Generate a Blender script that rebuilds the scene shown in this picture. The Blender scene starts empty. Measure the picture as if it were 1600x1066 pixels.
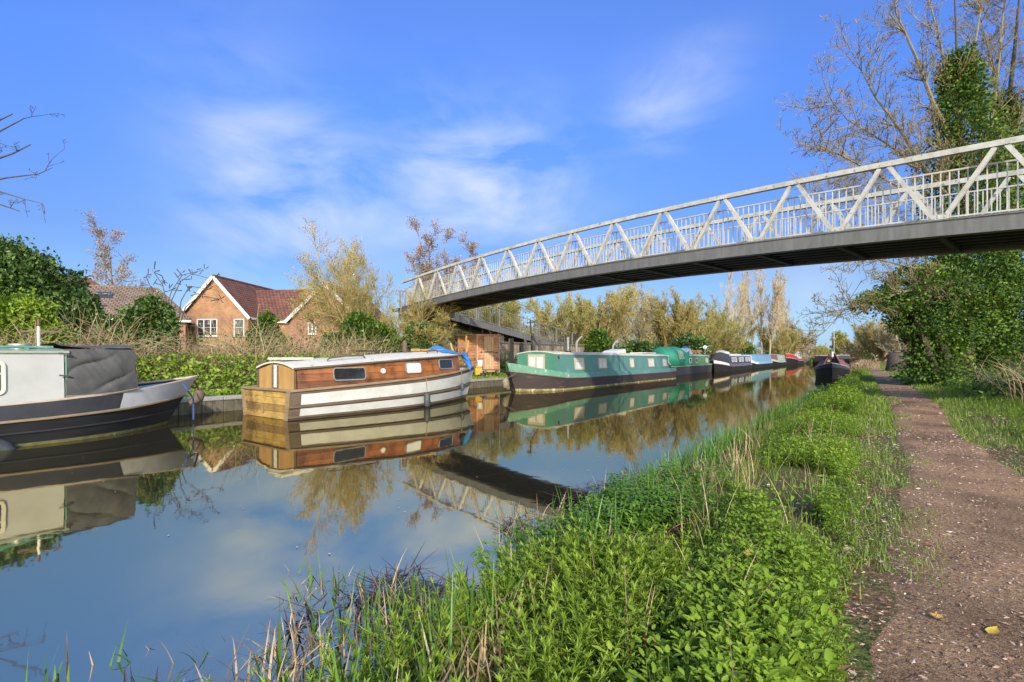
import bpy, math, random
import numpy as np
from mathutils import Vector, Matrix, noise as mnoise
PI = math.pi
rnd = random.Random(7)
RG = np.random.default_rng(11)
sc = bpy.context.scene
C = sc.collection

# ------------------------------------------------------------------ frame of the place
F, HOR, H = 780.0, 558.0, 1.3            # focal length in photo pixels, horizon row, eye height over the water
U = (0.562, 0.827)                       # direction the canal runs
def st(s, t, z=0.0):                     # canal coordinates: s along, t to the right
    return Vector((s*U[0] + t*U[1], s*U[1] - t*U[0], z))
def px(x, y, Y):
    return Vector(((x-800)*Y/F, Y, H-(y-HOR)*Y/F))
def to_st(p):
    return p[0]*U[0]+p[1]*U[1], p[0]*U[1]-p[1]*U[0]
ANG = math.atan2(U[1], U[0])
def lerp(a, b, f): return a+(b-a)*f
def interp(x, xs, ys): return float(np.interp(x, xs, ys))
def sm(x): x = max(0, min(1, x)); return x*x*(3-2*x)

# ------------------------------------------------------------------ materials
def nd(nt, typ, **kw):
    n = nt.nodes.new(typ)
    for k, v in kw.items(): setattr(n, k, v)
    return n
def newmat(name):
    m = bpy.data.materials.new(name); m.use_nodes = True
    nt = m.node_tree; b = nt.nodes['Principled BSDF']
    return m, nt, b
def ramp(nt, stops):
    r = nd(nt, 'ShaderNodeValToRGB'); e = r.color_ramp.elements
    while len(e) < len(stops): e.new(0.5)
    for i, (p, c) in enumerate(stops):
        e[i].position = p; e[i].color = (c[0], c[1], c[2], 1)
    return r
def mat(name, c1, c2=None, rough=0.7, scale=6.0, bump=0.0, metal=0.0, stretch=(1,1,1), c3=None, spots=None, spot_scale=4.0, spot_amt=0.6, spec=None, detail=6):
    """two/three tone noise material with optional stains (spots)"""
    m, nt, b = newmat(name)
    tc = nd(nt, 'ShaderNodeTexCoord'); mp = nd(nt, 'ShaderNodeMapping')
    mp.inputs['Scale'].default_value = stretch
    nt.links.new(tc.outputs['Object'], mp.inputs['Vector'])
    n = nd(nt, 'ShaderNodeTexNoise'); n.inputs['Scale'].default_value = scale; n.inputs['Detail'].default_value = detail
    n.inputs['Roughness'].default_value = 0.65
    nt.links.new(mp.outputs[0], n.inputs['Vector'])
    c2 = c2 or tuple(x*0.75 for x in c1)
    stops = [(0.3, c2), (0.7, c1)] if not c3 else [(0.28, c2), (0.5, c1), (0.75, c3)]
    r = ramp(nt, stops); nt.links.new(n.outputs[0], r.inputs[0])
    col = r.outputs[0]
    if spots:
        n2 = nd(nt, 'ShaderNodeTexNoise'); n2.inputs['Scale'].default_value = spot_scale; n2.inputs['Detail'].default_value = 8
        n2.inputs['Roughness'].default_value = 0.7
        nt.links.new(mp.outputs[0], n2.inputs['Vector'])
        r2 = ramp(nt, [(spot_amt, (0,0,0)), (spot_amt+0.06, (1,1,1))]); nt.links.new(n2.outputs[0], r2.inputs[0])
        mx = nd(nt, 'ShaderNodeMix', data_type='RGBA'); mx.inputs['B'].default_value = (*spots, 1)
        nt.links.new(r2.outputs[0], mx.inputs['Factor']); nt.links.new(col, mx.inputs['A'])
        col = mx.outputs['Result']
    nt.links.new(col, b.inputs['Base Color'])
    b.inputs['Roughness'].default_value = rough; b.inputs['Metallic'].default_value = metal
    if spec is not None: b.inputs['Specular IOR Level'].default_value = spec
    if bump:
        bm = nd(nt, 'ShaderNodeBump'); bm.inputs['Strength'].default_value = bump; bm.inputs['Distance'].default_value = 0.02
        nt.links.new(n.outputs[0], bm.inputs['Height']); nt.links.new(bm.outputs[0], b.inputs['Normal'])
    return m
def leafmat(name, cols, trans=0.35, rough=0.5, noise_scale=0.0, spec=0.35):
    """leaf material: colour picked by the per-leaf attribute tint"""
    m, nt, b = newmat(name)
    at = nd(nt, 'ShaderNodeAttribute'); at.attribute_name = 'tint'
    r = ramp(nt, [(i/(len(cols)-1), c) for i, c in enumerate(cols)])
    nt.links.new(at.outputs['Fac'], r.inputs[0])
    nt.links.new(r.outputs[0], b.inputs['Base Color'])
    b.inputs['Roughness'].default_value = rough; b.inputs['Specular IOR Level'].default_value = spec
    if trans:
        tr = nd(nt, 'ShaderNodeBsdfTranslucent'); mx = nd(nt, 'ShaderNodeMixShader'); mx.inputs[0].default_value = trans
        nt.links.new(r.outputs[0], tr.inputs['Color'])
        nt.links.new(b.outputs[0], mx.inputs[1]); nt.links.new(tr.outputs[0], mx.inputs[2])
        nt.links.new(mx.outputs[0], nt.nodes['Material Output'].inputs['Surface'])
    return m
def planks(name, c1, c2, gap, axis='Z', width=0.12, rough=0.7, grain=(1,1,1), dark=None):
    """boards across an axis, with grain and dark seams"""
    m, nt, b = newmat(name)
    tc = nd(nt, 'ShaderNodeTexCoord'); sp = nd(nt, 'ShaderNodeSeparateXYZ'); nt.links.new(tc.outputs['Object'], sp.inputs[0])
    dv = nd(nt, 'ShaderNodeMath', operation='DIVIDE'); dv.inputs[1].default_value = width; nt.links.new(sp.outputs[axis], dv.inputs[0])
    fr = nd(nt, 'ShaderNodeMath', operation='FRACT'); nt.links.new(dv.outputs[0], fr.inputs[0])
    fl = nd(nt, 'ShaderNodeMath', operation='FLOOR'); nt.links.new(dv.outputs[0], fl.inputs[0])
    wn = nd(nt, 'ShaderNodeTexWhiteNoise', noise_dimensions='1D'); nt.links.new(fl.outputs[0], wn.inputs['W'])
    mp = nd(nt, 'ShaderNodeMapping'); mp.inputs['Scale'].default_value = grain; nt.links.new(tc.outputs['Object'], mp.inputs['Vector'])
    n = nd(nt, 'ShaderNodeTexNoise'); n.inputs['Scale'].default_value = 5; n.inputs['Detail'].default_value = 8; nt.links.new(mp.outputs[0], n.inputs['Vector'])
    ad = nd(nt, 'ShaderNodeMath', operation='MULTIPLY_ADD'); ad.inputs[1].default_value = 0.45; nt.links.new(wn.outputs['Value'], ad.inputs[0]); 
    sc2 = nd(nt, 'ShaderNodeMath', operation='MULTIPLY'); sc2.inputs[1].default_value = 0.62; nt.links.new(n.outputs[0], sc2.inputs[0]); nt.links.new(sc2.outputs[0], ad.inputs[2])
    r = ramp(nt, [(0.25, c2), (0.75, c1)]); nt.links.new(ad.outputs[0], r.inputs[0])
    gp = ramp(nt, [(0, (0,0,0)), (gap, (1,1,1))]); nt.links.new(fr.outputs[0], gp.inputs[0])
    n3 = nd(nt, 'ShaderNodeTexNoise'); n3.inputs['Scale'].default_value = 2.3; n3.inputs['Detail'].default_value = 9; n3.inputs['Roughness'].default_value = 0.72; nt.links.new(tc.outputs['Object'], n3.inputs['Vector'])
    r3 = ramp(nt, [(0.36, (0.38,0.36,0.34)), (0.52, (1,1,1)), (0.72, (1.25,1.22,1.15))]); nt.links.new(n3.outputs[0], r3.inputs[0])
    m3 = nd(nt, 'ShaderNodeMix', data_type='RGBA', blend_type='MULTIPLY'); m3.inputs['Factor'].default_value = 1; nt.links.new(r.outputs[0], m3.inputs['A']); nt.links.new(r3.outputs[0], m3.inputs['B'])
    mx = nd(nt, 'ShaderNodeMix', data_type='RGBA'); mx.inputs['A'].default_value = (*(dark or tuple(x*0.25 for x in c2)), 1)
    nt.links.new(gp.outputs[0], mx.inputs['Factor']); nt.links.new(m3.outputs['Result'], mx.inputs['B'])
    nt.links.new(mx.outputs['Result'], b.inputs['Base Color']); b.inputs['Roughness'].default_value = rough
    bm = nd(nt, 'ShaderNodeBump'); bm.inputs['Strength'].default_value = 0.5; bm.inputs['Distance'].default_value = 0.015
    nt.links.new(gp.outputs[0], bm.inputs['Height']); nt.links.new(bm.outputs[0], b.inputs['Normal'])
    return m
def brickmat(name, c1, c2, mortar, bw=0.225, bh=0.075, rough=0.85, offset=0.5, msize=0.008, bump=0.3, rot=None):
    m, nt, b = newmat(name)
    tc = nd(nt, 'ShaderNodeTexCoord'); uvn = tc.outputs['UV']
    br = nd(nt, 'ShaderNodeTexBrick'); br.offset = offset
    br.inputs['Color1'].default_value = (*c1, 1); br.inputs['Color2'].default_value = (*c2, 1); br.inputs['Mortar'].default_value = (*mortar, 1)
    br.inputs['Scale'].default_value = 1; br.inputs['Mortar Size'].default_value = msize
    br.inputs['Brick Width'].default_value = bw; br.inputs['Row Height'].default_value = bh
    nt.links.new(uvn, br.inputs['Vector'])
    n = nd(nt, 'ShaderNodeTexNoise'); n.inputs['Scale'].default_value = 1.3; n.inputs['Detail'].default_value = 7
    nt.links.new(tc.outputs['Object'], n.inputs['Vector'])
    r = ramp(nt, [(0.3, (0.62,0.62,0.62)), (0.7, (1.1,1.1,1.1))]); nt.links.new(n.outputs[0], r.inputs[0])
    mx = nd(nt, 'ShaderNodeMix', data_type='RGBA', blend_type='MULTIPLY'); mx.inputs['Factor'].default_value = 1
    nt.links.new(br.outputs[0], mx.inputs['A']); nt.links.new(r.outputs[0], mx.inputs['B'])
    nt.links.new(mx.outputs['Result'], b.inputs['Base Color']); b.inputs['Roughness'].default_value = rough
    bm = nd(nt, 'ShaderNodeBump'); bm.inputs['Strength'].default_value = bump; bm.inputs['Distance'].default_value = 0.03; bm.invert = True
    nt.links.new(br.outputs['Fac'], bm.inputs['Height']); nt.links.new(bm.outputs[0], b.inputs['Normal'])
    return m

M = {}
M['black_hull'] = mat('black_hull', (0.022,0.021,0.022), (0.011,0.011,0.012), 0.5, 5, 0.1, stretch=(0.5,0.5,2.5), spots=(0.07,0.045,0.03), spot_scale=6, spot_amt=0.66, spec=0.15)
M['brown_hull'] = mat('brown_hull', (0.055,0.042,0.045), (0.035,0.027,0.030), 0.55, 5, 0.1, stretch=(0.5,0.5,2), spots=(0.09,0.06,0.04), spot_scale=5, spot_amt=0.66)
M['rusty_hull'] = mat('rusty_hull', (0.045,0.028,0.028), (0.020,0.016,0.018), 0.65, 4, 0.15, stretch=(0.35,0.35,2), spots=(0.15,0.055,0.03), spot_scale=3.0, spot_amt=0.585)
M['algae_line'] = mat('algae_line', (0.30,0.25,0.10), (0.10,0.09,0.03), 0.8, 9, 0.1, stretch=(1,1,1), spots=(0.55,0.48,0.28), spot_scale=5, spot_amt=0.55)
M['green_paint'] = mat('green_paint', (0.065,0.20,0.125), (0.048,0.16,0.10), 0.42, 2.2, 0.03, spots=(0.10,0.24,0.17), spot_scale=2.2, spot_amt=0.62)
M['teal_paint'] = mat('teal_paint', (0.088,0.205,0.178), (0.064,0.165,0.145), 0.42, 1.6, 0.03, spots=(0.12,0.225,0.225), spot_scale=1.2, spot_amt=0.57)
M['worn_green'] = mat('worn_green', (0.13,0.27,0.19), (0.08,0.20,0.13), 0.5, 4, 0.05, spots=(0.36,0.42,0.33), spot_scale=5, spot_amt=0.58)
M['leaf_green_paint'] = mat('leaf_green_paint', (0.10,0.23,0.07), (0.08,0.19,0.06), 0.45, 3)
M['green_canvas'] = mat('green_canvas', (0.012,0.20,0.12), (0.008,0.14,0.085), 0.7, 3, 0.3)
M['dark_green_canvas'] = mat('dark_green_canvas', (0.010,0.16,0.10), (0.007,0.11,0.07), 0.7, 3, 0.3)
M['cream_roof'] = mat('cream_roof', (0.60,0.555,0.46), (0.46,0.425,0.35), 0.6, 5, 0.05, spots=(0.24,0.21,0.15), spot_scale=3.5, spot_amt=0.62)
M['white_paint'] = mat('white_paint', (0.58,0.57,0.53), (0.46,0.45,0.42), 0.45, 4, 0.03, spots=(0.30,0.26,0.20), spot_scale=5, spot_amt=0.70, stretch=(0.6,0.6,1.4))
M['peeling_white'] = mat('peeling_white', (0.60,0.58,0.53), (0.46,0.44,0.39), 0.5, 3, 0.05, stretch=(0.8,0.8,1.6), spots=(0.15,0.10,0.07), spot_scale=2.4, spot_amt=0.64)
M['off_white_cabin'] = mat('off_white_cabin', (0.42,0.41,0.385), (0.35,0.34,0.32), 0.5, 2.5, 0.04, spots=(0.30,0.27,0.23), spot_scale=3.5, spot_amt=0.70)
M['grey_deck'] = mat('grey_deck', (0.46,0.45,0.45), (0.36,0.35,0.35), 0.55, 7, 0.05, spots=(0.45,0.44,0.42), spot_scale=4, spot_amt=0.6)
M['slate_paint'] = mat('slate_paint', (0.042,0.040,0.047), (0.028,0.027,0.032), 0.5, 6, 0.05, spots=(0.12,0.11,0.10), spot_scale=7, spot_amt=0.68, spec=0.2)
M['charcoal_canvas'] = mat('charcoal_canvas', (0.075,0.072,0.070), (0.050,0.048,0.048), 0.8, 7, 0.08, spots=(0.13,0.12,0.11), spot_scale=3, spot_amt=0.62)
M['navy_paint'] = mat('navy_paint', (0.040,0.045,0.085), (0.028,0.032,0.06), 0.45, 4)
M['blue_paint'] = mat('blue_paint', (0.16,0.30,0.45), (0.12,0.24,0.38), 0.45, 3, spots=(0.24,0.36,0.46), spot_scale=3, spot_amt=0.6)
M['red_paint'] = mat('red_paint', (0.36,0.03,0.035), (0.26,0.02,0.03), 0.45, 4)
M['maroon_canvas'] = mat('maroon_canvas', (0.17,0.055,0.070), (0.12,0.04,0.05), 0.75, 4, 0.3)
M['sage_paint'] = mat('sage_paint', (0.30,0.34,0.26), (0.24,0.28,0.2), 0.5, 4)
M['pink_line'] = mat('pink_line', (0.48,0.24,0.24), (0.36,0.18,0.18), 0.5, 4)
M['varnish'] = planks('varnish', (0.29,0.10,0.022), (0.11,0.036,0.012), 0.05, 'Z', 0.155, 0.35, (0.6,0.6,9))
M['pale_ply'] = mat('pale_ply', (0.44,0.26,0.085), (0.30,0.16,0.05), 0.55, 3, 0.05, stretch=(2,2,0.5), spots=(0.20,0.12,0.05), spot_scale=3, spot_amt=0.63)
M['transom_wood'] = planks('transom_wood', (0.46,0.29,0.08), (0.17,0.10,0.035), 0.07, 'Z', 0.15, 0.6, (1.2,1.2,7))
M['weathered_wood'] = mat('weathered_wood', (0.14,0.095,0.06), (0.07,0.048,0.03), 0.75, 5, 0.15, stretch=(0.6,0.6,4))
M['timber_trim'] = mat('timber_trim', (0.30,0.21,0.12), (0.17,0.12,0.07), 0.65, 8, 0.05, stretch=(0.5,0.5,3))
M['frame_buff'] = mat('frame_buff', (0.50,0.39,0.29), (0.36,0.27,0.2), 0.6, 8, 0.05)
M['steel_frame'] = mat('steel_frame', (0.30,0.29,0.27), (0.2,0.19,0.18), 0.45, 10, metal=0.3)
M['dark_glass'] = mat('dark_glass', (0.030,0.031,0.032), (0.012,0.013,0.014), 0.08, 2.5, spots=(0.30,0.29,0.27), spot_scale=1.1, spot_amt=0.60)
M['deep_glass'] = mat('deep_glass', (0.018,0.021,0.025), (0.01,0.012,0.014), 0.08, 3)
M['house_glass'] = mat('house_glass', (0.06,0.06,0.062), (0.02,0.021,0.024), 0.06, 3, spots=(0.38,0.36,0.34), spot_scale=2.2, spot_amt=0.56)
M['curtain_glass'] = mat('curtain_glass', (0.60,0.585,0.53), (0.42,0.41,0.37), 0.15, 7, stretch=(3,3,0.6))
M['white_board'] = mat('white_board', (0.66,0.66,0.65), (0.58,0.58,0.57), 0.4, 3)
M['rust_pipe'] = mat('rust_pipe', (0.13,0.075,0.05), (0.06,0.04,0.03), 0.8, 8, 0.1)
M['zinc'] = mat('zinc', (0.42,0.42,0.43), (0.28,0.28,0.3), 0.35, 8, metal=0.6)
M['rubber'] = mat('rubber', (0.055,0.058,0.065), (0.03,0.032,0.036), 0.6, 9, 0.1, spots=(0.16,0.16,0.15), spot_scale=5, spot_amt=0.64)
M['rope'] = mat('rope', (0.26,0.22,0.14), (0.14,0.115,0.07), 0.9, 20, 0.3)
M['blue_rope'] = mat('blue_rope', (0.05,0.10,0.32), (0.03,0.06,0.2), 0.8, 20, 0.3)
M['blue_tarp'] = mat('blue_tarp', (0.045,0.20,0.50), (0.03,0.13,0.36), 0.4, 5, 0.25)
M['pale_tarp'] = mat('pale_tarp', (0.50,0.47,0.42), (0.36,0.33,0.29), 0.6, 5, 0.25)
M['steel_light'] = mat('steel_light', (0.38,0.368,0.335), (0.25,0.24,0.21), 0.55, 3.0, 0.05, c3=(0.45,0.435,0.40), spots=(0.22,0.18,0.12), spot_scale=7, spot_amt=0.60)
M['steel_rail'] = mat('steel_rail', (0.36,0.35,0.31), (0.22,0.215,0.18), 0.6, 4.0, 0.08, c3=(0.46,0.45,0.42), spots=(0.13,0.12,0.07), spot_scale=11, spot_amt=0.58)
M['girder_grey'] = mat('girder_grey', (0.13,0.125,0.12), (0.075,0.072,0.068), 0.5, 4, 0.05, stretch=(2.5,2.5,0.35), spots=(0.28,0.27,0.24), spot_scale=6, spot_amt=0.69)
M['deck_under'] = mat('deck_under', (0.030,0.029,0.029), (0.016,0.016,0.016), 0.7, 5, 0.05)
M['concrete'] = mat('concrete', (0.34,0.32,0.29), (0.24,0.22,0.19), 0.85, 5, 0.15, spots=(0.16,0.15,0.10), spot_scale=5, spot_amt=0.6)
M['pile_wood'] = mat('pile_wood', (0.17,0.145,0.10), (0.07,0.06,0.04), 0.85, 6, 0.2, stretch=(3,3,0.6), spots=(0.05,0.055,0.03), spot_scale=4, spot_amt=0.55)
M['shed_board'] = planks('shed_board', (0.43,0.20,0.095), (0.27,0.115,0.05), 0.10, 'Z', 0.135, 0.65, (0.6,0.6,6), dark=(0.06,0.025,0.015))
M['shed_door'] = mat('shed_door', (0.52,0.34,0.19), (0.30,0.18,0.09), 0.7, 4, 0.1, stretch=(5,5,0.6))
M['shed_trim'] = mat('shed_trim', (0.46,0.26,0.15), (0.34,0.18,0.1), 0.65, 5)
M['fence_wood'] = planks('fence_wood', (0.26,0.21,0.15), (0.15,0.12,0.085), 0.12, 'X', 0.15, 0.8, (4,4,0.5))
M['post_dark'] = mat('post_dark', (0.10,0.085,0.07), (0.05,0.043,0.035), 0.8, 6, 0.1)
M['brick'] = brickmat('brick', (0.34,0.155,0.055), (0.25,0.105,0.035), (0.30,0.24,0.17))
M['brick_dark'] = brickmat('brick_dark', (0.30,0.10,0.055), (0.24,0.08,0.045), (0.33,0.28,0.22))
M['roof_tile'] = brickmat('roof_tile', (0.22,0.082,0.048), (0.16,0.058,0.036), (0.045,0.02,0.014), 0.30, 0.26, 0.85, 0.5, 0.03, 0.8)
M['roof_tile_pale'] = brickmat('roof_tile_pale', (0.24,0.165,0.12), (0.185,0.125,0.09), (0.06,0.04,0.03), 0.30, 0.26, 0.85, 0.5, 0.03, 0.8)
M['bark'] = mat('bark', (0.20,0.165,0.10), (0.10,0.08,0.05), 0.9, 6, 0.3, stretch=(3,3,0.7))
M['bark_yellow'] = mat('bark_yellow', (0.33,0.27,0.10), (0.20,0.155,0.06), 0.9, 6, 0.3, stretch=(3,3,0.7))
M['bark_pale'] = mat('bark_pale', (0.42,0.36,0.26), (0.27,0.22,0.15), 0.85, 6, 0.2, stretch=(3,3,0.7))
M['bark_dark'] = mat('bark_dark', (0.085,0.065,0.05), (0.04,0.032,0.025), 0.9, 6, 0.3)
M['bud_dark'] = leafmat('bud_dark', [(0.07,0.042,0.022), (0.12,0.075,0.035), (0.17,0.12,0.05)], 0.15, 0.7)
M['twig_olive'] = mat('twig_olive', (0.24,0.195,0.085), (0.15,0.12,0.055), 0.85, 2)
M['shed_dark'] = mat('ramp_rail', (0.20,0.195,0.18), (0.12,0.118,0.11), 0.6, 5)
M['bud_green'] = leafmat('bud_green', [(0.13,0.155,0.025), (0.19,0.22,0.035), (0.27,0.29,0.05)], 0.3, 0.6)
M['bark_ivied'] = mat('bark_ivied', (0.08,0.062,0.035), (0.04,0.032,0.02), 0.9, 5, 0.3, stretch=(3,3,0.7), spots=(0.05,0.055,0.025), spot_scale=3, spot_amt=0.55)
M['twig_yellow'] = mat('twig_yellow', (0.42,0.32,0.115), (0.29,0.22,0.08), 0.85, 2)
M['twig_straw'] = mat('twig_straw', (0.50,0.40,0.25), (0.36,0.28,0.17), 0.85, 2)
M['twig_brown'] = mat('twig_brown', (0.22,0.165,0.115), (0.14,0.105,0.075), 0.85, 2)
M['ivy_leaf'] = leafmat('ivy_leaf', [(0.024,0.056,0.009), (0.048,0.098,0.013), (0.092,0.160,0.018), (0.20,0.26,0.03)], 0.22, 0.5, spec=0.25)
M['laurel_leaf'] = leafmat('laurel_leaf', [(0.030,0.065,0.014), (0.060,0.115,0.022), (0.10,0.175,0.035), (0.19,0.27,0.06)], 0.25, 0.42, spec=0.45)
M['bud_yellow'] = leafmat('bud_yellow', [(0.22,0.20,0.035), (0.31,0.28,0.045), (0.42,0.37,0.07), (0.30,0.36,0.07)], 0.45, 0.6)
M['bud_brown'] = leafmat('bud_brown', [(0.21,0.14,0.085), (0.30,0.21,0.125), (0.38,0.28,0.17)], 0.2, 0.7)
M['bud_straw'] = leafmat('bud_straw', [(0.22,0.16,0.08), (0.30,0.23,0.12), (0.27,0.23,0.09)], 0.2, 0.7)
M['nettle_leaf'] = leafmat('nettle_leaf', [(0.085,0.130,0.016), (0.155,0.25,0.018), (0.24,0.35,0.026), (0.37,0.43,0.06)], 0.38, 0.5)
M['herb_leaf'] = leafmat('herb_leaf', [(0.12,0.20,0.014), (0.19,0.28,0.02), (0.25,0.34,0.035)], 0.3, 0.5)
M['fern_leaf'] = leafmat('fern_leaf', [(0.075,0.165,0.018), (0.115,0.22,0.024), (0.16,0.28,0.034)], 0.3, 0.5)
M['grass_blade'] = leafmat('grass_blade', [(0.085,0.15,0.016), (0.145,0.225,0.022), (0.20,0.28,0.032), (0.34,0.30,0.12)], 0.3, 0.5)
M['reed_blade'] = leafmat('reed_blade', [(0.055,0.13,0.016), (0.095,0.20,0.022), (0.16,0.28,0.036)], 0.3, 0.42)
M['dead_reed'] = leafmat('dead_reed', [(0.10,0.06,0.035), (0.22,0.14,0.075), (0.42,0.30,0.16), (0.56,0.42,0.25)], 0.15, 0.7)
M['wet_reed'] = leafmat('wet_reed', [(0.035,0.022,0.022), (0.075,0.047,0.042), (0.13,0.085,0.07)], 0.05, 0.45)
M['dry_stem'] = leafmat('dry_stem', [(0.22,0.15,0.075), (0.38,0.28,0.15), (0.54,0.42,0.24)], 0.1, 0.8)
M['litter'] = leafmat('litter', [(0.10,0.050,0.030), (0.20,0.11,0.065), (0.36,0.24,0.17), (0.58,0.46,0.38)], 0.05, 0.75)
M['yellow_leaf'] = leafmat('yellow_leaf', [(0.55,0.36,0.03), (0.60,0.45,0.06), (0.42,0.16,0.03)], 0.2, 0.6)

# ------------------------------------------------------------------ object helpers
def tag(o, label=None, cat=None, group=None, kind=None):
    if label: o['label'] = label
    if cat: o['category'] = cat
    if group: o['group'] = group
    if kind: o['kind'] = kind
    return o
def thing(name, label, cat, loc=(0,0,0), rz=0.0, group=None):
    o = bpy.data.objects.new(name, None); o.empty_display_size = 0.2; C.objects.link(o)
    o.location = loc; o.rotation_euler = (0,0,rz)
    return tag(o, label, cat, group)
def link(name, me, m, parent):
    o = bpy.data.objects.new(name, me); C.objects.link(o)
    if m is not None:
        for mm in (m if isinstance(m, (list, tuple)) else [m]): me.materials.append(mm)
    if parent is not None: o.parent = parent
    return o
class MB:
    def __init__(self, off=(0,0,0)):
        self.v = []; self.f = []; self.off = Vector(off); self.uv = None
    def add(self, vs, fs):
        b = len(self.v); self.v += [Vector(v) for v in vs]; self.f += [[b+i for i in f] for f in fs]
        return self
    def box(self, c, s, rz=0.0, m=None):
        R = m or Matrix.Rotation(rz, 3, 'Z'); c = Vector(c); hx, hy, hz = s[0]/2, s[1]/2, s[2]/2
        vs = [c + R @ Vector((x*hx, y*hy, z*hz)) for z in (-1,1) for x, y in ((-1,-1),(1,-1),(1,1),(-1,1))]
        return self.add(vs, [(3,2,1,0),(4,5,6,7),(0,1,5,4),(1,2,6,5),(2,3,7,6),(3,0,4,7)])
    def beam(self, a, b, w, h, up=(0,0,1)):
        a, b = Vector(a), Vector(b); d = (b-a).normalized(); up = Vector(up)
        r = d.cross(up)
        if r.length < 1e-4: r = d.cross(Vector((0,1,0)))
        r.normalize(); u = r.cross(d)
        vs = [p + r*(x*w/2) + u*(z*h/2) for p in (a,b) for x, z in ((-1,-1),(1,-1),(1,1),(-1,1))]
        return self.add(vs, [(0,1,2,3),(7,6,5,4),(0,4,5,1),(1,5,6,2),(2,6,7,3),(3,7,4,0)])
    def tube(self, pts, rad, n=8, cap=True):
        pts = [Vector(p) for p in pts]; k = len(pts)
        rad = rad if isinstance(rad, (list,tuple)) else [rad]*k
        vs = []; prev = None
        for i, p in enumerate(pts):
            d = (pts[min(i+1,k-1)]-pts[max(i-1,0)]).normalized()
            a = prev if prev is not None else (Vector((0,0,1)) if abs(d.z) < 0.9 else Vector((1,0,0)))
            r = (a - d*a.dot(d)).normalized(); prev = r; q = d.cross(r)
            vs += [p + (r*math.cos(2*PI*j/n) + q*math.sin(2*PI*j/n))*rad[i] for j in range(n)]
        fs = [(i*n+j, i*n+(j+1)%n, (i+1)*n+(j+1)%n, (i+1)*n+j) for i in range(k-1) for j in range(n)]
        if cap: fs += [tuple(reversed(range(n))), tuple(range((k-1)*n, k*n))]
        return self.add(vs, fs)
    def loft(self, rings, closed=True, cap=True):
        n = len(rings[0]); k = len(rings); vs = [p for r in rings for p in r]
        fs = [(i*n+j, i*n+(j+1)%n, (i+1)*n+(j+1)%n, (i+1)*n+j) for i in range(k-1) for j in range(n if closed else n-1)]
        if cap and closed: fs += [tuple(reversed(range(n))), tuple(range((k-1)*n, k*n))]
        return self.add(vs, fs)
    def grid(self, fn, nu, nv):
        vs = [fn(i/nu, j/nv) for i in range(nu+1) for j in range(nv+1)]
        return self.add(vs, [(i*(nv+1)+j, (i+1)*(nv+1)+j, (i+1)*(nv+1)+j+1, i*(nv+1)+j+1) for i in range(nu) for j in range(nv)])
    def plate(self, c, right, up, w, h, th, rad=0.0, k=4):
        c, right, up = Vector(c), Vector(right).normalized(), Vector(up).normalized(); n = right.cross(up).normalized()
        P = rrect(w, h, rad, k)
        return self.loft([[c + right*x + up*y for x, y in P], [c + right*x + up*y + n*th for x, y in P]])
    def frame(self, c, right, up, w, h, bd, th, rad=0.0, k=4):
        c, right, up = Vector(c), Vector(right).normalized(), Vector(up).normalized(); n = right.cross(up).normalized()
        O = rrect(w, h, rad, k); I = rrect(w-2*bd, h-2*bd, max(rad-bd, 0.001) if rad else 0, k)
        g = lambda P, z: [c + right*x + up*y + n*z for x, y in P]
        rs = [g(O,0), g(O,th), g(I,th), g(I,0)]; m = len(O)
        vs = [p for r in rs for p in r]
        return self.add(vs, [(i*m+j, i*m+(j+1)%m, (i+1)*m+(j+1)%m, (i+1)*m+j) for i in range(3) for j in range(m)])
    def build(self, name, m, parent=None, smooth=False, solid=0.0, bevel=0.0, uv=False, up=False):
        me = bpy.data.meshes.new(name); me.from_pydata([v - self.off for v in self.v], [], self.f); me.validate()
        import bmesh
        bm = bmesh.new(); bm.from_mesh(me); bmesh.ops.recalc_face_normals(bm, faces=bm.faces)
        if up:
            bm.normal_update(); bmesh.ops.reverse_faces(bm, faces=[f for f in bm.faces if f.normal.z < 0])
        if uv:
            L = bm.loops.layers.uv.new('UVMap')
            for f in bm.faces:
                n = f.normal; t = Vector((0,0,1)).cross(n)
                if t.length < 1e-3: t = Vector((1,0,0))
                t.normalize(); b2 = n.cross(t)
                for l in f.loops: l[L].uv = (l.vert.co.dot(t), l.vert.co.dot(b2))
        bm.to_mesh(me); bm.free()
        if smooth:
            me.polygons.foreach_set('use_smooth', [True]*len(me.polygons))
            try: me.set_sharp_from_angle(angle=math.radians(40))
            except Exception: pass
        o = link(name, me, m, parent)
        if solid:
            md = o.modifiers.new('solid', 'SOLIDIFY'); md.thickness = solid; md.offset = -1
        if bevel:
            md = o.modifiers.new('bevel', 'BEVEL'); md.width = bevel; md.segments = 1; md.limit_method = 'ANGLE'
        return o
def rrect(w, h, r, k=4):
    if r <= 0: return [(-w/2,-h/2),(w/2,-h/2),(w/2,h/2),(-w/2,h/2)]
    out = []
    for cx, cy, a0 in ((w/2-r,-h/2+r,-PI/2),(w/2-r,h/2-r,0),(-w/2+r,h/2-r,PI/2),(-w/2+r,-h/2+r,PI)):
        out += [(cx+r*math.cos(a0+PI/2*i/k), cy+r*math.sin(a0+PI/2*i/k)) for i in range(k+1)]
    return out
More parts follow.
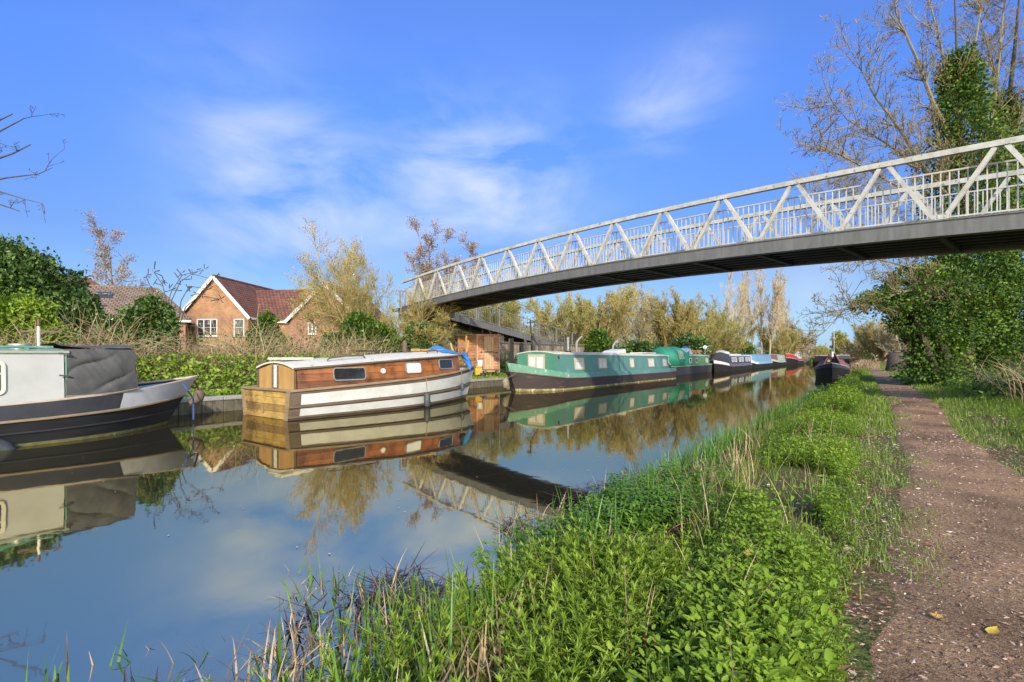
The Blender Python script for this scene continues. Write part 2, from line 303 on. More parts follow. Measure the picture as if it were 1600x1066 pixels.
def npmesh(name, V, Fq, m, parent=None, tint=None, smooth=False, off=None):
    """fast mesh: V (n,3), Fq list of (m,k) index arrays"""
    V = np.asarray(V, dtype=np.float32)
    if off is not None: V = V - np.asarray(off, dtype=np.float32)
    Fq = Fq if isinstance(Fq, list) else [Fq]
    me = bpy.data.meshes.new(name)
    me.vertices.add(len(V)); me.vertices.foreach_set('co', V.ravel())
    tot = np.concatenate([np.full(len(f), f.shape[1], dtype=np.int32) for f in Fq]); idx = np.concatenate([f.ravel() for f in Fq]).astype(np.int32)
    me.loops.add(len(idx)); me.loops.foreach_set('vertex_index', idx)
    me.polygons.add(len(tot)); starts = np.concatenate([[0], np.cumsum(tot)[:-1]]).astype(np.int32)
    me.polygons.foreach_set('loop_start', starts)
    try: me.polygons.foreach_set('loop_total', tot)
    except Exception: pass
    if smooth: me.polygons.foreach_set('use_smooth', np.ones(len(tot), dtype=bool))
    if tint is not None:
        a = me.attributes.new('tint', 'FLOAT', 'POINT'); a.data.foreach_set('value', np.asarray(tint, dtype=np.float32))
    me.update(calc_edges=True)
    return link(name, me, m, parent)

# ------------------------------------------------------------------ vegetation kit
def segs_mesh(S, n=3):
    """S rows: p0(3) p1(3) r0 r1 -> prism tubes"""
    S = np.asarray(S, dtype=float)
    p0, p1, r0, r1 = S[:,0:3], S[:,3:6], S[:,6:7], S[:,7:8]
    d = p1-p0; L = np.linalg.norm(d, axis=1, keepdims=True)+1e-9; d = d/L
    a = np.where(np.abs(d[:,2:3]) < 0.9, np.array([[0,0,1.0]]), np.array([[1.0,0,0]]))
    r = np.cross(d, a); r /= np.linalg.norm(r, axis=1, keepdims=True)+1e-9; q = np.cross(d, r)
    rings = []
    for P, R in ((p0, r0), (p1 + d*r1*0.3, r1)):
        rings.append(np.stack([P + (r*math.cos(2*PI*j/n) + q*math.sin(2*PI*j/n))*R for j in range(n)], axis=1))
    V = np.concatenate(rings, axis=1).reshape(-1,3)
    b = np.arange(len(S))[:,None]*2*n
    Fq = np.concatenate([b + np.array([[j, (j+1)%n, n+(j+1)%n, n+j]]) for j in range(n)], axis=0)
    return V, Fq
def leaf_quads(Pos, size, rng, aspect=0.62, dirs=None, flat=0.0, fold=0.18):
    """one folded pointed leaf (two triangles-pair quads) per position"""
    n = len(Pos)
    if dirs is None:
        d = rng.normal(size=(n,3)); d[:,2] *= (1-flat)
    else: d = dirs + rng.normal(size=(n,3))*0.35
    d /= np.linalg.norm(d, axis=1, keepdims=True)+1e-9
    w = rng.normal(size=(n,3)); w[:,2] *= (1-0.7*flat); w -= d*np.sum(w*d, axis=1, keepdims=True); w /= np.linalg.norm(w, axis=1, keepdims=True)+1e-9
    nn = np.cross(d, w)
    s = (np.asarray(size)*rng.uniform(0.5, 1.35, n))[:,None]
    hw = s*aspect/2
    A = Pos; B = Pos + d*s*0.42 + w*hw + nn*s*fold; Cc = Pos + d*s; D = Pos + d*s*0.42 - w*hw + nn*s*fold
    V = np.stack([A,B,Cc,D], axis=1).reshape(-1,3)
    b = np.arange(n)[:,None]*4
    Fq = np.concatenate([b+np.array([[0,1,2]]), b+np.array([[0,2,3]])], axis=0)
    return V, Fq
def merge(parts):
    V = []; Fs = {}; o = 0; T = []
    for v, f, t in parts:
        V.append(v); T.append(np.full(len(v), t) if np.isscalar(t) else t)
        for ff in (f if isinstance(f, list) else [f]): Fs.setdefault(ff.shape[1], []).append(ff+o)
        o += len(v)
    return np.concatenate(V), [np.concatenate(x) for x in Fs.values()], np.concatenate(T)
def scatter(TV, TF, pos, yaw, scale, rng, tilt=0.15, tint=None, tvar=None):
    """bake copies of a template"""
    n = len(pos); TV = np.asarray(TV, dtype=float)
    c, s = np.cos(yaw), np.sin(yaw)
    R = np.zeros((n,3,3)); R[:,0,0]=c; R[:,0,1]=-s; R[:,1,0]=s; R[:,1,1]=c; R[:,2,2]=1
    tx, ty = rng.normal(size=n)*tilt, rng.normal(size=n)*tilt
    T = np.tile(np.eye(3), (n,1,1)); T[:,0,2]=tx; T[:,1,2]=ty
    A = np.einsum('nij,njk->nik', T, R)*np.asarray(scale)[:,None,None]
    V = np.einsum('nij,mj->nmi', A, TV) + pos[:,None,:]
    m = len(TV); b = np.arange(n)[:,None,None]*m
    Fq = [(f[None]+b).reshape(-1, f.shape[1]) for f in (TF if isinstance(TF, list) else [TF])]
    t = rng.random(n) if tint is None else tint
    tt = np.repeat(t[:,None], m, axis=1)
    if tvar is not None: tt = np.clip(tt + np.asarray(tvar)[None], 0, 1)
    return V.reshape(-1,3), Fq, tt.ravel()
def perp(d, rg):
    a = Vector((rg.gauss(0,1), rg.gauss(0,1), rg.gauss(0,1))); a = a - d*a.dot(d)
    return a.normalized() if a.length > 1e-4 else Vector((1,0,0))
def grow(out, tips, p, d, L, r, lvl, P, rg):
    n = P['n'][lvl]; mx = len(P['n'])-1
    for i in range(n):
        f0, f1 = i/n, (i+1)/n
        d = (d + perp(d, rg)*P['wig'][lvl]*rg.random() + Vector((0,0,1))*P['trop'][lvl]).normalized()
        q = p + d*(L/n)
        ra, rb = r*(1-f0*0.75), r*(1-f1*0.75)
        out.append((lvl, p.x,p.y,p.z,q.x,q.y,q.z, max(ra,P['rmin']), max(rb,P['rmin'])))
        if lvl == mx: tips.append((q.x,q.y,q.z,d.x,d.y,d.z))
        if lvl < mx and f1 > P['start'][lvl]:
            k = P['kids'][lvl]; k = int(k) + (1 if rg.random() < k-int(k) else 0)
            for _ in range(k):
                a = math.radians(P['ang'][lvl])*rg.uniform(0.7,1.3)
                cd = (d*math.cos(a) + perp(d, rg)*math.sin(a)).normalized()
                grow(out, tips, p.lerp(q, rg.random()), cd, L*P['ratio'][lvl]*(1.15-0.6*f1)*rg.uniform(0.7,1.2), rb*P['rr'], lvl+1, P, rg)
        p = q
def tree_data(seed, stems, P, leaf=0.0, leaf_n=1.0, spread=0.06, thick=2):
    """returns (trunk V,F) (twig V,F) (leaf V,F,t); stems: list of (p,d,L,r)"""
    rg = random.Random(seed); rng = np.random.default_rng(seed); out = []; tips = []
    for p, d, L, r in stems: grow(out, tips, Vector(p), Vector(d).normalized(), L, r, 0, P, rg)
    A = np.array(out); lv = A[:,0]
    tr = segs_mesh(A[lv < thick][:,1:], 6); tw = segs_mesh(A[lv >= thick][:,1:], 3)
    lf = None
    if leaf and tips:
        T = np.array(tips); k = max(1, int(round(len(T)*leaf_n))); ii = rng.integers(0, len(T), k)
        pos = T[ii,:3] + rng.normal(size=(k,3))*spread
        V, Fq = leaf_quads(pos, np.full(k, leaf), rng, dirs=T[ii,3:])
        lf = (V, Fq, np.repeat(rng.random(k), 4))
    return tr, tw, lf
def tree_thing(name, label, cat, loc, data, mt, mtw, ml, rz=0.0, scale=1.0, group=None, protos={}):
    """tree > trunk, crown; data can be shared: key -> meshes"""
    o = thing(name, label, cat, loc, rz, group); o.scale = (scale if isinstance(scale, tuple) else (scale,)*3)
    key = id(data)
    if key not in protos:
        tr, tw, lf = data
        t = npmesh('trunk', tr[0], tr[1], mt, o, smooth=True)
        parts = [(tw[0], tw[1], 0.5)]
        V, Fs, T = merge(parts + ([lf] if lf is not None else []))
        c = npmesh('crown', V, Fs, None, o, tint=T)
        c.data.materials.append(mtw)
        if ml is not None:
            c.data.materials.append(ml)
            nq = {3: 0, 4: 0}
            mi = np.array([1 if p.loop_total == 3 else 0 for p in c.data.polygons], dtype=np.int32)
            c.data.polygons.foreach_set('material_index', mi)
        protos[key] = (t.data, c.data, data)
    else:
        a, b, _ = protos[key]
        for nm, me in (('trunk', a), ('crown', b)):
            x = bpy.data.objects.new(nm, me); C.objects.link(x); x.parent = o
    return o
def blob_leaves(lumps, n, size, rng, shell=0.72, flat=0.2, rough=0.34, up=0.25):
    """leaf cloud in lumpy ellipsoids: lumps (cx,cy,cz,rx,ry,rz)"""
    Lm = np.array(lumps, dtype=float); vol = (Lm[:,3]*Lm[:,4]+Lm[:,3]*Lm[:,5]+Lm[:,4]*Lm[:,5]); pr = vol/vol.sum()
    ii = rng.choice(len(Lm), n, p=pr)
    d = rng.normal(size=(n,3)); d /= np.linalg.norm(d, axis=1, keepdims=True)
    ph = rng.random((len(Lm),6))*6.28
    wob = np.zeros(n)
    for k in range(3):
        fq = 2.3*(k+1)
        wob += np.sin(d[:,0]*fq*1.3+ph[ii,k])*np.sin(d[:,1]*fq+ph[ii,k+3])*np.cos(d[:,2]*fq*1.2+ph[ii,(k+1)%6])/(k+1)
    rad = (shell + (1-shell)*rng.random(n)**0.5 * 1.0) * (1+rough*wob) * np.where(rng.random(n) < 0.12, rng.uniform(1.0,1.22,n), 1.0)
    pos = Lm[ii,:3] + d*Lm[ii,3:6]*rad[:,None]
    dirs = d*0.7 + rng.normal(size=(n,3))*0.5; dirs[:,2] += up - 0.35
    V, Fq = leaf_quads(pos, np.full(n, size), rng, aspect=0.72, dirs=dirs)
    clump = np.sin(pos[:,0]*2.1/ (size*12+0.3)+1.3)*np.sin(pos[:,1]*1.9/(size*12+0.3))*np.sin(pos[:,2]*2.3/(size*12+0.3)+0.6)
    t = np.clip(0.42 + 0.25*rng.normal(size=n) + 0.22*clump, 0, 1)
    # open gaps between sprays of leaves
    kf = 1.0/(size*5.5)
    q = np.sin(pos[:,0]*kf+2*np.sin(pos[:,2]*kf*0.7))+np.sin(pos[:,1]*kf*1.1+1.7)+np.sin(pos[:,2]*kf*1.2+2*np.sin(pos[:,0]*kf*0.6))
    keep = q > -0.9+0.5*rng.normal(size=n)
    V = V.reshape(-1,4,3)[keep].reshape(-1,3); t = t[keep]; m_ = len(t)
    b_ = np.arange(m_)[:,None]*4; Fq = np.concatenate([b_+np.array([[0,1,2]]), b_+np.array([[0,2,3]])], axis=0)
    return V, Fq, np.repeat(t, 4)
def bush(name, label, cat, loc, lumps, n, size, ml, seed, group=None, stems=6, mstem='bark_dark'):
    rng = np.random.default_rng(seed); o = thing(name, label, cat, loc, 0, group)
    V, Fq, t = blob_leaves(lumps, n, size, rng)
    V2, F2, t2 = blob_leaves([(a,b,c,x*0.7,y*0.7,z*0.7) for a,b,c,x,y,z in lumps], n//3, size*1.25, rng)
    P_ = []; D_ = []
    for _ in range(int(14+4*len(lumps))):          # loose shoots breaking the outline
        L = lumps[rng.integers(0,len(lumps))]; d = rng.normal(size=3); d[2] = abs(d[2])+0.2; d /= np.linalg.norm(d); b_ = np.array(L[:3])+d*np.array(L[3:6])*0.9; ln = (0.25+0.5*rng.random())*max(L[3],L[5])*0.8
        e_ = d+np.array([0,0,0.7])+rng.normal(size=3)*0.3; e_ /= np.linalg.norm(e_)
        for q in range(16): P_.append(b_+e_*ln*q/16+rng.normal(size=3)*size*0.45); D_.append(e_*0.5+rng.normal(size=3)*0.7)
    V3, F3 = leaf_quads(np.array(P_), np.full(len(P_), size), rng, aspect=0.6, dirs=np.array(D_))
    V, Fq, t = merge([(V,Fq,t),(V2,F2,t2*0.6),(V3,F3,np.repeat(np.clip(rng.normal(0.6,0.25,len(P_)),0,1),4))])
    npmesh('foliage', V, Fq, ml, o, tint=t)
    rg = random.Random(seed); S = []
    for i in range(stems):
        L = lumps[rg.randrange(len(lumps))]; p = Vector((rg.gauss(0,0.15), rg.gauss(0,0.15), -0.1)); e = Vector((L[0]+rg.gauss(0,L[3]*0.4), L[1]+rg.gauss(0,L[4]*0.4), L[2]+rg.random()*L[5]*0.6))
        k = 5
        pts = [p.lerp(e, j/k) + Vector((rg.gauss(0,0.05), rg.gauss(0,0.05), 0)) for j in range(k+1)]
        for j in range(k): S.append((*pts[j], *pts[j+1], 0.06*(1-j/k*0.7), 0.06*(1-(j+1)/k*0.7)))
    v, f = segs_mesh(S, 5); npmesh('stems', v, f, M[mstem], o)
    return o
#@@PART2
# ------------------------------------------------------------------ camera, light, sky
cam = bpy.data.cameras.new('camera'); cam.sensor_width = 36; cam.lens = F/1600*36; cam.shift_y = (HOR-533)/1600; cam.clip_end = 3000; cam.clip_start = 0.05
co = bpy.data.objects.new('camera', cam); C.objects.link(co); co.location = (0,0,H); co.rotation_euler = (PI/2,0,0); sc.camera = co
SUN_EL, SUN_AZ = math.radians(25), math.radians(173)         # azimuth clockwise from +Y: the sun stands behind the camera
sd = bpy.data.lights.new('sun', 'SUN'); sd.energy = 3.6; sd.angle = math.radians(1.5); sd.color = (1.0, 0.93, 0.82)
so = bpy.data.objects.new('sun', sd); C.objects.link(so)
tosun = Vector((math.sin(SUN_AZ)*math.cos(SUN_EL), math.cos(SUN_AZ)*math.cos(SUN_EL), math.sin(SUN_EL)))
so.rotation_euler = tosun.to_track_quat('Z', 'Y').to_euler(); so.location = (0,-20,30)
w = bpy.data.worlds.new('World'); sc.world = w; w.use_nodes = True; nt = w.node_tree
bg = nt.nodes['Background']; sky = nd(nt, 'ShaderNodeTexSky'); sky.sky_type = 'NISHITA'; sky.sun_disc = False
sky.sun_elevation = SUN_EL; sky.sun_rotation = SUN_AZ; sky.air_density = 1.0; sky.dust_density = 0.3; sky.ozone_density = 3.0
bg.inputs['Strength'].default_value = 0.15
tc = nd(nt, 'ShaderNodeTexCoord'); sx = nd(nt, 'ShaderNodeSeparateXYZ'); nt.links.new(tc.outputs['Generated'], sx.inputs[0])
# sky ahead deeper and bluer; sky behind the camera brightened as added fill light
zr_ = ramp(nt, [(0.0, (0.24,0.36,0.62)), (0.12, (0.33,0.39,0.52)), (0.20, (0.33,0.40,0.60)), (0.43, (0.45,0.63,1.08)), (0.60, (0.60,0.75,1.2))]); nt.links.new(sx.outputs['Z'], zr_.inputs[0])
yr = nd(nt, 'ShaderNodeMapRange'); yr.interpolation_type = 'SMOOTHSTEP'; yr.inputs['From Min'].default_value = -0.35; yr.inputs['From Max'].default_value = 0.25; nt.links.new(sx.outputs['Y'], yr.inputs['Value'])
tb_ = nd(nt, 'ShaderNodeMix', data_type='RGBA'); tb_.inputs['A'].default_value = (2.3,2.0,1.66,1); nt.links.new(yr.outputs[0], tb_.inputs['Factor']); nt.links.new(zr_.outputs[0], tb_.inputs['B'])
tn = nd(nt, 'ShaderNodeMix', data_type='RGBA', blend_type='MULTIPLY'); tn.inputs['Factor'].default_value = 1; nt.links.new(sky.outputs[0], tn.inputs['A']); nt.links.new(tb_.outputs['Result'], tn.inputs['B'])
tc = nd(nt, 'ShaderNodeTexCoord')
def direction(x, y):
    v = Vector(((x-800)/F, 1, (HOR-y)/F)).normalized(); return v
mp = nd(nt, 'ShaderNodeMapping'); mp.inputs['Scale'].default_value = (1.5, 1.5, 3.6); mp.inputs['Rotation'].default_value = (0, math.radians(12), 0.2)
nt.links.new(tc.outputs['Generated'], mp.inputs[0])
n1 = nd(nt, 'ShaderNodeTexNoise'); n1.inputs['Scale'].default_value = 2.6; n1.inputs['Detail'].default_value = 6; n1.inputs['Roughness'].default_value = 0.55; n1.inputs['Distortion'].default_value = 0.35
nt.links.new(mp.outputs[0], n1.inputs['Vector'])
tot = None
for (cx, cy, ex, amt) in ((800,298,120,1.05), (510,285,220,0.5), (430,338,130,0.8), (1030,175,420,0.75), (1110,115,500,0.35), (390,150,140,0.32), (690,240,200,0.45), (640,330,200,0.35), (1270,440,300,0.4)):
    dp = nd(nt, 'ShaderNodeVectorMath', operation='DOT_PRODUCT'); dp.inputs[1].default_value = direction(cx, cy); nt.links.new(tc.outputs['Generated'], dp.inputs[0])
    mxx = nd(nt, 'ShaderNodeMath', operation='MAXIMUM'); mxx.inputs[1].default_value = 0.0; nt.links.new(dp.outputs['Value'], mxx.inputs[0])
    pw = nd(nt, 'ShaderNodeMath', operation='POWER'); pw.inputs[1].default_value = ex; nt.links.new(mxx.outputs[0], pw.inputs[0])
    ml = nd(nt, 'ShaderNodeMath', operation='MULTIPLY_ADD'); ml.inputs[1].default_value = amt; nt.links.new(pw.outputs[0], ml.inputs[0])
    if tot is None: ml.inputs[2].default_value = 0.0
    else: nt.links.new(tot.outputs[0], ml.inputs[2])
    tot = ml
cr = ramp(nt, [(0.36, (0,0,0)), (0.74, (1,1,1))]); nt.links.new(n1.outputs[0], cr.inputs[0])
cm = nd(nt, 'ShaderNodeMath', operation='MULTIPLY'); nt.links.new(cr.outputs[0], cm.inputs[0]); nt.links.new(tot.outputs[0], cm.inputs[1]); cm.use_clamp = True
c2 = nd(nt, 'ShaderNodeMath', operation='MULTIPLY'); c2.inputs[1].default_value = 0.95; nt.links.new(cm.outputs[0], c2.inputs[0])
cx = nd(nt, 'ShaderNodeMix', data_type='RGBA'); cx.inputs['B'].default_value = (3.7, 3.9, 4.1, 1)
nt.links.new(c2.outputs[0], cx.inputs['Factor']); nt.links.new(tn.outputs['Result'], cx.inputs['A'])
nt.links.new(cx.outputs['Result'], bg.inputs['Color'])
sc.view_settings.view_transform = 'Standard'; sc.view_settings.look = 'None'; sc.view_settings.exposure = 0.75; sc.view_settings.gamma = 1.0
try:
    sc.cycles.max_bounces = 8; sc.cycles.transparent_max_bounces = 6; sc.cycles.glossy_bounces = 3; sc.cycles.diffuse_bounces = 3; sc.cycles.caustics_reflective = False
except Exception: pass

# ------------------------------------------------------------------ terrain, water, path
def bend(s): return 0.0135*max(0, s-10)
def tb(s): return interp(s, [-30,2,8,14,20,26,33,50,70,200,600], [-1.5,-1.5,-1.38,-1.1,-0.85,-0.4,0.0,0.25,0.6,2.2,6])     # near bank waterline
def tl(s): return interp(s, [-30,5,9,16,40,70,200,600], [-12.9,-12.6,-12.45,-13.2,-13.3,-13.0,-11.5,-9])                  # far bank wall
def pc(s): return 1.05+bend(s)                                                                                          # path centre
def pl(s): return interp(s, [-30,0,2.2,4,6,9,13,17,40,200], [-0.25,-0.12,0.0,0.18,0.42,0.50,0.60,0.6,0.6,0.7])+bend(s)           # path edges
def pr_(s): return interp(s, [-30,2,4,6,9,13,17,40,200], [2.6,1.9,1.5,1.28,1.26,1.56,1.62,1.55,1.5])+bend(s)
def gz(s, t):
    close = sm((s-185)/25)
    b, l = tb(s), tl(s)
    nz = mnoise.noise(Vector((s*0.9, t*0.9, 3.1)))*0.03
    if t >= b-1.3:
        d = t-b
        z = interp(d, [-1.3,-0.6,-0.2,0,0.2,0.5,0.9,1.4], [-0.7,-0.28,-0.07,0.02,0.11,0.2,0.245,0.25])
        if t > pr_(s): z += 0.14*sm((t-pr_(s))/1.6)+ 0.25*sm((t-6)/10)
        z += nz*(0.3 if pl(s)-0.1 < t < pr_(s)+0.1 else 1.0)
    elif t > l+0.02: z = interp(t, [l, l+0.2, (l+b)/2, b-1.3], [-0.7,-0.8,-1.1,-0.7])
    else: z = 0.33 + 0.42*sm((l-t-0.8)/2.4) + 0.5*sm((l-t-4)/12) + nz
    return lerp(z, 0.35, close)
def P3(s, t, dz=0.0): return st(s, t, gz(s,t)+dz)
S_ = list(np.arange(-24,22,0.4))+list(np.arange(22,70,1.2))+list(np.arange(70,240,6))+[260,300,360,450,600,900,1400]
OL = [-1400,-500,-200,-90,-45,-24,-14,-9,-6.5,-5,-4,-3.2,-2.6,-2,-1.5,-1.1,-0.7,-0.35,0.0]
OR = [-1.3,-0.8,-0.4,-0.15,0,0.15,0.3,0.5,0.7,0.95,1.2,1.5,1.8,2.1,2.4,2.7,3.0,3.4,3.8,4.3,5,6,8,11,16,25,45,100,300,1400]
vs = []
for s in S_:
    l, b = tl(s), tb(s)
    row = [l+o for o in OL]+[l+0.05, l+2.5, (l+b)/2, b-2.2]+[b+o for o in OR]
    vs += [P3(s, t) for t in row]
nr = len(OL)+4+len(OR); g = MB()
g.add(vs, [(i*nr+j, (i+1)*nr+j, (i+1)*nr+j+1, i*nr+j+1) for i in range(len(S_)-1) for j in range(nr-1)])
gm, nt, b = newmat('ground')
tcg = nd(nt, 'ShaderNodeTexCoord')
na = nd(nt, 'ShaderNodeTexNoise'); na.inputs['Scale'].default_value = 1.6; na.inputs['Detail'].default_value = 8; na.inputs['Roughness'].default_value = 0.7; nt.links.new(tcg.outputs['Object'], na.inputs['Vector'])
nb = nd(nt, 'ShaderNodeTexNoise'); nb.inputs['Scale'].default_value = 38; nb.inputs['Detail'].default_value = 6; nt.links.new(tcg.outputs['Object'], nb.inputs['Vector'])
ra = ramp(nt, [(0.3, (0.075,0.046,0.027)), (0.7, (0.19,0.118,0.066))]); nt.links.new(nb.outputs[0], ra.inputs[0])
rb = ramp(nt, [(0.3, (0.05,0.065,0.018)), (0.7, (0.12,0.14,0.035))]); nt.links.new(nb.outputs[0], rb.inputs[0])
rf = ramp(nt, [(0.44, (0,0,0)), (0.58, (1,1,1))]); nt.links.new(na.outputs[0], rf.inputs[0])
mx = nd(nt, 'ShaderNodeMix', data_type='RGBA'); nt.links.new(rf.outputs[0], mx.inputs['Factor']); nt.links.new(ra.outputs[0], mx.inputs['A']); nt.links.new(rb.outputs[0], mx.inputs['B'])
nt.links.new(mx.outputs['Result'], b.inputs['Base Color']); b.inputs['Roughness'].default_value = 0.95; b.inputs['Specular IOR Level'].default_value = 0.1
bm = nd(nt, 'ShaderNodeBump'); bm.inputs['Strength'].default_value = 0.6; bm.inputs['Distance'].default_value = 0.03; nt.links.new(nb.outputs[0], bm.inputs['Height']); nt.links.new(bm.outputs[0], b.inputs['Normal'])
tag(g.build('ground', gm, smooth=True, up=True), kind='structure')
# path sheet
pm, nt, b = newmat('path_earth')
tcg = nd(nt, 'ShaderNodeTexCoord')
nb = nd(nt, 'ShaderNodeTexNoise'); nb.inputs['Scale'].default_value = 55; nb.inputs['Detail'].default_value = 5; nb.inputs['Roughness'].default_value = 0.75; nt.links.new(tcg.outputs['Object'], nb.inputs['Vector'])
na = nd(nt, 'ShaderNodeTexNoise'); na.inputs['Scale'].default_value = 1.4; na.inputs['Detail'].default_value = 7; nt.links.new(tcg.outputs['Object'], na.inputs['Vector'])
ra = ramp(nt, [(0.30, (0.115,0.068,0.038)), (0.5, (0.265,0.163,0.094)), (0.68, (0.39,0.255,0.158)), (0.8, (0.48,0.35,0.245))]); nt.links.new(nb.outputs[0], ra.inputs[0])
rb = ramp(nt, [(0.32, (0.52,0.48,0.46)), (0.5, (0.95,0.93,0.9)), (0.68, (1.35,1.28,1.16))]); nt.links.new(na.outputs[0], rb.inputs[0])
mx = nd(nt, 'ShaderNodeMix', data_type='RGBA', blend_type='MULTIPLY'); mx.inputs['Factor'].default_value = 1; nt.links.new(ra.outputs[0], mx.inputs['A']); nt.links.new(rb.outputs[0], mx.inputs['B'])
nt.links.new(mx.outputs['Result'], b.inputs['Base Color']); b.inputs['Roughness'].default_value = 0.95; b.inputs['Specular IOR Level'].default_value = 0.15
vo = nd(nt, 'ShaderNodeTexVoronoi'); vo.inputs['Scale'].default_value = 130; nt.links.new(tcg.outputs['Object'], vo.inputs['Vector'])
bm = nd(nt, 'ShaderNodeBump'); bm.inputs['Strength'].default_value = 0.4; bm.inputs['Distance'].default_value = 0.008; nt.links.new(vo.outputs['Distance'], bm.inputs['Height'])
bm2 = nd(nt, 'ShaderNodeBump'); bm2.inputs['Strength'].default_value = 0.5; bm2.inputs['Distance'].default_value = 0.02; nt.links.new(nb.outputs[0], bm2.inputs['Height']); nt.links.new(bm.outputs[0], bm2.inputs['Normal']); nt.links.new(bm2.outputs[0], b.inputs['Normal'])
ps = list(np.arange(-8,30,0.2))+list(np.arange(30,80,1))+list(np.arange(80,186,4)); g = MB(); vs = []; K = 12
for s in ps:
    jl = 0.10*mnoise.noise(Vector((s*1.3,0,0)))+0.05*mnoise.noise(Vector((s*4.1,7,0))); jr = 0.10*mnoise.noise(Vector((s*1.2,9,4)))+0.05*mnoise.noise(Vector((s*4.3,3,7)))
    a, e = pl(s)+jl, pr_(s)+jr
    for k in range(K+1):
        t = lerp(a, e, k/K); edge = min(k, K-k)
        vs.append(P3(s, t, 0.022 if edge > 1 else (0.012 if edge else -0.01)))
g.add(vs, [(i*(K+1)+j, (i+1)*(K+1)+j, (i+1)*(K+1)+j+1, i*(K+1)+j+1) for i in range(len(ps)-1) for j in range(K)])
tag(g.build('path', pm, smooth=True, up=True), kind='structure')
# water
wm, nt, b = newmat('water')
tcg = nd(nt, 'ShaderNodeTexCoord'); mp = nd(nt, 'ShaderNodeMapping'); mp.inputs['Rotation'].default_value = (0,0,ANG); mp.inputs['Scale'].default_value = (1,1,1); nt.links.new(tcg.outputs['Object'], mp.inputs[0])
n1 = nd(nt, 'ShaderNodeTexNoise'); n1.inputs['Scale'].default_value = 2.2; n1.inputs['Detail'].default_value = 3; nt.links.new(mp.outputs[0], n1.inputs['Vector'])
bm = nd(nt, 'ShaderNodeBump'); bm.inputs['Distance'].default_value = 0.05; nt.links.new(n1.outputs[0], bm.inputs['Height'])
n2 = nd(nt, 'ShaderNodeTexNoise'); n2.inputs['Scale'].default_value = 0.22; n2.inputs['Detail'].default_value = 3; nt.links.new(tcg.outputs['Object'], n2.inputs['Vector'])
mr = nd(nt, 'ShaderNodeMapRange'); mr.inputs['From Min'].default_value = 0.4; mr.inputs['From Max'].default_value = 0.65; mr.inputs['To Min'].default_value = 0.008; mr.inputs['To Max'].default_value = 0.045; nt.links.new(n2.outputs[0], mr.inputs['Value']); nt.links.new(mr.outputs[0], bm.inputs['Strength'])
b.inputs['Base Color'].default_value = (0.024,0.022,0.016,1); b.inputs['Roughness'].default_value = 0.9; b.inputs['Specular IOR Level'].default_value = 0.0
gl = nd(nt, 'ShaderNodeBsdfGlossy'); gl.inputs['Color'].default_value = (1.0,0.90,0.58,1); gl.inputs['Roughness'].default_value = 0.03; nt.links.new(bm.outputs[0], gl.inputs['Normal'])
fr = nd(nt, 'ShaderNodeFresnel'); fr.inputs['IOR'].default_value = 10.0; nt.links.new(bm.outputs[0], fr.inputs['Normal'])
mxs = nd(nt, 'ShaderNodeMixShader'); nt.links.new(fr.outputs[0], mxs.inputs[0]); nt.links.new(b.outputs[0], mxs.inputs[1]); nt.links.new(gl.outputs[0], mxs.inputs[2]); nt.links.new(mxs.outputs[0], nt.nodes['Material Output'].inputs['Surface'])
g = MB(); vs = []
ws = [-24,-10,0,10,20,35,50,80,120,190,215]
for s in ws: vs += [st(s, tl(s)-0.25), st(s, tb(s)+0.6)]
g.add(vs, [(2*i, 2*i+2, 2*i+3, 2*i+1) for i in range(len(ws)-1)])
tag(g.build('water', wm, up=True), kind='structure')

# ------------------------------------------------------------------ far bank wall: timber piles under a concrete coping
o = thing('bank_wall', 'low timber piled canal wall under a pale coping behind the boats', 'wall', st(8, tl(8)))
pile = MB(o.location); cope = MB(o.location)
s = -6.0
while s < 70:
    ds = 0.24
    a = st(s+ds/2, tl(s)+0.10); h = 0.27+rnd.uniform(-0.015,0.01)
    pile.box((a.x, a.y, h/2-0.3), (ds*0.94, 0.11, h+0.6), ANG+rnd.uniform(-0.03,0.03)); s += ds
s = -6.0
while s < 70:
    ds = 2.4
    a, e = st(s, tl(s)+0.0, 0.315), st(s+ds-0.015, tl(s+ds)+0.0, 0.315)
    cope.beam(a, e, 0.34, 0.09); s += ds
pile.build('piles', M['pile_wood'], o); cope.build('coping', M['concrete'], o, bevel=0.01)
# ------------------------------------------------------------------ boats
def hull_grid(L, B, sheer, bow_len, stern_len, levels, rake=0.3, p=2.2, sf=0.9, n=36, bottom=-0.3, stern_rake=0.0, flare=1.0):
    """levels: (fraction of sheer height, width factor). +x = bow. Returns list of stations, each list of (x, halfwidth, z)"""
    out = []
    for i in range(n+1):
        u = i/n; x = -L/2 + L*(u if not bow_len else (1-(1-u)**1.25))
        db = max(0, (x-(L/2-bow_len))/bow_len) if bow_len else 0
        ds = max(0, ((-L/2+stern_len)-x)/stern_len) if stern_len else 0
        f = max(0.012, 1-db**p) * (1-(1-sf)*ds**2)
        zg = sheer(x); row = []
        for zf, wf in levels:
            z = bottom if zf < 0 else zg*zf
            k = max(0, min(1, zf if zf >= 0 else -0.15))
            fl = 1-(1-wf)*(1 if db <= 0 else 1+db*flare)
            xx = x - rake*(1-k)*db**1.2 + stern_rake*(1-k)*ds
            row.append((xx, B/2*f*max(fl, 0.05), z))
        out.append(row)
    return out
def strake(G, a, b, sides=(-1,1), i0=0, i1=None, off=0.0, sub=None):
    m = MB(); i1 = len(G)-1 if i1 is None else i1
    for sgn in sides:
        rows = []
        for i in range(i0, i1+1):
            r = []
            for k in range(a, b+1):
                x, y, z = G[i][k]; r.append((x, sgn*(y+off), z))
            rows.append(r)
        m.loft(rows, closed=False)
    return m
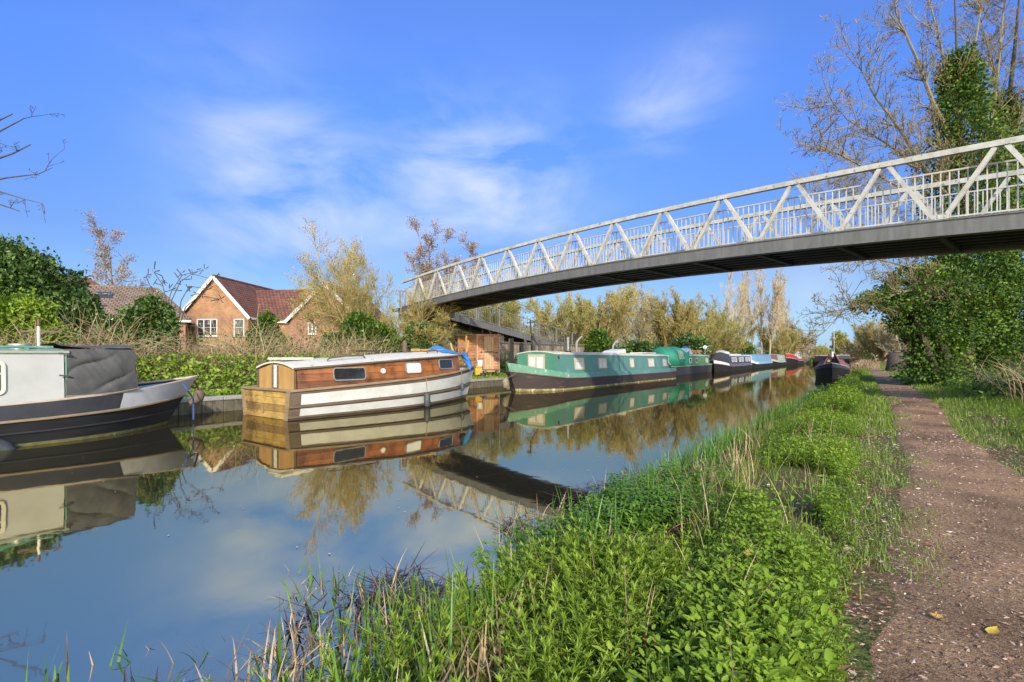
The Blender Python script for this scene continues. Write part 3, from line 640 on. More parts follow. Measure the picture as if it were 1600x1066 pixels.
def lev(G, a, b, f, i0=0, i1=None):
    return [tuple(lerp(G[i][a][c], G[i][b][c], f) for c in range(3)) for i in range(i0, (i1 or len(G)-1)+1)]
def ends(m, G, a, b, at=0):
    """close the stern"""
    r = G[at]; m.add([(r[k][0], s*r[k][1], r[k][2]) for k in range(a, b+1) for s in (-1,1)], [(2*i, 2*i+1, 2*i+3, 2*i+2) for i in range(b-a)])
    return m
def deck(G, k, drop=0.03, inset=0.04, i0=0, i1=None):
    m = MB(); i1 = len(G)-1 if i1 is None else i1
    rows = [[(G[i][k][0]-(0.03 if i == len(G)-1 else 0), s*max(G[i][k][1]-inset, 0.004), G[i][k][2]-drop) for s in (-1,0,1)] for i in range(i0, i1+1)]
    return m.loft(rows, closed=False)
def rail(G, k, side, r, i0=0, i1=None, off=0.0, n=6):
    i1 = len(G)-1 if i1 is None else i1
    return [(G[i][k][0], side*(G[i][k][1]+off), G[i][k][2]) for i in range(i0, i1+1)]
class Cabin:
    def __init__(s, x0, x1, hb, ht, zb, zt, camber):
        s.x0, s.x1, s.hb, s.ht, s.zb, s.zt, s.c = x0, x1, hb, ht, zb, zt, camber
    def ev(s, v, x): return v(x) if callable(v) else v
    def ring(s, x, roof=False, over=0.0, lift=0.0, k=8):
        hb, ht, zb, zt = (s.ev(v, x) for v in (s.hb, s.ht, s.zb, s.zt))
        arc = [((ht+over)*math.cos(PI*j/k) , zt + s.c*math.sin(PI*j/k)**1.0*(1) + lift) for j in range(k+1)]
        arc = [((ht+over)*(1-2*j/k), zt + s.c*(1-(1-2*j/k)**2) + lift) for j in range(k+1)]
        if roof: return [(x, y, z) for y, z in arc] + [(x, y, z-0.035) for y, z in reversed(arc)]
        return [(x, hb, zb)] + [(x, y, z) for y, z in arc] + [(x, -hb, zb)]
    def body(s, n=6):
        m = MB(); return m.loft([s.ring(lerp(s.x0, s.x1, i/n)) for i in range(n+1)])
    def roof(s, over=0.04, e=0.06, n=6, lift=0.03):
        m = MB(); return m.loft([s.ring(lerp(s.x0-e, s.x1+e, i/n), True, over, lift) for i in range(n+1)])
    def side(s, x, z, side):
        hb, ht, zb, zt = (s.ev(v, x) for v in (s.hb, s.ht, s.zb, s.zt)); f = (z-zb)/(zt-zb)
        c = Vector((x, side*lerp(hb, ht, f), z)); up = Vector((0, side*(ht-hb), zt-zb)).normalized()
        dx = 0.05; hb2 = s.ev(s.hb, x+dx); ht2 = s.ev(s.ht, x+dx)
        r = Vector((dx, side*(lerp(hb2,ht2,f)-lerp(hb,ht,f)), 0)).normalized()
        return c, (-r if side > 0 else r), up
def window(par, cab, x, z, side, w, h, fm, gm, rad=0.02, bd=0.03, bars=None, name='window'):
    c, r, u = cab.side(x, z, side); n = r.cross(u)
    fr = MB().frame(c - n*0.01, r, u, w, h, bd, 0.035, rad)
    if bars:
        for kind, f in bars:
            if kind == 'h': fr.beam(c+u*(f*h)-r*(w/2-bd)+n*0.014, c+u*(f*h)+r*(w/2-bd)+n*0.014, 0.02, 0.02, n)
            else: fr.beam(c+r*(f*w)-u*(h/2-bd)+n*0.0145, c+r*(f*w)+u*(h/2-bd)+n*0.0145, 0.018, 0.018, n)
    o = fr.build(name, fm, par)
    MB().plate(c - n*0.012, r, u, w-2*bd+0.01, h-2*bd+0.01, 0.02, max(rad-bd,0)).build('pane', gm, o)
    return o
BOW_AWAY, BOW_NEAR = ANG, ANG+PI

# --- the white cruiser with varnished cabin
def cruiser():
    L, B = 8.1, 2.36
    o = thing('cabin_cruiser', 'white wooden cruiser with varnished cabin sides and a bare plank transom', 'boat', (-3.27,13.48,0), ANG-math.radians(2.7)); o.scale = (0.842,1,1)
    sheer = lambda x: interp(x, [-4.05,-2.5,0,1.8,3.2,4.05], [0.60,0.66,0.76,0.86,0.96,1.04])
    lv = [(-1,0.80),(0.02,0.90),(0.12,0.925),(0.37,0.96),(0.50,0.975),(0.86,1.0),(1.0,1.0)]
    G = hull_grid(L, B, sheer, 4.6, 3.2, lv, rake=0.5, p=2.05, sf=0.84, flare=2.6)
    h = strake(G, 0, 6).build('hull', M['weathered_wood'], o, smooth=True)
    tr = ends(MB(), G, 0, 6); tr2 = MB()
    g0 = G[0]
    tr.build('transom', M['transom_wood'], o)
    post = MB()
    for sgn in (-1,1): post.beam((g0[1][0]-0.02, sgn*(g0[1][1]-0.02), 0.0), (g0[6][0]-0.02, sgn*(g0[6][1]-0.02), g0[6][2]+0.02), 0.07, 0.06, (1,0,0))
    post.beam((g0[6][0]-0.02,-g0[6][1],g0[6][2]+0.015),(g0[6][0]-0.02,g0[6][1],g0[6][2]+0.015),0.09,0.04)
    post.beam((g0[3][0]-0.03, 0.05, 0.1), (g0[3][0]-0.03, 0.05, 0.28), 0.03, 0.02)
    post.build('transom_frame', M['timber_trim'], o)
    for a, b in ((2,3),(4,5)):
        for sgn in (-1, 1): strake(G, a, b, (sgn,), 1, None, 0.009).build('painted_strake', M['peeling_white'], o, smooth=True)
    # half round wooden strakes
    sk = MB()
    for sgn in (-1,1):
        sk.tube(lev_rail(G, 3, 4, 0.5, sgn, 0.012), 0.028, 6)
        sk.tube(lev_rail(G, 1, 2, 0.55, sgn, 0.008), 0.022, 6)
    sk.build('rubbing_strake', M['weathered_wood'], o, smooth=True)
    for sgn in (-1,1): MB().tube(lev_rail(G, 5, 6, 0.95, sgn, 0.012), 0.032, 6).build('gunwale', M['timber_trim'], o, smooth=True)
    deck(G, 6, 0.02, 0.02).build('deck', M['cream_roof'], o)
    hw = lambda x: min(0.98, interp(x, [-4.05,-2.6,0,1.4,2.6,3.4], [0.84,0.96,0.98,0.84,0.56,0.3]))
    cab = Cabin(-3.72, 2.55, lambda x: hw(x)-0.03, lambda x: hw(x)-0.10, lambda x: sheer(x)-0.03, lambda x: interp(x, [-3.8,0,2.6], [1.04,1.24,1.34]), 0.13)
    cab.body(14).build('cabin', M['varnish'], o)
    rf = cab.roof(0.035, 0.10, 14, 0.035).build('roof', M['cream_roof'], o, smooth=True)
    # dark wooden edge to the roof
    ed = MB()
    for sgn in (-1,1): ed.tube([(x, sgn*(hw(x)-0.055), cab.zt(x)+0.008) for x in np.linspace(-3.82,2.63,16)], 0.024, 6)
    ed.build('roof_edge', M['weathered_wood'], rf)
    # aft bulkhead: two pale panels, dark posts and a white gap
    x = -3.735; zt = 1.06
    for y0, y1 in ((-0.74,-0.10),(0.14,0.74)):
        bk = MB()
        zz = lambda y: 1.025+0.13*(1-(y/0.74)**2)
        bk.loft([[(x,y0,0.60),(x,y1,0.60),(x,y1,zz(y1)),(x,y0,zz(y0))],[(x-0.03,y0,0.60),(x-0.03,y1,0.60),(x-0.03,y1,zz(y1)),(x-0.03,y0,zz(y0))]])
        bk.build('bulkhead_panel', M['pale_ply'], o)
    MB().box((x-0.012,0.02,0.88),(0.02,0.2,0.5)).build('white_door', M['white_paint'], o)
    hp = MB(); hp.box((-3.35,0.02,1.26),(0.9,0.62,0.06)); hp.build('hatch', M['cream_roof'], o, bevel=0.015)
    for y in (-0.78,-0.09,0.13,0.78): MB().beam((x-0.035,y,0.58),(x-0.035,y,1.0+0.12*(1-(y/0.78)**2)),0.035,0.04,(1,0,0)).build('bulkhead_post', M['weathered_wood'], o)
    # windows on the side towards the canal (local -y)
    window(o, cab, -2.28, 0.915, -1, 1.02, 0.30, M['steel_frame'], M['dark_glass'], 0.09, 0.025)
    window(o, cab, -0.02, 1.02, -1, 0.66, 0.29, M['steel_frame'], M['white_board'], 0.07, 0.022)
    window(o, cab, 1.62, 1.10, -1, 0.92, 0.28, M['steel_frame'], M['deep_glass'], 0.08, 0.022)
    c, r, u = cab.side(-1.18, 0.96, -1); n = r.cross(u)
    MB().plate(c, r, u, 0.15, 0.12, 0.03, 0.058).build('porthole', M['white_board'], o)
    # roof furniture
    z = lambda x, y: cab.zt(x)+0.065+0.13*(1-(y/(hw(x)-0.07))**2)
    for xa, xb, y in ((-2.75,-1.55,-0.62),(1.02,1.5,-0.5)):
        gr = MB(); q = [Vector((lerp(xa,xb,f), y, z(lerp(xa,xb,f), y)+hh)) for f, hh in ((0,0),(0.06,0.05),(0.5,0.07),(0.94,0.05),(1,0))]
        gr.tube(q, 0.022, 6); gr.build('grab_rail', M['weathered_wood'], rf)
    fl = MB(); fl.tube([(0.62,0.05,1.38),(0.62,0.05,1.72)], 0.075, 12); fl.tube([(0.62,0.05,1.70),(0.62,0.05,1.76)], 0.06, 12)
    f = fl.build('flue_pipe', M['rust_pipe'], o, smooth=True); MB().box((0.62,0.05,1.425),(0.34,0.34,0.03)).build('flue_plate', M['rubber'], f)
    hb = MB(); hb.box((1.75,0.1,1.50),(0.95,0.6,0.06)); hb.box((1.15,0.1,1.50),(0.12,0.3,0.08)); hb.build('roof_hatch', M['pale_ply'], o, bevel=0.01)
    hb = MB(); hb.box((-0.75,0.15,1.455),(0.55,0.4,0.03)); hb.build('solar_panel', M['deep_glass'], o)
    hb = MB(); hb.box((2.5,-0.42,1.17),(0.2,0.1,0.12)); hb.box((2.62,-0.2,1.15),(0.1,0.2,0.3)); hb.build('bow_locker', M['pale_ply'], o)
    return o, G, sheer
def lev_rail(G, a, b, f, sgn, off): return [(p[0], sgn*(p[1]+off), p[2]) for p in lev(G, a, b, f)]
CR, CG, csheer = cruiser()
def on(o, x, y, z):                      # local boat point -> world
    a = o.rotation_euler.z; c, s = math.cos(a), math.sin(a); x = x*o.scale.x
    return Vector((o.location.x + x*c - y*s, o.location.y + x*s + y*c, o.location.z + z))
# fenders hanging on the cruiser's side: top-level (they hang from it)
def hw_at(G, x, k): 
    i = min(range(len(G)), key=lambda i: abs(G[i][k][0]-x)); return G[i][k]
for i, (xx, top, ln, rr, lab) in enumerate(((0.18,0.40,0.40,0.085,'grey sausage fender hung amidships on the white cruiser, touching the water'),(2.35,0.55,0.24,0.06,'smaller black fender hung near the bow of the white cruiser'))):
    g6, g3 = hw_at(CG, xx, 6), hw_at(CG, xx, 3)
    p = on(CR, xx, -(g6[1]+0.09), 0)
    o = thing('fender', lab, 'fender', p, CR.rotation_euler.z, 'fenders on the wooden cruiser')
    m = MB(); zs = [top, top-0.03, top-0.08, top-ln+0.06, top-ln+0.02, top-ln]
    m.tube([(0,0,z) for z in zs], [0.02,0.05,rr,rr,rr*0.7,0.02], 12); m.build('fender_body', M['rubber'], o, smooth=True)
    MB().tube([(0,0,top),(0,0.03,g6[2]-0.05),(0,0.09,g6[2]+0.02)], 0.010, 5).build('lanyard', M['rope'], o)
# blue tarpaulin over the cruiser's bow
def cloth(name, lab, corner_fn, nu, nv, m, seed, amp, solid=0.012, group=None, cat='tarpaulin', freq=3.0):
    g = MB()
    def fn(u, v):
        p = corner_fn(u, v); w = Vector((p.x*freq, p.y*freq, p.z*freq+seed))
        return p + Vector((mnoise.noise(w), mnoise.noise(w+Vector((9,2,4))), mnoise.noise(w+Vector((3,8,1)))))*amp
    g.grid(fn, nu, nv); o = g.build(name, m, None, smooth=True, solid=solid)
    ctr = sum(((v.co) for v in o.data.vertices), Vector())/len(o.data.vertices)
    for v in o.data.vertices: v.co -= ctr
    o.location = ctr
    return tag(o, lab, cat, group)
def tarp_top(u, v):
    x = lerp(1.75, 3.05, u); y = lerp(0.62, -0.52, v)
    ridge = 1.51 + 0.17*math.exp(-((u-0.35)/0.22)**2)*math.exp(-((v-0.45)/0.3)**2)
    z = ridge - 0.10*u - 0.16*max(0, v-0.75)*4*0.3
    return on(CR, x, y, z)
cloth('tarpaulin', 'crumpled blue tarpaulin lying over the fore end of the cruiser roof', tarp_top, 18, 16, M['blue_tarp'], 3, 0.05)
def tarp_hang(u, v):
    x = lerp(2.95, 3.45, u+0.25*v); g = hw_at(CG, x, 6); y = -lerp(max(0.1, g[1]-0.28), g[1]+0.05, v)
    return on(CR, x, y, lerp(1.42, 0.93, v**0.9) - 0.05*math.sin(u*PI*2)*v)
cloth('tarpaulin', 'blue tarpaulin flap hanging down over the cruiser bow', tarp_hang, 12, 14, M['blue_tarp'], 5, 0.05)

# --- narrowboats
def narrowboat(name, label, loc, rz, L, B, near, sheer, split, cab, mats, bow_len=2.6, stern_len=0.8, rake=0.45, p=2.3, sf=0.8, lvx=None, wins=(), roofover=0.03, group='narrowboats moored along the far bank'):
    """hull (lower), upper strake, deck, cabin, roof, windows.  near = local y sign of the side towards the camera"""
    o = thing(name, label, 'narrowboat', loc, rz, group)
    lv = [(-1,0.93),(0.0,0.965),(0.10,0.97),(split-0.02,1.0),(split,1.0),(1.0,0.97)]
    G = hull_grid(L, B, sheer, bow_len, stern_len, lv, rake=rake, p=p, sf=sf, flare=1.5)
    lo = strake(G, 0, 4); ends(lo, G, 0, 5); lo.build('hull', mats['hull'], o, smooth=True)
    strake(G, 4, 5, off=0.004).build('upper_strake', mats['upper'], o, smooth=True)
    for sg in (-1,1): MB().tube(rail(G, 4, sg, 0, off=0.012), 0.022, 6).build('rubbing_strake', mats.get('rub', mats['hull']), o, smooth=True)
    for sg in (-1,1): MB().tube(rail(G, 5, sg, 0, off=-0.01), 0.02, 6).build('gunwale', mats.get('gun', mats['upper']), o, smooth=True)
    deck(G, 5, 0.05).build('deck', mats.get('deck', M['grey_deck']), o)
    if cab:
        cab.body(8).build('cabin', mats['cabin'], o); cab.roof(roofover, 0.06, 8, 0.02).build('roof', mats['roof'], o, smooth=True)
        for wd in wins: window(o, cab, *wd)
    return o, G

# green narrowboat, bow towards the camera
gs = lambda x: interp(x, [-7.8,-6,0,4,5.6,7.0,8.05], [0.66,0.60,0.60,0.62,0.66,0.86,1.08])
gc = Cabin(-6.5, 6.05, 0.99, 0.91, 0.60, lambda x: interp(x, [-6.3,6.05], [1.36,1.42]), 0.11)
gb = ((('h',0.2),('v',0.0)))
gw = [(4.27,1.02,1,0.82,0.50,M['frame_buff'],M['curtain_glass'],0.02,0.05,gb), (2.13,1.02,1,0.80,0.48,M['frame_buff'],M['curtain_glass'],0.02,0.05,gb),
      (-1.16,1.0,1,0.46,0.46,M['frame_buff'],M['curtain_glass'],0.02,0.045), (-3.76,0.99,1,0.80,0.46,M['frame_buff'],M['curtain_glass'],0.02,0.05,(('v',0.0),)), (-5.85,0.98,1,0.6,0.44,M['frame_buff'],M['curtain_glass'],0.02,0.045)]
GB, GG = narrowboat('narrowboat', 'long pale green narrowboat with rusty black hull and cream framed windows', (4.6,24.85,0), BOW_NEAR-math.radians(2.45), 16.1, 2.25, 1, gs, 0.70, gc,
    dict(hull=M['rusty_hull'], upper=M['teal_paint'], cabin=M['teal_paint'], roof=M['cream_roof'], gun=M['worn_green'], rub=M['rust_pipe'], deck=M['worn_green']), wins=gw, bow_len=2.5, rake=0.55)
# front bulkhead of greener paint with double doors
fb = MB(); hb = 0.975; arc = [(0.905*(1-2*j/10), 1.40+0.105*(1-(1-2*j/10)**2)) for j in range(11)]
fb.loft([[(xx,hb,0.45)]+[(xx,y,z) for y, z in arc]+[(xx,-hb,0.45)] for xx in (6.06,6.095)]); fb.build('front_bulkhead', M['green_paint'], GB)
dr = MB(); dr.frame((6.096,0.02,0.98),(0,1,0),(0,0,1),0.80,0.84,0.07,0.03); dr.box((6.11,0.02,0.98),(0.03,0.09,0.74)); dfr = dr.build('front_door', M['frame_buff'], GB)
MB().plate((6.096,0.02,0.98),(0,1,0),(0,0,1),0.70,0.74,0.012).build('pane', M['curtain_glass'], dfr)
# bow well sides raised: green bulwark
bl = strake(GG, 4, 5, i0=24, off=0.008); bl.build('bow_bulwark', M['worn_green'], GB, smooth=True)
al = MB()
for sg in (-1,1): al.loft([[(x, sg*(y+0.006), z) for x, y, z in (GG[i][1], GG[i][2])] for i in range(len(GG))], closed=False)
al.build('waterline_band', M['algae_line'], GB)
# side hatch seam, vents, chimney, roof gear
c, r, u = gc.side(0.1,1.0,1); sh = MB()
for dx in (-0.22,0.22): sh.beam(c+r*dx-u*0.34, c+r*dx+u*0.36, 0.012, 0.012, r.cross(u))
sh.beam(c-r*0.3+u*0.37, c+r*0.3+u*0.37, 0.03, 0.03, r.cross(u)); sh.build('side_hatch', M['slate_paint'], GB)
for nm, xx in (('vent_cowl',5.9),):
    c, r, u = gc.side(xx,1.28,1); MB().plate(c, r, u, 0.09, 0.12, 0.03, 0.03).build(nm, M['slate_paint'], GB)
ch = MB(); ch.tube([(4.35,0.45,1.52),(4.35,0.45,2.10)], 0.075, 12); ch.tube([(4.35,0.45,2.06),(4.35,0.45,2.13)], 0.088, 12); cho = ch.build('chimney', M['zinc'], GB, smooth=True)
MB().tube([(4.35,0.45,1.46),(4.35,0.45,1.56)], 0.13, 12).build('chimney_collar', M['rust_pipe'], cho, smooth=True)
rb = MB(); rb.loft([[(x, y, z) for y, z in ((-0.45,1.5),(0.45,1.5),(0.42,zt),(-0.42,zt))] for x, zt in ((-0.5,1.5),(-0.8,1.62),(-1.2,1.66),(-1.6,1.72))]); rb.build('roof_box', M['white_paint'], GB, bevel=0.02)
MB().box((-1.62,0,1.60),(0.03,0.6,0.16)).build('roof_box_opening', M['weathered_wood'], GB)
rp = MB(); rp.box((-5.0,0.0,1.53),(2.0,0.8,0.06)); rp.build('roof_board', M['white_paint'], GB, bevel=0.01)
rh = MB()
for sg in (1,): rh.tube([(x, 0.80, gc.zt(x)+0.065) for x in np.linspace(-6.0,5.9,20)], 0.018, 6)
rh.build('roof_rail', M['cream_roof'], GB)
sr = MB(); q = [(-6.4,0.85,1.38),(-6.6,0.86,1.25),(-6.75,0.88,0.95),(-7.15,0.86,0.82),(-7.6,0.7,0.80)]
for sg in (-1,1): sr.tube([(x, sg*y, z) for x, y, z in q], 0.035, 6)
sr.build('stern_rail', M['white_paint'], GB, smooth=True)
sa = MB(); sa.tube([GG[-1][5], (GG[-1][5][0]-0.05,0,1.12)], 0.05, 8); sa.build('stem_post', M['rust_pipe'], GB)
# rope bow fender (hangs from the stem: a thing of its own)
def bow_fender(boat, G, xo, lab, z0, z1, m, rad=0.1):
    p = on(boat, G[-1][5][0]+xo, 0, 0); o = thing('bow_fender', lab, 'fender', p, boat.rotation_euler.z, 'rope fenders on boat stems')
    b = MB(); b.tube([(0.02,0,z0),(0.05,0.0,lerp(z0,z1,0.3)),(0.02,0,lerp(z0,z1,0.65)),(-0.14,0,z1)], [rad*0.6,rad,rad,rad*0.5], 10); b.build('rope_body', m, o, smooth=True)
    c = MB(); c.tube([(0.0,0.05,z0+0.02),(-0.2,0.35,z0+0.22)], 0.018, 6); c.tube([(0.0,-0.05,z0+0.02),(-0.2,-0.35,z0+0.22)], 0.018, 6); c.build('chain', M['rust_pipe'], o)
    return o
bow_fender(GB, GG, 0.02, 'buff V shaped rope fender under the rusty bow of the green narrowboat', 0.50, 0.12, M['rope'], 0.13)
ms = thing('roof_mast', 'thin brown pole with a crossbar standing behind the green narrowboat bow', 'mast', px(837,556,21.5))
m_ = MB(ms.location)
A = [px(829,500,21.5), px(829.5,520,21.5), px(833,528,21.5), px(845,546,21.5), px(846,572,21.5)]
m_.tube(A, [0.025,0.028,0.028,0.028,0.03], 7); m_.beam(px(823,505,21.5), px(838,503,21.5), 0.03, 0.04); m_.build('pole', M['rust_pipe'], ms)

# left boat: white cabin, charcoal canvas, grey bow; bow away
ls = lambda x: interp(x, [-5,-1,1.6,2.4,3.6,4.5,4.9], [0.565,0.565,0.60,0.64,0.72,0.84,0.91])
lc = Cabin(-4.0, 2.62, 0.90, 0.86, 0.56, lambda x: interp(x, [-4,2.6], [1.36,1.375]), 0.05)
LB, LG = narrowboat('narrowboat', 'white cabin narrowboat with a charcoal canvas cover before its grey bow', st(-0.12,-10.98), BOW_AWAY, 9.8, 2.1, -1, ls, 0.60, lc,
    dict(hull=M['black_hull'], upper=M['slate_paint'], cabin=M['off_white_cabin'], roof=M['sage_paint'], rub=M['timber_trim'], gun=M['frame_buff'], deck=M['grey_deck']), bow_len=2.6, rake=0.55, p=2.1)
window(LB, lc, 1.66, 1.0, -1, 0.62, 0.50, M['cream_roof'], M['house_glass'], 0.09, 0.045, (('h',0.12),))
i0 = next(i for i in range(len(LG)) if LG[i][5][0] > 3.30)
strake(LG, 4, 5, i0=i0, off=0.010).build('bow_panel', M['grey_deck'], LB, smooth=True)
al = MB()
for sg in (-1,1): al.loft([[(x, sg*(y+0.006), z) for x, y, z in (LG[i][1], tuple(lerp(LG[i][1][c], LG[i][3][c], 0.12) for c in range(3)))] for i in range(len(LG))], closed=False)
al.build('waterline_band', mat('moss_line', (0.16,0.15,0.04), (0.07,0.06,0.025), 0.8, 7, spots=(0.34,0.31,0.24), spot_scale=6, spot_amt=0.6), LB)
sk = MB()
for sg in (-1,1): sk.tube([(p[0], sg*(p[1]+0.008), p[2]) for p in lev(LG, 2, 3, 0.45)], 0.014, 5)
sk.build('lower_strake', M['slate_paint'], LB)
def cover_fn(side):
    def fn(u, v):
        x = lerp(2.63, 3.62-0.06*v, u); wid = lerp(0.93, 0.78, u*u)
        zt = 1.425; zb = ls(x)+0.02
        y = side*lerp(wid, 0.86-0.03*u, v); z = lerp(zb, zt, v)
        q_ = abs(math.sin((u*0.55+(1-v)*0.95)*6.2+1.2*mnoise.noise(Vector((u*2,v*2,4)))))**0.6; f = (0.075*q_-0.045)*math.sin(PI*min(1,u*0.9+0.08))*math.sin(PI*min(1,v*0.95+0.05)) + 0.04*mnoise.noise(Vector((u*3.2+side, v*3.5+u*3.0, 1.7)))*math.sin(PI*min(1,u*1.1)) + 0.008*mnoise.noise(Vector((u*9, v*9+u*9, 3)))
        sag = -0.05*math.sin(PI*u)*(1-v)
        return Vector((x + 0.02*mnoise.noise(Vector((v*3,u*3,5))), y - side*f*-1.0, z + sag*(1 if v < 0.05 else 0.4)))
    return fn
cv = MB()
cv.grid(cover_fn(-1), 44, 40); cv.grid(cover_fn(1), 20, 20)
cv.grid(lambda u, v: Vector((lerp(2.63,3.56,u), lerp(-0.86+0.03*u,0.86-0.03*u,v), 1.475+0.05*(1-(2*v-1)**2)-0.035*math.sin(PI*u)+0.03*mnoise.noise(Vector((u*3,v*4,2))))), 16, 16)
cv.grid(lambda u, v: Vector((lerp(3.62,3.56,v)+0.02*mnoise.noise(Vector((u*4,v*4,8))), lerp(-0.78,0.78,u)*lerp(1,1.06,v), lerp(ls(3.6)+0.02,1.425+0.05*(1-(2*u-1)**2),v))), 14, 14)
cvo = cv.build('canvas_cover', M['charcoal_canvas'], LB, smooth=True)
MB().tube([(x, -lerp(0.95,0.80,((x-2.63)/0.99)**2), ls(x)+0.035-0.03*math.sin((x-2.63)/0.99*PI)) for x in np.linspace(2.63,3.63,10)], 0.014, 6).build('hem_rope', M['rope'], cvo)
MB().box((2.64,-0.895,0.99),(0.018,0.018,0.78), m=Matrix.Rotation(-0.05,3,'X')).build('corner_trim', M['worn_green'], LB)
rl = MB(); rl.tube([(x, -0.84, lc.zt(x)+0.075) for x in np.linspace(-3.9,2.5,12)], 0.02, 6)
for x in np.linspace(-3.5,2.2,6): rl.box((x,-0.84,lc.zt(x)+0.05),(0.05,0.03,0.05))
rl.build('roof_rail', M['worn_green'], LB)
vt = MB(); vt.tube([(2.2,-0.5,1.38),(2.2,-0.5,1.475)], 0.12, 14); vt.tube([(2.2,-0.5,1.475),(2.2,-0.5,1.50)], 0.14, 14); vt.build('roof_vent', M['zinc'], LB, smooth=True)
ae = MB(); ae.tube([(2.42,-0.45,1.38),(2.42,-0.45,1.78)], 0.02, 8); a0 = ae.build('mast_base', M['white_paint'], LB, smooth=True)
ae = MB(); ae.tube([(2.42,-0.45,1.78),(2.42,-0.45,1.90)], 0.022, 8); ae.beam((2.22,-0.30,1.70),(2.66,-0.62,1.70),0.02,0.03); ae.build('mast_top', M['rust_pipe'], a0)
for z in (1.36,1.02): MB().tube([(2.55,-0.93,z),(2.66,-0.95,z-0.02),(2.72,-0.92,z-0.05)], 0.012, 5).build('cover_hook', M['rubber'], LB)
cl_ = MB(); e = LG[-1]; cl_.tube([(e[5][0]-0.42,-0.42,0.80),(e[5][0]-0.36,-0.44,0.66),(e[5][0]-0.2,-0.3,0.5),(e[5][0]-0.12,-0.14,0.36),(e[5][0]-0.1,-0.09,0.05)], 0.016, 6)
tag(cl_.build('mooring_rope', M['blue_rope'], None), 'blue and grey rope hanging from the grey bow of the left narrowboat into the water', 'rope')
ro = bpy.data.objects['mooring_rope']; ro.location = LB.location; ro.rotation_euler = LB.rotation_euler
bow_fender(LB, LG, 0.0, 'dark round rope fender on the stem of the left narrowboat', 0.64, 0.36, M['weathered_wood'], 0.11)
ty = thing('tyre_fender', 'old black tyre hung at the waterline on the left narrowboat', 'tyre', on(LB, 1.72, -1.17, -0.17), LB.rotation_euler.z)
t_ = MB(); n_ = 24
t_.loft([[(math.cos(2*PI*i/n_)*(0.26+0.10*math.cos(2*PI*j/10)), 0.085*math.sin(2*PI*j/10), math.sin(2*PI*i/n_)*(0.26+0.10*math.cos(2*PI*j/10))) for j in range(10)] for i in range(n_+1)], cap=False)
t_.build('tyre_body', M['rubber'], ty, smooth=True); MB().tube([(0,0,0.34),(0.02,0.12,0.5)], 0.014, 5).build('lanyard', M['rope'], ty)

# green and black cruiser-stern boat with a green pram hood, bow away
ds_ = lambda x: interp(x, [-6.4,4,6.4], [0.62,0.64,0.74])
dc = Cabin(-2.6, 4.6, 0.92, 0.86, 0.60, 1.40, 0.10)
dw = [(-1.6,1.02,-1,0.62,0.40,M['white_board'],M['house_glass'],0.04,0.06), (0.3,1.02,-1,0.62,0.40,M['white_board'],M['house_glass'],0.04,0.06), (3.6,1.02,-1,0.62,0.40,M['white_board'],M['curtain_glass'],0.04,0.06)]
DB, DG = narrowboat('narrowboat', 'black and leaf green narrowboat with an emerald pram hood over its stern', st(41.6,-11.25), BOW_AWAY, 12.8, 2.1, -1, ds_, 0.93, dc,
    dict(hull=M['brown_hull'], upper=M['leaf_green_paint'], cabin=M['leaf_green_paint'], roof=M['cream_roof'], gun=M['frame_buff']), wins=dw, bow_len=1.6, rake=0.5)
hd = MB()
def hood(x, k=12, sc_=1.0):
    return [(x, 1.02*sc_*math.cos(PI*j/k)*(1.0 if 0 < j < k else 1.0), (0.64 if j in (0,k) else 0.75+ (1.32*sc_)*max(0.18, math.sin(PI*j/k))**0.55)) for j in range(k+1)]
hd.loft([hood(-2.6,12,0.95), hood(-3.4,12,1.02), hood(-4.6,12,1.0), hood(-5.6,12,0.98)], closed=False)
for xe, kk in ((-2.6,0.95),(-5.58,0.98)):
    r_ = hood(xe,12,kk); hd.add(r_, [tuple(range(13))])
hd.build('pram_hood', M['green_canvas'], DB, smooth=True, solid=0.02)
hs_ = MB(); hs_.grid(lambda u, v: Vector((lerp(-3.9,-2.58,u), -1.05+0.02*mnoise.noise(Vector((u*3,v*3,1))), lerp(0.66,1.45+0.3*math.sin(u*PI/2),v))), 8, 6); hs_.build('hood_side', M['dark_green_canvas'], DB, solid=0.01)
hp = MB()
for k in range(7): hp.beam((-5.55+0.18*k,-1.03,1.78-0.02*k),(-5.05+0.2*k,-1.05,1.15),0.035,0.03)
hp.build('hood_curtain', M['white_paint'], DB)
def small(name, label, cat, o_boat, x, y, z, build, group=None):
    o = thing(name, label, cat, on(o_boat, x, y, z), o_boat.rotation_euler.z, group); build(o); return o
def b_box(o):
    m = MB(); m.loft([[(sx*w_, sy*d_, z) for sx, sy in ((-1,-1),(1,-1),(1,1),(-1,1))] for z, w_, d_ in ((0,0.75,0.42),(0.28,0.62,0.36),(0.5,0.45,0.3))]); m.build('cover', M['white_paint'], o, bevel=0.03)
    m = MB(); m.loft([[(sx*w_, sy*d_, z) for sx, sy in ((-1,-1),(1,-1),(1,1),(-1,1))] for z, w_, d_ in ((0.5,0.3,0.24),(0.62,0.2,0.16),(0.68,0.1,0.1))]); m.build('top_cloth', M['blue_tarp'], o, bevel=0.03)
small('covered_load', 'white covered load with a blue cloth on the emerald hooded boat roof', 'covered load', DB, 0.6, 0.1, 1.52, b_box)
def b_logs(o):
    m = MB(); rg = random.Random(4)
    for i in range(26): 
        z = 0.07+0.12*(i//9); y = -0.45+0.11*(i % 9)+rg.uniform(-.02,.02); a = rg.uniform(-0.3,0.3)
        m.tube([(-0.3*math.cos(a)+rg.uniform(-.2,.2),y-0.2*math.sin(a),z),(0.3*math.cos(a)+rg.uniform(-.2,.2),y+0.2*math.sin(a),z+rg.uniform(-.03,.03))], 0.06, 7)
    m.build('logs', M['pale_ply'], o)
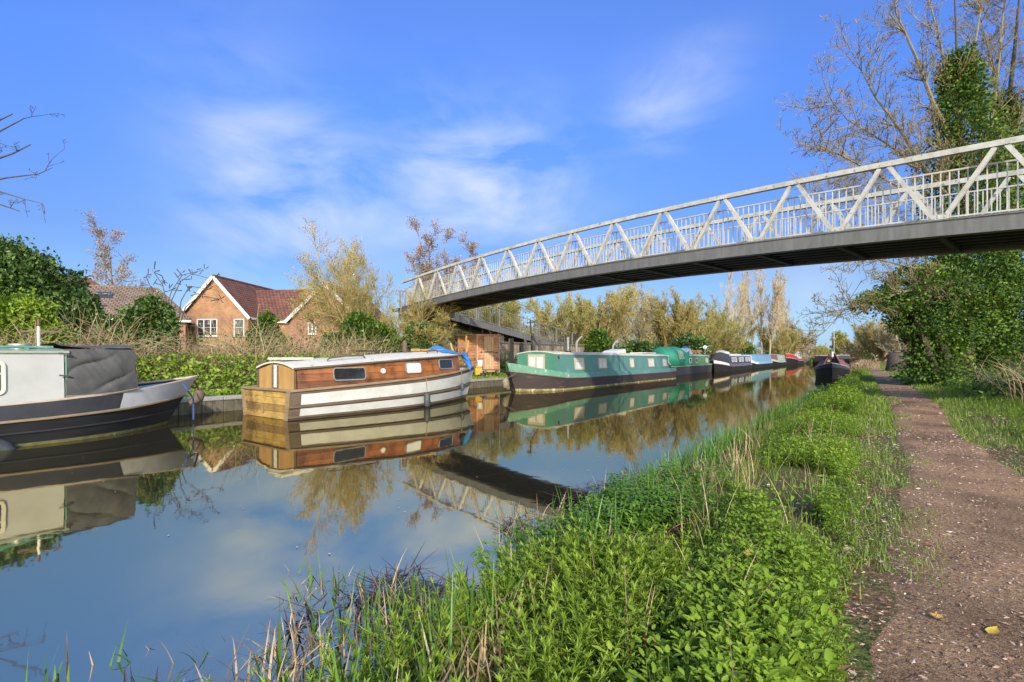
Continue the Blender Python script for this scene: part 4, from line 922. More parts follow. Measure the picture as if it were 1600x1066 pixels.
small('log_pile', 'pile of orange brown firewood on the leaf green boat roof', 'firewood', DB, 3.5, 0.1, 1.52, b_logs)
def b_dish(o):
    MB().tube([(0,0,0),(0,0,1.5)], 0.035, 7).build('pole', M['zinc'], o)
    m = MB(); m.loft([[(0.06*r*r*4, r*math.cos(a), 1.5+r*math.sin(a)) for a in [2*PI*j/14 for j in range(14)]] for r in (0.02,0.1,0.17)], cap=False); m.beam((0,-0.45,1.62),(0.1,0.5,1.46),0.05,0.03); m.build('dish', M['white_board'], o, solid=0.02)
small('satellite_dish', 'white dish on a pole between the emerald hooded boat and the navy boat', 'dish', DB, 6.0, -0.2, 0.7, b_dish)

# navy boat with a cratch cover, bow near
ns = lambda x: interp(x, [-7.5,4,5.5,7.5], [0.62,0.60,0.66,1.02])
nc = Cabin(-7.0, 4.6, 0.93, 0.86, 0.60, 1.40, 0.10)
nw = [(x,1.05,1,1.0,0.46,M['white_board'],M['house_glass'],0.06,0.05,(('v',0.0),)) for x in (3.4,1.9,-0.3,-1.8,-4.2,-5.9)]
NB, NG = narrowboat('narrowboat', 'navy narrowboat with a dark slanting cratch cover and a row of wide windows', st(55.0,-10.3), BOW_NEAR, 15.0, 2.1, 1, ns, 0.72, nc,
    dict(hull=M['black_hull'], upper=M['navy_paint'], cabin=M['navy_paint'], roof=M['white_paint'], gun=M['pink_line'], rub=M['pink_line']), wins=nw, bow_len=2.6)
ct = MB(); ct.loft([[(4.62,0.95,0.62),(4.62,0.80,1.55),(4.62,0,1.78),(4.62,-0.80,1.55),(4.62,-0.95,0.62)],[(6.2,0.72,0.8),(5.9,0.42,1.25),(5.75,0,1.72),(5.9,-0.42,1.25),(6.2,-0.72,0.8)]]); ct.build('cratch_cover', M['slate_paint'], NB)
MB().loft([[(x, y, z) for y, z in ((0.7*k,1.5),(0.55*k,1.75*h),(0,1.88*h),(-0.55*k,1.75*h),(-0.7*k,1.5))] for x, k, h in ((4.6,0.7,0.95),(4.0,1,1.05),(3.2,0.95,1.02),(2.6,0.6,0.9))]).build('roof_cover', M['pale_tarp'], NB, smooth=True)
bp_ = MB(); bp_.loft([[(x, s_*(y+0.012), z) for x, y, z in (NG[i][4], NG[i][5])] for s_ in (1,) for i in range(29, len(NG))], closed=False); bp_.build('bow_panel', M['white_paint'], NB)
MB().box((-2.0,0,1.56),(5.0,0.5,0.10)).build('roof_board', M['white_paint'], NB)

# blue boat, bow near
bs = lambda x: interp(x, [-8.5,5,6.5,8.5], [0.70,0.66,0.72,1.15])
bc = Cabin(-7.5, 6.8, 0.95, 0.88, 0.62, 1.55, 0.08)
BB, BG = narrowboat('narrowboat', 'pale blue windowless narrowboat with a white sweeping bow', st(71.5,-10.3), BOW_NEAR, 17.0, 2.2, 1, bs, 0.70, bc,
    dict(hull=M['black_hull'], upper=M['blue_paint'], cabin=M['blue_paint'], roof=M['blue_paint'], gun=M['white_paint'], rub=M['white_paint']), bow_len=3.2)
bp_ = MB(); bp_.loft([[(x, (y+0.012), z) for x, y, z in (BG[i][4], BG[i][5])] for i in range(26, len(BG))], closed=False); bp_.build('bow_panel', M['white_paint'], BB)
MB().box((6.83,0.1,1.15),(0.03,0.9,0.7)).build('front_door', M['white_paint'], BB)
# sage boat with a maroon stern cover
ss = lambda x: interp(x, [-6,3,4.5,6], [0.66,0.64,0.72,1.0])
cc = Cabin(-5.2, 4.2, 0.95, 0.88, 0.62, 1.62, 0.1)
SB, SG = narrowboat('narrowboat', 'sage green narrowboat with a small maroon bow cover behind the blue boat', st(87.5,-9.9), BOW_NEAR, 12.5, 2.2, 1, ss, 0.7, cc,
    dict(hull=M['black_hull'], upper=M['sage_paint'], cabin=M['sage_paint'], roof=M['sage_paint'], gun=M['white_paint']), wins=[(2.4,1.1,1,1.2,0.5,M['white_board'],M['house_glass'],0.04,0.06),(-0.6,1.1,1,1.2,0.5,M['white_board'],M['house_glass'],0.04,0.06)])
MB().loft([[(4.25,0.95,0.7),(4.25,0.8,1.6),(4.25,-0.8,1.6),(4.25,-0.95,0.7)],[(5.5,0.6,0.85),(5.1,0.4,1.45),(5.1,-0.4,1.45),(5.5,-0.6,0.85)]]).build('bow_cover', M['maroon_canvas'], SB)
# red and white boat
rs = lambda x: interp(x, [-8,3,5.5,8], [0.9,0.85,1.0,1.55])
rc = Cabin(-7.0, 4.5, 1.15, 1.05, 0.85, 1.95, 0.12)
RB, RGg = narrowboat('barge', 'red and white barge with a red canopy on its roof', st(107,-9.3), BOW_NEAR, 17.5, 2.9, 1, rs, 0.62, rc,
    dict(hull=M['black_hull'], upper=M['red_paint'], cabin=M['white_paint'], roof=M['white_paint'], gun=M['white_paint'], rub=M['white_paint']), wins=[(x,1.45,1,1.5,0.6,M['sage_paint'],M['house_glass'],0.05,0.06) for x in (0.0,-3.6)], bow_len=3.6)
RB.scale = (1.15,1.1,1.2)
cb = MB(); cb.loft([[(x, y, z) for y, z in ((-0.95,2.0),(0.95,2.0),(0.9,2.65),(0,2.95),(-0.9,2.65))] for x in (-5.5,0.5)]); cb.build('wheelhouse', M['red_paint'], RB)
MB().box((6.0,0.55,1.5),(0.8,0.6,0.4)).build('bow_locker', M['red_paint'], RB)
# far dark boats at the end of the reach
for i, (s, t, hull, top, lab) in enumerate(((131,-8.6,'black_hull','navy_paint','dark navy narrowboat farthest down the line of moored boats'),(150,-7.4,'black_hull','brown_hull','brown narrowboat nearly lost at the far end of the reach'))):
    q = Cabin(-6,4.5,0.95,0.88,0.6,1.5,0.1)
    narrowboat('narrowboat', lab, st(s,t), BOW_NEAR, 14, 2.1, 1, ss, 0.7, q, dict(hull=M[hull], upper=M[top], cabin=M[top], roof=M['grey_deck']), wins=[(1.5,1.05,1,1.0,0.4,M['white_board'],M['house_glass'],0.04,0.06),(-2.5,1.05,1,1.0,0.4,M['white_board'],M['house_glass'],0.04,0.06)])
q = Cabin(-6,4.5,0.95,0.88,0.6,1.5,0.1)
narrowboat('narrowboat', 'black narrowboat lying across the water beyond the maroon covered boat', st(100,-2.6), BOW_NEAR+0.35, 14, 2.1, 1, ss, 0.7, q, dict(hull=M['black_hull'], upper=M['slate_paint'], cabin=M['slate_paint'], roof=M['white_paint']), wins=[(1.5,1.05,1,1.0,0.4,M['white_board'],M['house_glass'],0.04,0.06)])
# maroon covered boat on the near bank, bow towards the camera
ps_ = lambda x: interp(x, [-7.5,3,5,7.5], [0.60,0.58,0.62,0.95])
PB, PG = narrowboat('narrowboat', 'black narrowboat under a maroon tent cover moored by the grassy near bank', st(43.1,-1.12), BOW_NEAR+0.02, 15.0, 1.9, 1, ps_, 0.74, None,
    dict(hull=M['black_hull'], upper=M['slate_paint'], gun=M['grey_deck'], deck=M['slate_paint'], rub=M['slate_paint']), bow_len=2.8, p=1.9, group='narrowboats moored along the near bank')
tn = MB()
tn.loft([[(x, 0.97*k, 0.60), (x, 0.62*k, 1.12), (x+e_, 0.05, zt), (x+e_, -0.05, zt), (x, -0.62*k, 1.12), (x, -0.97*k, 0.60)] for x, k, zt, e_ in ((-6.6,0.9,1.42,0),(-2,1,1.48,0),(3.8,1,1.52,0.1))]); tn.build('tent_cover', M['maroon_canvas'], PB)
fl = MB(); fl.add([(3.85,0.05,1.60),(3.95,1.02,0.60),(4.9,0.55,0.66),(4.2,0.16,1.50)], [(0,1,2,3)]); fl.add([(3.85,-0.05,1.60),(3.95,-1.02,0.60),(4.9,-0.55,0.66),(4.2,-0.16,1.50)], [(0,1,2,3)]); fl.build('cover_flap', M['maroon_canvas'], PB, solid=0.03)
MB().box((4.0,0,0.95),(0.04,1.0,0.62)).build('front_bulkhead', M['slate_paint'], PB)
for y, z, col in ((0.05,1.25,'red_paint'),(-0.2,1.05,'pale_ply'),(0.3,0.85,'pale_ply')): MB().plate((4.03,y,z),(0,1,0),(0,0,1),0.16,0.14,0.03,0.04).build('painted_panel', M[col] if col == 'red_paint' else M['yellow_leaf'], PB)
ml_ = MB(); ml_.tube([(4.5,0,1.3),(4.5,0,1.65)], 0.1, 10); ml_.build('head_lamp', M['zinc'], PB)
ml_ = MB(); ml_.tube([(3.2,0.1,1.5),(3.15,0.1,3.3)], 0.016, 6); ml_.build('flag_pole', M['white_paint'], PB)
# ------------------------------------------------------------------ footbridge
BO = Vector((-4.58, 24.4, 0)); BD = Vector((1.106, -1.294, 0)); BN = Vector((0.760, 0.650, 0))   # origin, one panel, horizontal normal (away from the camera)
KZ = 1.3/41.5
zr = lambda n: H + KZ*(133.5-0.28*(n-5.4)**2)
zd = lambda n: H + KZ*(93.6-0.30*(n-5.5)**2)
def BP(n, z, off=0.0): p = BO + BD*n + BN*off; return Vector((p.x, p.y, z))
BW = 2.25; N0, N1 = -0.9, 15.1
br = thing('footbridge', 'arched grey steel footbridge with zigzag truss parapets crossing the canal', 'bridge', BO)
def along(fn, a=N0, b=N1, k=33): return [fn(lerp(a, b, i/(k-1))) for i in range(k)]
def strip(name, prof, m, parent, off, zf, a=N0, b=N1, k=33):
    """sweep a rectangle profile (o0,o1,z0,z1) along the bridge"""
    g = MB(br.location); o0, o1, z0, z1 = prof
    g.loft([[BP(n, zf(n)+z0, off+o0), BP(n, zf(n)+z0, off+o1), BP(n, zf(n)+z1, off+o1), BP(n, zf(n)+z1, off+o0)] for n in [lerp(a,b,i/(k-1)) for i in range(k)]])
    return g.build(name, m, parent)
for off, sgn in ((0.0, 1), (BW, -1)):
    strip('top_rail', (-0.06,0.06,-0.05,0.055), M['steel_rail'], br, off, zr)
    gd = strip('edge_girder', (-0.05,0.05,-0.27,0.0), M['girder_grey'], br, off, zd)
    strip('girder_lip', (-0.075,0.12,-0.012,0.016), M['girder_grey'], gd, off, zd)
    strip('lower_flange', (-0.09,0.12,-0.30,-0.272), M['girder_grey'], gd, off, zd)
    for n in range(0, 16):
        for dn in (-0.5, 0.5):
            if n+dn < N0 or n+dn > N1: continue
            g = MB(br.location); f = 0.045 if dn > 0 else -0.045
            g.beam(BP(n+f, zr(n)-0.055, off), BP(n+dn-f*0.9, zd(n+dn)+0.018, off), 0.075, 0.085, BN)
            g.build('diagonal', M['steel_light'], br)
    for n in range(0, 15):
        g = MB(br.location); c = BP(n+0.5, zd(n+0.5)+0.055, off-sgn*0.052); g.plate(c, BD*(-sgn), (0,0,1), 0.30, 0.11, 0.012)
        for q in (-0.1,0,0.1): g.plate(c+BD.normalized()*q-BN*sgn*0.012, BD*(-sgn), (0,0,1), 0.026, 0.026, 0.012, 0.012, 2)
        g.build('gusset_plate', M['steel_rail'], br)
    io = off + sgn*0.17
    for n in range(-1, 15):
        a, b = max(N0, n), min(N1, n+1)
        g = MB(br.location)
        hA = lambda q: zd(q)+0.97
        g.beam(BP(a, hA(a), io), BP(b, hA(b), io), 0.035, 0.03); g.beam(BP(a, zd(a)+0.09, io), BP(b, zd(b)+0.09, io), 0.03, 0.03)
        k = 13
        for i in range(k):
            q = lerp(n, n+1, (i+0.5)/k)
            if q < a or q > b: continue
            g.beam(BP(q, zd(q)+0.10, io), BP(q, hA(q)-0.015, io), 0.02, 0.02, BN)
        g.build('railing_panel', M['steel_light'], br)
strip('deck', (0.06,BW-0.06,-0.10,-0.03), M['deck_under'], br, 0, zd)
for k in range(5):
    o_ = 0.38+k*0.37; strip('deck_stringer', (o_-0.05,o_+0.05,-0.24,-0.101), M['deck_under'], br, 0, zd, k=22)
g = MB(br.location)
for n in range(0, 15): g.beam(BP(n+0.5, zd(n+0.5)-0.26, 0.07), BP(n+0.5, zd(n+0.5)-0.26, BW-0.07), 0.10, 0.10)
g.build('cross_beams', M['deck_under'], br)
for n in (-0.55, 14.3):
    for o_ in (0.25, BW-0.25):
        p = BP(n, 0, o_); g = MB(br.location); g.box((p.x, p.y, (zd(n)-0.3)/2+0.1), (0.42,0.42,zd(n)-0.3-0.2), math.atan2(BD.y,BD.x)); g.build('pier', M['concrete'] if n < 0 else M['girder_grey'], br, bevel=0.02)
g = MB(br.location); g.beam(BP(-0.55, zd(0)-0.42, -0.35), BP(-0.55, zd(0)-0.42, BW+0.35), 0.5, 0.26); g.build('pier_cap', M['girder_grey'], br)
# landing and ramp
rp = thing('access_ramp', 'long sloping grey ramp with white railings leading down from the footbridge landing', 'ramp', BP(-1.0, 0, 1.0))
r0 = BP(-1.25, zd(-0.9)-0.02, 0.55); rdir = Vector((U[0]*0.985+U[1]*0.10, U[1]*0.985-U[0]*0.10, 0)).normalized(); rn = Vector((rdir.y, -rdir.x, 0))
def RP(k, off, dz=0.0):
    z = lerp(r0.z, 1.2, min(1, max(0, (k-1.2)/19.0))); return Vector((r0.x+rdir.x*k+rn.x*off, r0.y+rdir.y*k+rn.y*off, z+dz))
RW = 1.9
def rstrip(name, o0, o1, z0, z1, m, a=0.2, b=20.6):
    g = MB(rp.location); g.loft([[RP(k,o0,z0),RP(k,o1,z0),RP(k,o1,z1),RP(k,o0,z1)] for k in np.linspace(a,b,12)]); return g.build(name, m, rp)
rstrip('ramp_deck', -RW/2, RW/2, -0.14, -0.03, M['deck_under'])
for s_ in (-1, 1):
    rstrip('edge_girder', s_*RW/2-0.05, s_*RW/2+0.05, -0.34, 0.02, M['girder_grey'])
    for j in range(10):
        a, b = 0.2+2.04*j, 0.2+2.04*(j+1); g = MB(rp.location); oo = s_*(RW/2-0.07)
        g.beam(RP(a,oo,1.08), RP(b,oo,1.08), 0.045, 0.045); g.beam(RP(a,oo,0.12), RP(b,oo,0.12), 0.035, 0.035)
        g.beam(RP(a+0.03,oo,0.0), RP(a+0.03,oo,1.10), 0.06, 0.06, BN)
        for q in np.arange(a+0.17, b, 0.22): g.beam(RP(q,oo,0.13), RP(q,oo,1.07), 0.012, 0.012, BN)
        g.build('railing_panel', M['shed_dark'], rp)
for k in (6.8, 13.5, 19.0):
    for oo in (-0.65, 0.65):
        p = RP(k, oo, -0.34); g = MB(rp.location); g.box((p.x,p.y,p.z/2+0.2), (0.26,0.26,p.z-0.4), ANG); g.build('column', M['post_dark'], rp)
g = MB(rp.location); g.loft([[BP(n, zd(-0.9)-0.2, o_), BP(n, zd(-0.9)-0.03, o_)] for n, o_ in ((-1.5,-0.1),(-0.93,-0.1),(-0.93,BW+0.1),(-1.5,BW+0.1))]); g.build('landing', M['deck_under'], rp)
# lower return flight with grey posts and boards
def post_fence(name, label, p0, p1, h, bay, mboard, mpost, rails=True, z=None):
    d = (p1-p0); L = d.length; d.normalize(); a = math.atan2(d.y, d.x); o = thing(name, label, 'fence', p0, a)
    nb = max(1, int(round(L/bay))); w_ = L/nb
    for i in range(nb+1): MB().box((i*w_, -0.05, h/2+0.02), (0.12,0.12,h+0.25)).build('post', mpost, o)
    for i in range(nb):
        m = MB(); m.box(((i+0.5)*w_, 0.03, h/2), (w_-0.02,0.03,h-0.1)); m.build('board_panel', mboard, o)
        if rails: m = MB(); m.box(((i+0.5)*w_, -0.01, h*0.92),(w_-0.13,0.05,0.08)); m.box(((i+0.5)*w_, -0.01, h*0.25),(w_-0.13,0.05,0.08)); m.build('rail', mpost, o)
    return o
def ground_at(p, dz=0.0): s, t = to_st(p); return Vector((p[0], p[1], gz(s,t)+dz))
post_fence('timber_fence', 'weathered board fence with dark posts under the bridge ramp', ground_at(st(21.6,-17.2)), ground_at(st(37.5,-16.4)), 1.5, 1.6, M['fence_wood'], M['post_dark'])
for i, (x, Y, lab) in enumerate(((800,25.0,'tall dark timber post standing left of the green narrowboat bow'),(815,26.0,'shorter weathered post beside the ramp column'),(833,27.0,'thick dark post under the ramp behind the green narrowboat'))):
    p = ground_at(px(x,560,Y)); o = thing('timber_post', lab, 'post', p, 0.3*i, 'posts under the ramp'); h = (1.9,1.7,2.2)[i]
    m = MB(); m.loft([[(0.09*k*sx,0.09*k*sy,z) for sx, sy in ((-1,-1),(1,-1),(1,1),(-1,1))] for z, k in ((-0.1,1.05),(h-0.05,1),(h,0.7))]); m.build('shaft', M['post_dark'], o)
for i, (x, Y) in enumerate(((901,33),(958,36))):
    p = ground_at(px(x,560,Y)); o = thing('concrete_post', ('cranked concrete fence post left of the round ivy bush','cranked concrete fence post right of the round ivy bush')[i], 'post', p, 0.2, 'concrete fence posts')
    m = MB(); m.tube([(0,0,-0.1),(0,0,1.75),(0.12,0,1.95),(0.38,0.0,2.2)], [0.075,0.07,0.06,0.045], 4); m.build('shaft', M['concrete'], o)

# ------------------------------------------------------------------ shed and clutter
so_ = ground_at(px(745,578,24.6)); sa_ = math.radians(22)
sh = thing('garden_shed', 'small orange brown clapboard shed with a plank door', 'shed', so_, sa_)
def shed():
    W, D, h = 1.12, 1.05, 1.82         # door face along local x, side face along local y
    # local frame: near corner at the origin; door face runs +x, side face runs along -x..: use two walls meeting at the corner
    fx = Vector((math.cos(math.radians(-4)), math.sin(math.radians(-4)), 0)); fy = Vector((-0.72, 0.70, 0))
    def wall(a, b, h0, h1, name):
        m = MB(); n = 13
        for i in range(n):                # overlapping lapped boards
            z0, z1 = i/n, (i+1)/n; nrm = Vector((b-a).cross(Vector((0,0,1)))).normalized()
            A0, B0 = a+nrm*0.028, b+nrm*0.028; hh = lambda f, q: lerp(h0, h1, f)*q
            m.add([A0+Vector((0,0,hh(0,z0))), B0+Vector((0,0,hh(1,z0))), b+nrm*0.004+Vector((0,0,hh(1,z1))), a+nrm*0.004+Vector((0,0,hh(0,z1))),
                   a-nrm*0.03+Vector((0,0,hh(0,z0))), b-nrm*0.03+Vector((0,0,hh(1,z0))), b-nrm*0.03+Vector((0,0,hh(1,z1))), a-nrm*0.03+Vector((0,0,hh(0,z1)))],
                  [(0,1,2,3),(7,6,5,4),(0,4,5,1),(3,2,6,7),(0,3,7,4),(1,5,6,2)])
        return m.build(name, M['shed_board'], sh)
    c0, c1, c2 = Vector((0,0,0)), fx*W, fy*D; c3 = c1+fy*D
    wall(c0, c1, h, h-0.02, 'wall'); wall(c2, c0, h-0.12, h, 'wall'); wall(c1, c3, h-0.02, h-0.14, 'wall'); wall(c3, c2, h-0.14, h-0.12, 'wall')
    r = MB(); r.loft([[p+Vector((0,0,z)) for p in (c0-fx*0.06-fy*0.06, c1+fx*0.06-fy*0.06, c3+fx*0.06+fy*0.06, c2-fx*0.06+fy*0.06)] for z in (h+0.005, h+0.05)]); r.build('roof', M['shed_trim'], sh)
    m = MB(); m.beam(c0+Vector((0.0,-0.04,0)), c0+Vector((0,-0.04,h)), 0.07, 0.07, (1,0,0)); m.beam(c1+Vector((0.01,-0.03,0)), c1+Vector((0.01,-0.03,h-0.02)), 0.05, 0.05, (1,0,0)); m.build('corner_post', M['shed_trim'], sh)
    a, b = fx*0.36, fx*0.84; nrm = Vector((0,-1,0))
    d = MB(); d.beam(a+nrm*0.05+Vector((0.0,0,0.12)), a+nrm*0.05+Vector((0,0,h-0.06)), 0.005, 0.03, nrm)
    d = MB()
    for i in range(4):
        q = fx*lerp(0.42, 0.78, i/3); d.box((q.x, q.y-0.055, (h-0.18)/2+0.12), (0.113, 0.03, h-0.2))
    do = d.build('door', M['shed_door'], sh)
    k = MB(); q = fx*0.60; k.box((q.x, q.y-0.085, h*0.55), (0.50, 0.025, 0.05)); k.box((fx.x*0.22, -0.06, h*0.55), (0.06, 0.05, 0.09)); k.box((fx.x*0.98, fx.y-0.06, h*0.53), (0.06,0.05,0.09)); k.build('latch_bar', M['rubber'], do)
shed()
st_ = thing('door_step', 'mossy board step before the shed door', 'step', so_+Vector((0.72,-0.62,0)), sa_-0.07)
m = MB(); m.box((0,0,0.14),(0.95,0.34,0.05)); m.box((-0.3,0,0.05),(0.1,0.25,0.13)); m.box((0.3,0,0.05),(0.1,0.25,0.13)); m.build('boards', M['weathered_wood'], st_)
for i, (x, y, lean, ln, lab) in enumerate(((697,20,-0.40,1.75,'grey weathered plank leaning left of the shed, leftmost of the leaning timbers'),(711,8,-0.55,1.35,'pale plank leaning steeply beside the blue tarpaulin'),(716,4,-0.30,1.35,'short pale plank in the middle of the leaning timbers'),(722,0,0.25,1.5,'pale plank tilted towards the shed wall'),(726,0,0.12,1.7,'upright pale plank closest to the shed wall'))):
    p = ground_at(px(x+2,575,23.3)); o = thing('plank', lab, 'plank', p, 0.2*i, 'planks leaning by the shed')
    m = MB(); m.beam((0,0,0), (math.sin(lean)*ln, 0.12*ln, math.cos(lean)*ln*1.0+0.15), 0.16 if i == 0 else 0.09, 0.03, (0,1,0)); m.build('board', M['fence_wood'] if i == 0 else M['pale_ply'], o)
def ym(o):
    m = MB(); m.box((0,0,0.22),(0.34,0.28,0.34)); m.box((0,0,0.43),(0.26,0.2,0.08)); m.build('body', M['yellow_leaf'], o, bevel=0.03)
    m = MB(); m.tube([(-0.2,0,0.3),(-0.24,0,0.62),(0.2,0,0.66),(0.22,0,0.3)], 0.02, 6); m.build('handle', M['rubber'], o, smooth=True)
    for sx in (-1,1): m = MB(); m.tube([(sx*0.2-0.03,0,0.1),(sx*0.2+0.03,0,0.1)], 0.1, 12); m.build('wheel', M['rubber'], o)
M['yellow_paint'] = mat('yellow_paint', (0.62,0.33,0.02), (0.45,0.24,0.02), 0.5, 6)
o = thing('garden_machine', 'yellow wheeled machine on the grass left of the shed door', 'machine', ground_at(px(747,578,23.6)), 0.4); ym(o)
for ch in o.children:
    if ch.name.startswith('body'): ch.data.materials[0] = M['yellow_paint']
o = thing('plastic_tub', 'small white tub standing on the yellow machine', 'tub', ground_at(px(750,560,23.6), 0.47), 0.2)
m = MB(); m.tube([(0,0,0),(0,0,0.26)], [0.11,0.14], 12); m.tube([(0,0,0.26),(0,0,0.29)], 0.15, 12); m.build('tub_body', M['white_board'], o)
o = thing('bucket', 'black bucket beside the yellow machine by the shed', 'bucket', ground_at(px(754,580,23.2)), 0)
m = MB(); m.tube([(0,0,0),(0,0,0.22)], [0.09,0.12], 12); m.build('pail', M['rubber'], o); m = MB(); m.tube([(-0.12,0,0.22),(-0.07,0,0.33),(0.07,0,0.33),(0.12,0,0.22)], 0.008, 5); m.build('handle', M['zinc'], o)
p0 = ground_at(px(785,575,22.6))
cloth('tarpaulin', 'pale blue sheet slumped on the bank right of the shed', lambda u, v: p0 + Vector((lerp(-0.28,0.32,u)+0.15*(1-v), 0.1*math.sin(u*5)+0.2*v, 0.12+0.95*(1-v)*(1-0.55*u)+0.03*math.sin(9*u))), 14, 14, mat('faded_tarp', (0.16,0.24,0.36), (0.11,0.17,0.27), 0.5, 5, 0.2), 9, 0.10)
for i, (x, y, s_, mm, lab) in enumerate(((779,578,0.32,'white_board','white plastic sack among the clutter right of the shed'),(787,580,0.22,'pale_tarp','small beige sack nearest the green narrowboat bow'))):
    o = thing('sack', lab, 'sack', ground_at(px(x,y,22.4)), i, 'sacks beside the shed'); m = MB()
    m.grid(lambda u, v: Vector((math.cos(2*PI*u)*s_*(0.35+0.65*math.sin(PI*v)**0.6)*0.7, math.sin(2*PI*u)*s_*(0.35+0.65*math.sin(PI*v)**0.6)*0.6, v*s_*1.6))+Vector((mnoise.noise(Vector((u*4,v*4,i))),mnoise.noise(Vector((u*4,v*4,i+5))),0))*0.06, 14, 10); m.build('bag', M[mm], o, smooth=True)
o = thing('hose', 'green hose trailing from the clutter to the boat mooring', 'hose', ground_at(px(786,590,21.5)))
m = MB(); m.tube([Vector((0.35,0.5,0.25)),Vector((0.15,0.25,0.06)),Vector((-0.1,0.0,0.04)),Vector((-0.35,-0.15,0.03)),Vector((-0.2,-0.35,0.03))], 0.03, 6); m.build('tube', M['green_canvas'], o, smooth=True)

# ------------------------------------------------------------------ houses
def gable_house(name, label, loc, rz, W, D, eave, ridge, mwall, mroof, wins, wing=None, over=0.25):
    """gable wall on local y=0 facing -y, ridge along +y"""
    o = thing(name, label, 'house', loc, rz)
    m = MB(); m.loft([[(-W/2,y,-0.3),(W/2,y,-0.3),(W/2,y,eave),(0,y,ridge-0.06),(-W/2,y,eave)] for y in (0,D)]); m.build('wall', mwall, o, uv=True)
    r = MB(); sl = (ridge-eave)/(W/2); e = W/2+over
    for s in (-1,1):
        r.loft([[(0,y,ridge+0.02),(s*e,y,ridge+0.02-sl*e),(s*e,y,ridge-0.10-sl*e),(0,y,ridge-0.10)] for y in (-over,D+over)])
    ro = r.build('roof', mroof, o, uv=True)
    rt = MB(); rt.tube([(0,-over-0.01,ridge+0.03),(0,D+over,ridge+0.03)], 0.09, 8); rt.build('ridge_tiles', mroof, ro, uv=True)
    for s in (-1,1):
        b = MB(); a, c = Vector((0,-over-0.04,ridge-0.06)), Vector((s*e,-over-0.04,ridge-0.06-sl*e)); b.beam(a, c, 0.05, 0.24, (0,0,1)); b.build('bargeboard', M['white_paint'], o)
        b = MB(); b.box((s*(W/2+over-0.02), D/2, eave-sl*over-0.02), (0.06, D, 0.18)); b.build('fascia', M['white_paint'], o)
    for (x, z, w_, h_, n) in wins: house_window(o, (x,-0.02,z), (1,0,0), w_, h_, n)
    return o
def house_window(o, c, r, w_, h_, n):
    c, r = Vector(c), Vector(r); up = Vector((0,0,1)); nn = r.cross(up)
    f = MB().frame(c, r, up, w_, h_, 0.07, 0.06)
    for i in range(1, n): f.beam(c+r*(w_*(i/n-0.5))-up*(h_/2-0.07)+nn*0.03, c+r*(w_*(i/n-0.5))+up*(h_/2-0.07)+nn*0.03, 0.07, 0.05, nn)
    if n == 1: f.beam(c-r*(w_/2-0.07)+nn*0.025, c+r*(w_/2-0.07)+nn*0.025, 0.03, 0.03, nn)
    else: f.beam(c-r*(w_/2-0.07)+up*h_*0.0+nn*0.024, c+r*(w_/2-0.07)+up*h_*0.0+nn*0.024, 0.022, 0.02, nn)
    f.beam(c-r*(w_/2+0.05)-up*(h_/2+0.03)+nn*0.05, c+r*(w_/2+0.05)-up*(h_/2+0.03)+nn*0.05, 0.12, 0.06)
    wo = f.build('window', M['white_paint'], o); MB().plate(c+nn*0.005, r, up, w_-0.12, h_-0.12, 0.012).build('pane', M['house_glass'], wo); return wo
HY = 38.0
hb = px(336,590,HY); hb.z = 0.55; hz = lambda y, Y=HY: H+(HOR-y)*Y/F-0.55
W1 = 5.3
hs_ang = math.radians(-4)
ho = gable_house('brick_house', 'orange brick house with a white bargeboard gable and brown tiled roof', hb, hs_ang, W1, 9.0, hz(492), hz(432), M['brick'], M['roof_tile'],
    [(-0.58,hz(512),1.62,1.3,3),(1.95,hz(512),0.82,1.3,1)])
b = MB(); b.box((0,-0.012,hz(499)),(W1,0.02,0.22)); b.build('brick_band', M['brick_dark'], ho, uv=True)
# cross wing running to the right, its ridge square to the first and its own gable facing the canal
w_ = MB(); ea, rg_ = hz(497), hz(441)
w_.loft([[(x,0.9,-0.3),(x,8.4,-0.3),(x,8.4,ea),(x,4.65,rg_-0.06),(x,0.9,ea)] for x in (2.68,8.3)]); w_.build('wing_wall', M['brick'], ho, uv=True)
r = MB(); sl = (rg_-ea)/3.75
for s in (-1,1): r.loft([[(x,4.65,rg_+0.02),(x,4.65+s*4.0,rg_+0.02-sl*4.0),(x,4.65+s*4.0,rg_-0.10-sl*4.0),(x,4.65,rg_-0.10)] for x in (0.0,8.5)])
r.build('wing_roof', M['roof_tile'], ho, uv=True)
b = MB(); b.box((5.9,0.62,ea-0.26),(5.2,0.08,0.2)); b.build('gutter', M['white_paint'], ho)
b = MB(); b.tube([(5.85,0.72,ea-0.3),(5.85,0.83,ea-0.6),(5.85,0.83,-0.2)], 0.045, 8); b.build('downpipe', M['rust_pipe'], ho)
gw_ = gable_house('brick_house', 'dark red brick gabled house half hidden by the budding willow', px(508,590,36.6).xy.to_3d()+Vector((0,0,0.55)), hs_ang, 5.4, 8.0, hz(498,36.6), hz(443,36.6), M['brick_dark'], M['roof_tile'], [(-0.95,hz(513,36.6),0.62,0.85,2)])
for ch in gw_.children:
    if ch.name.startswith('bargeboard'): ch.data.materials[0] = M['grey_deck']
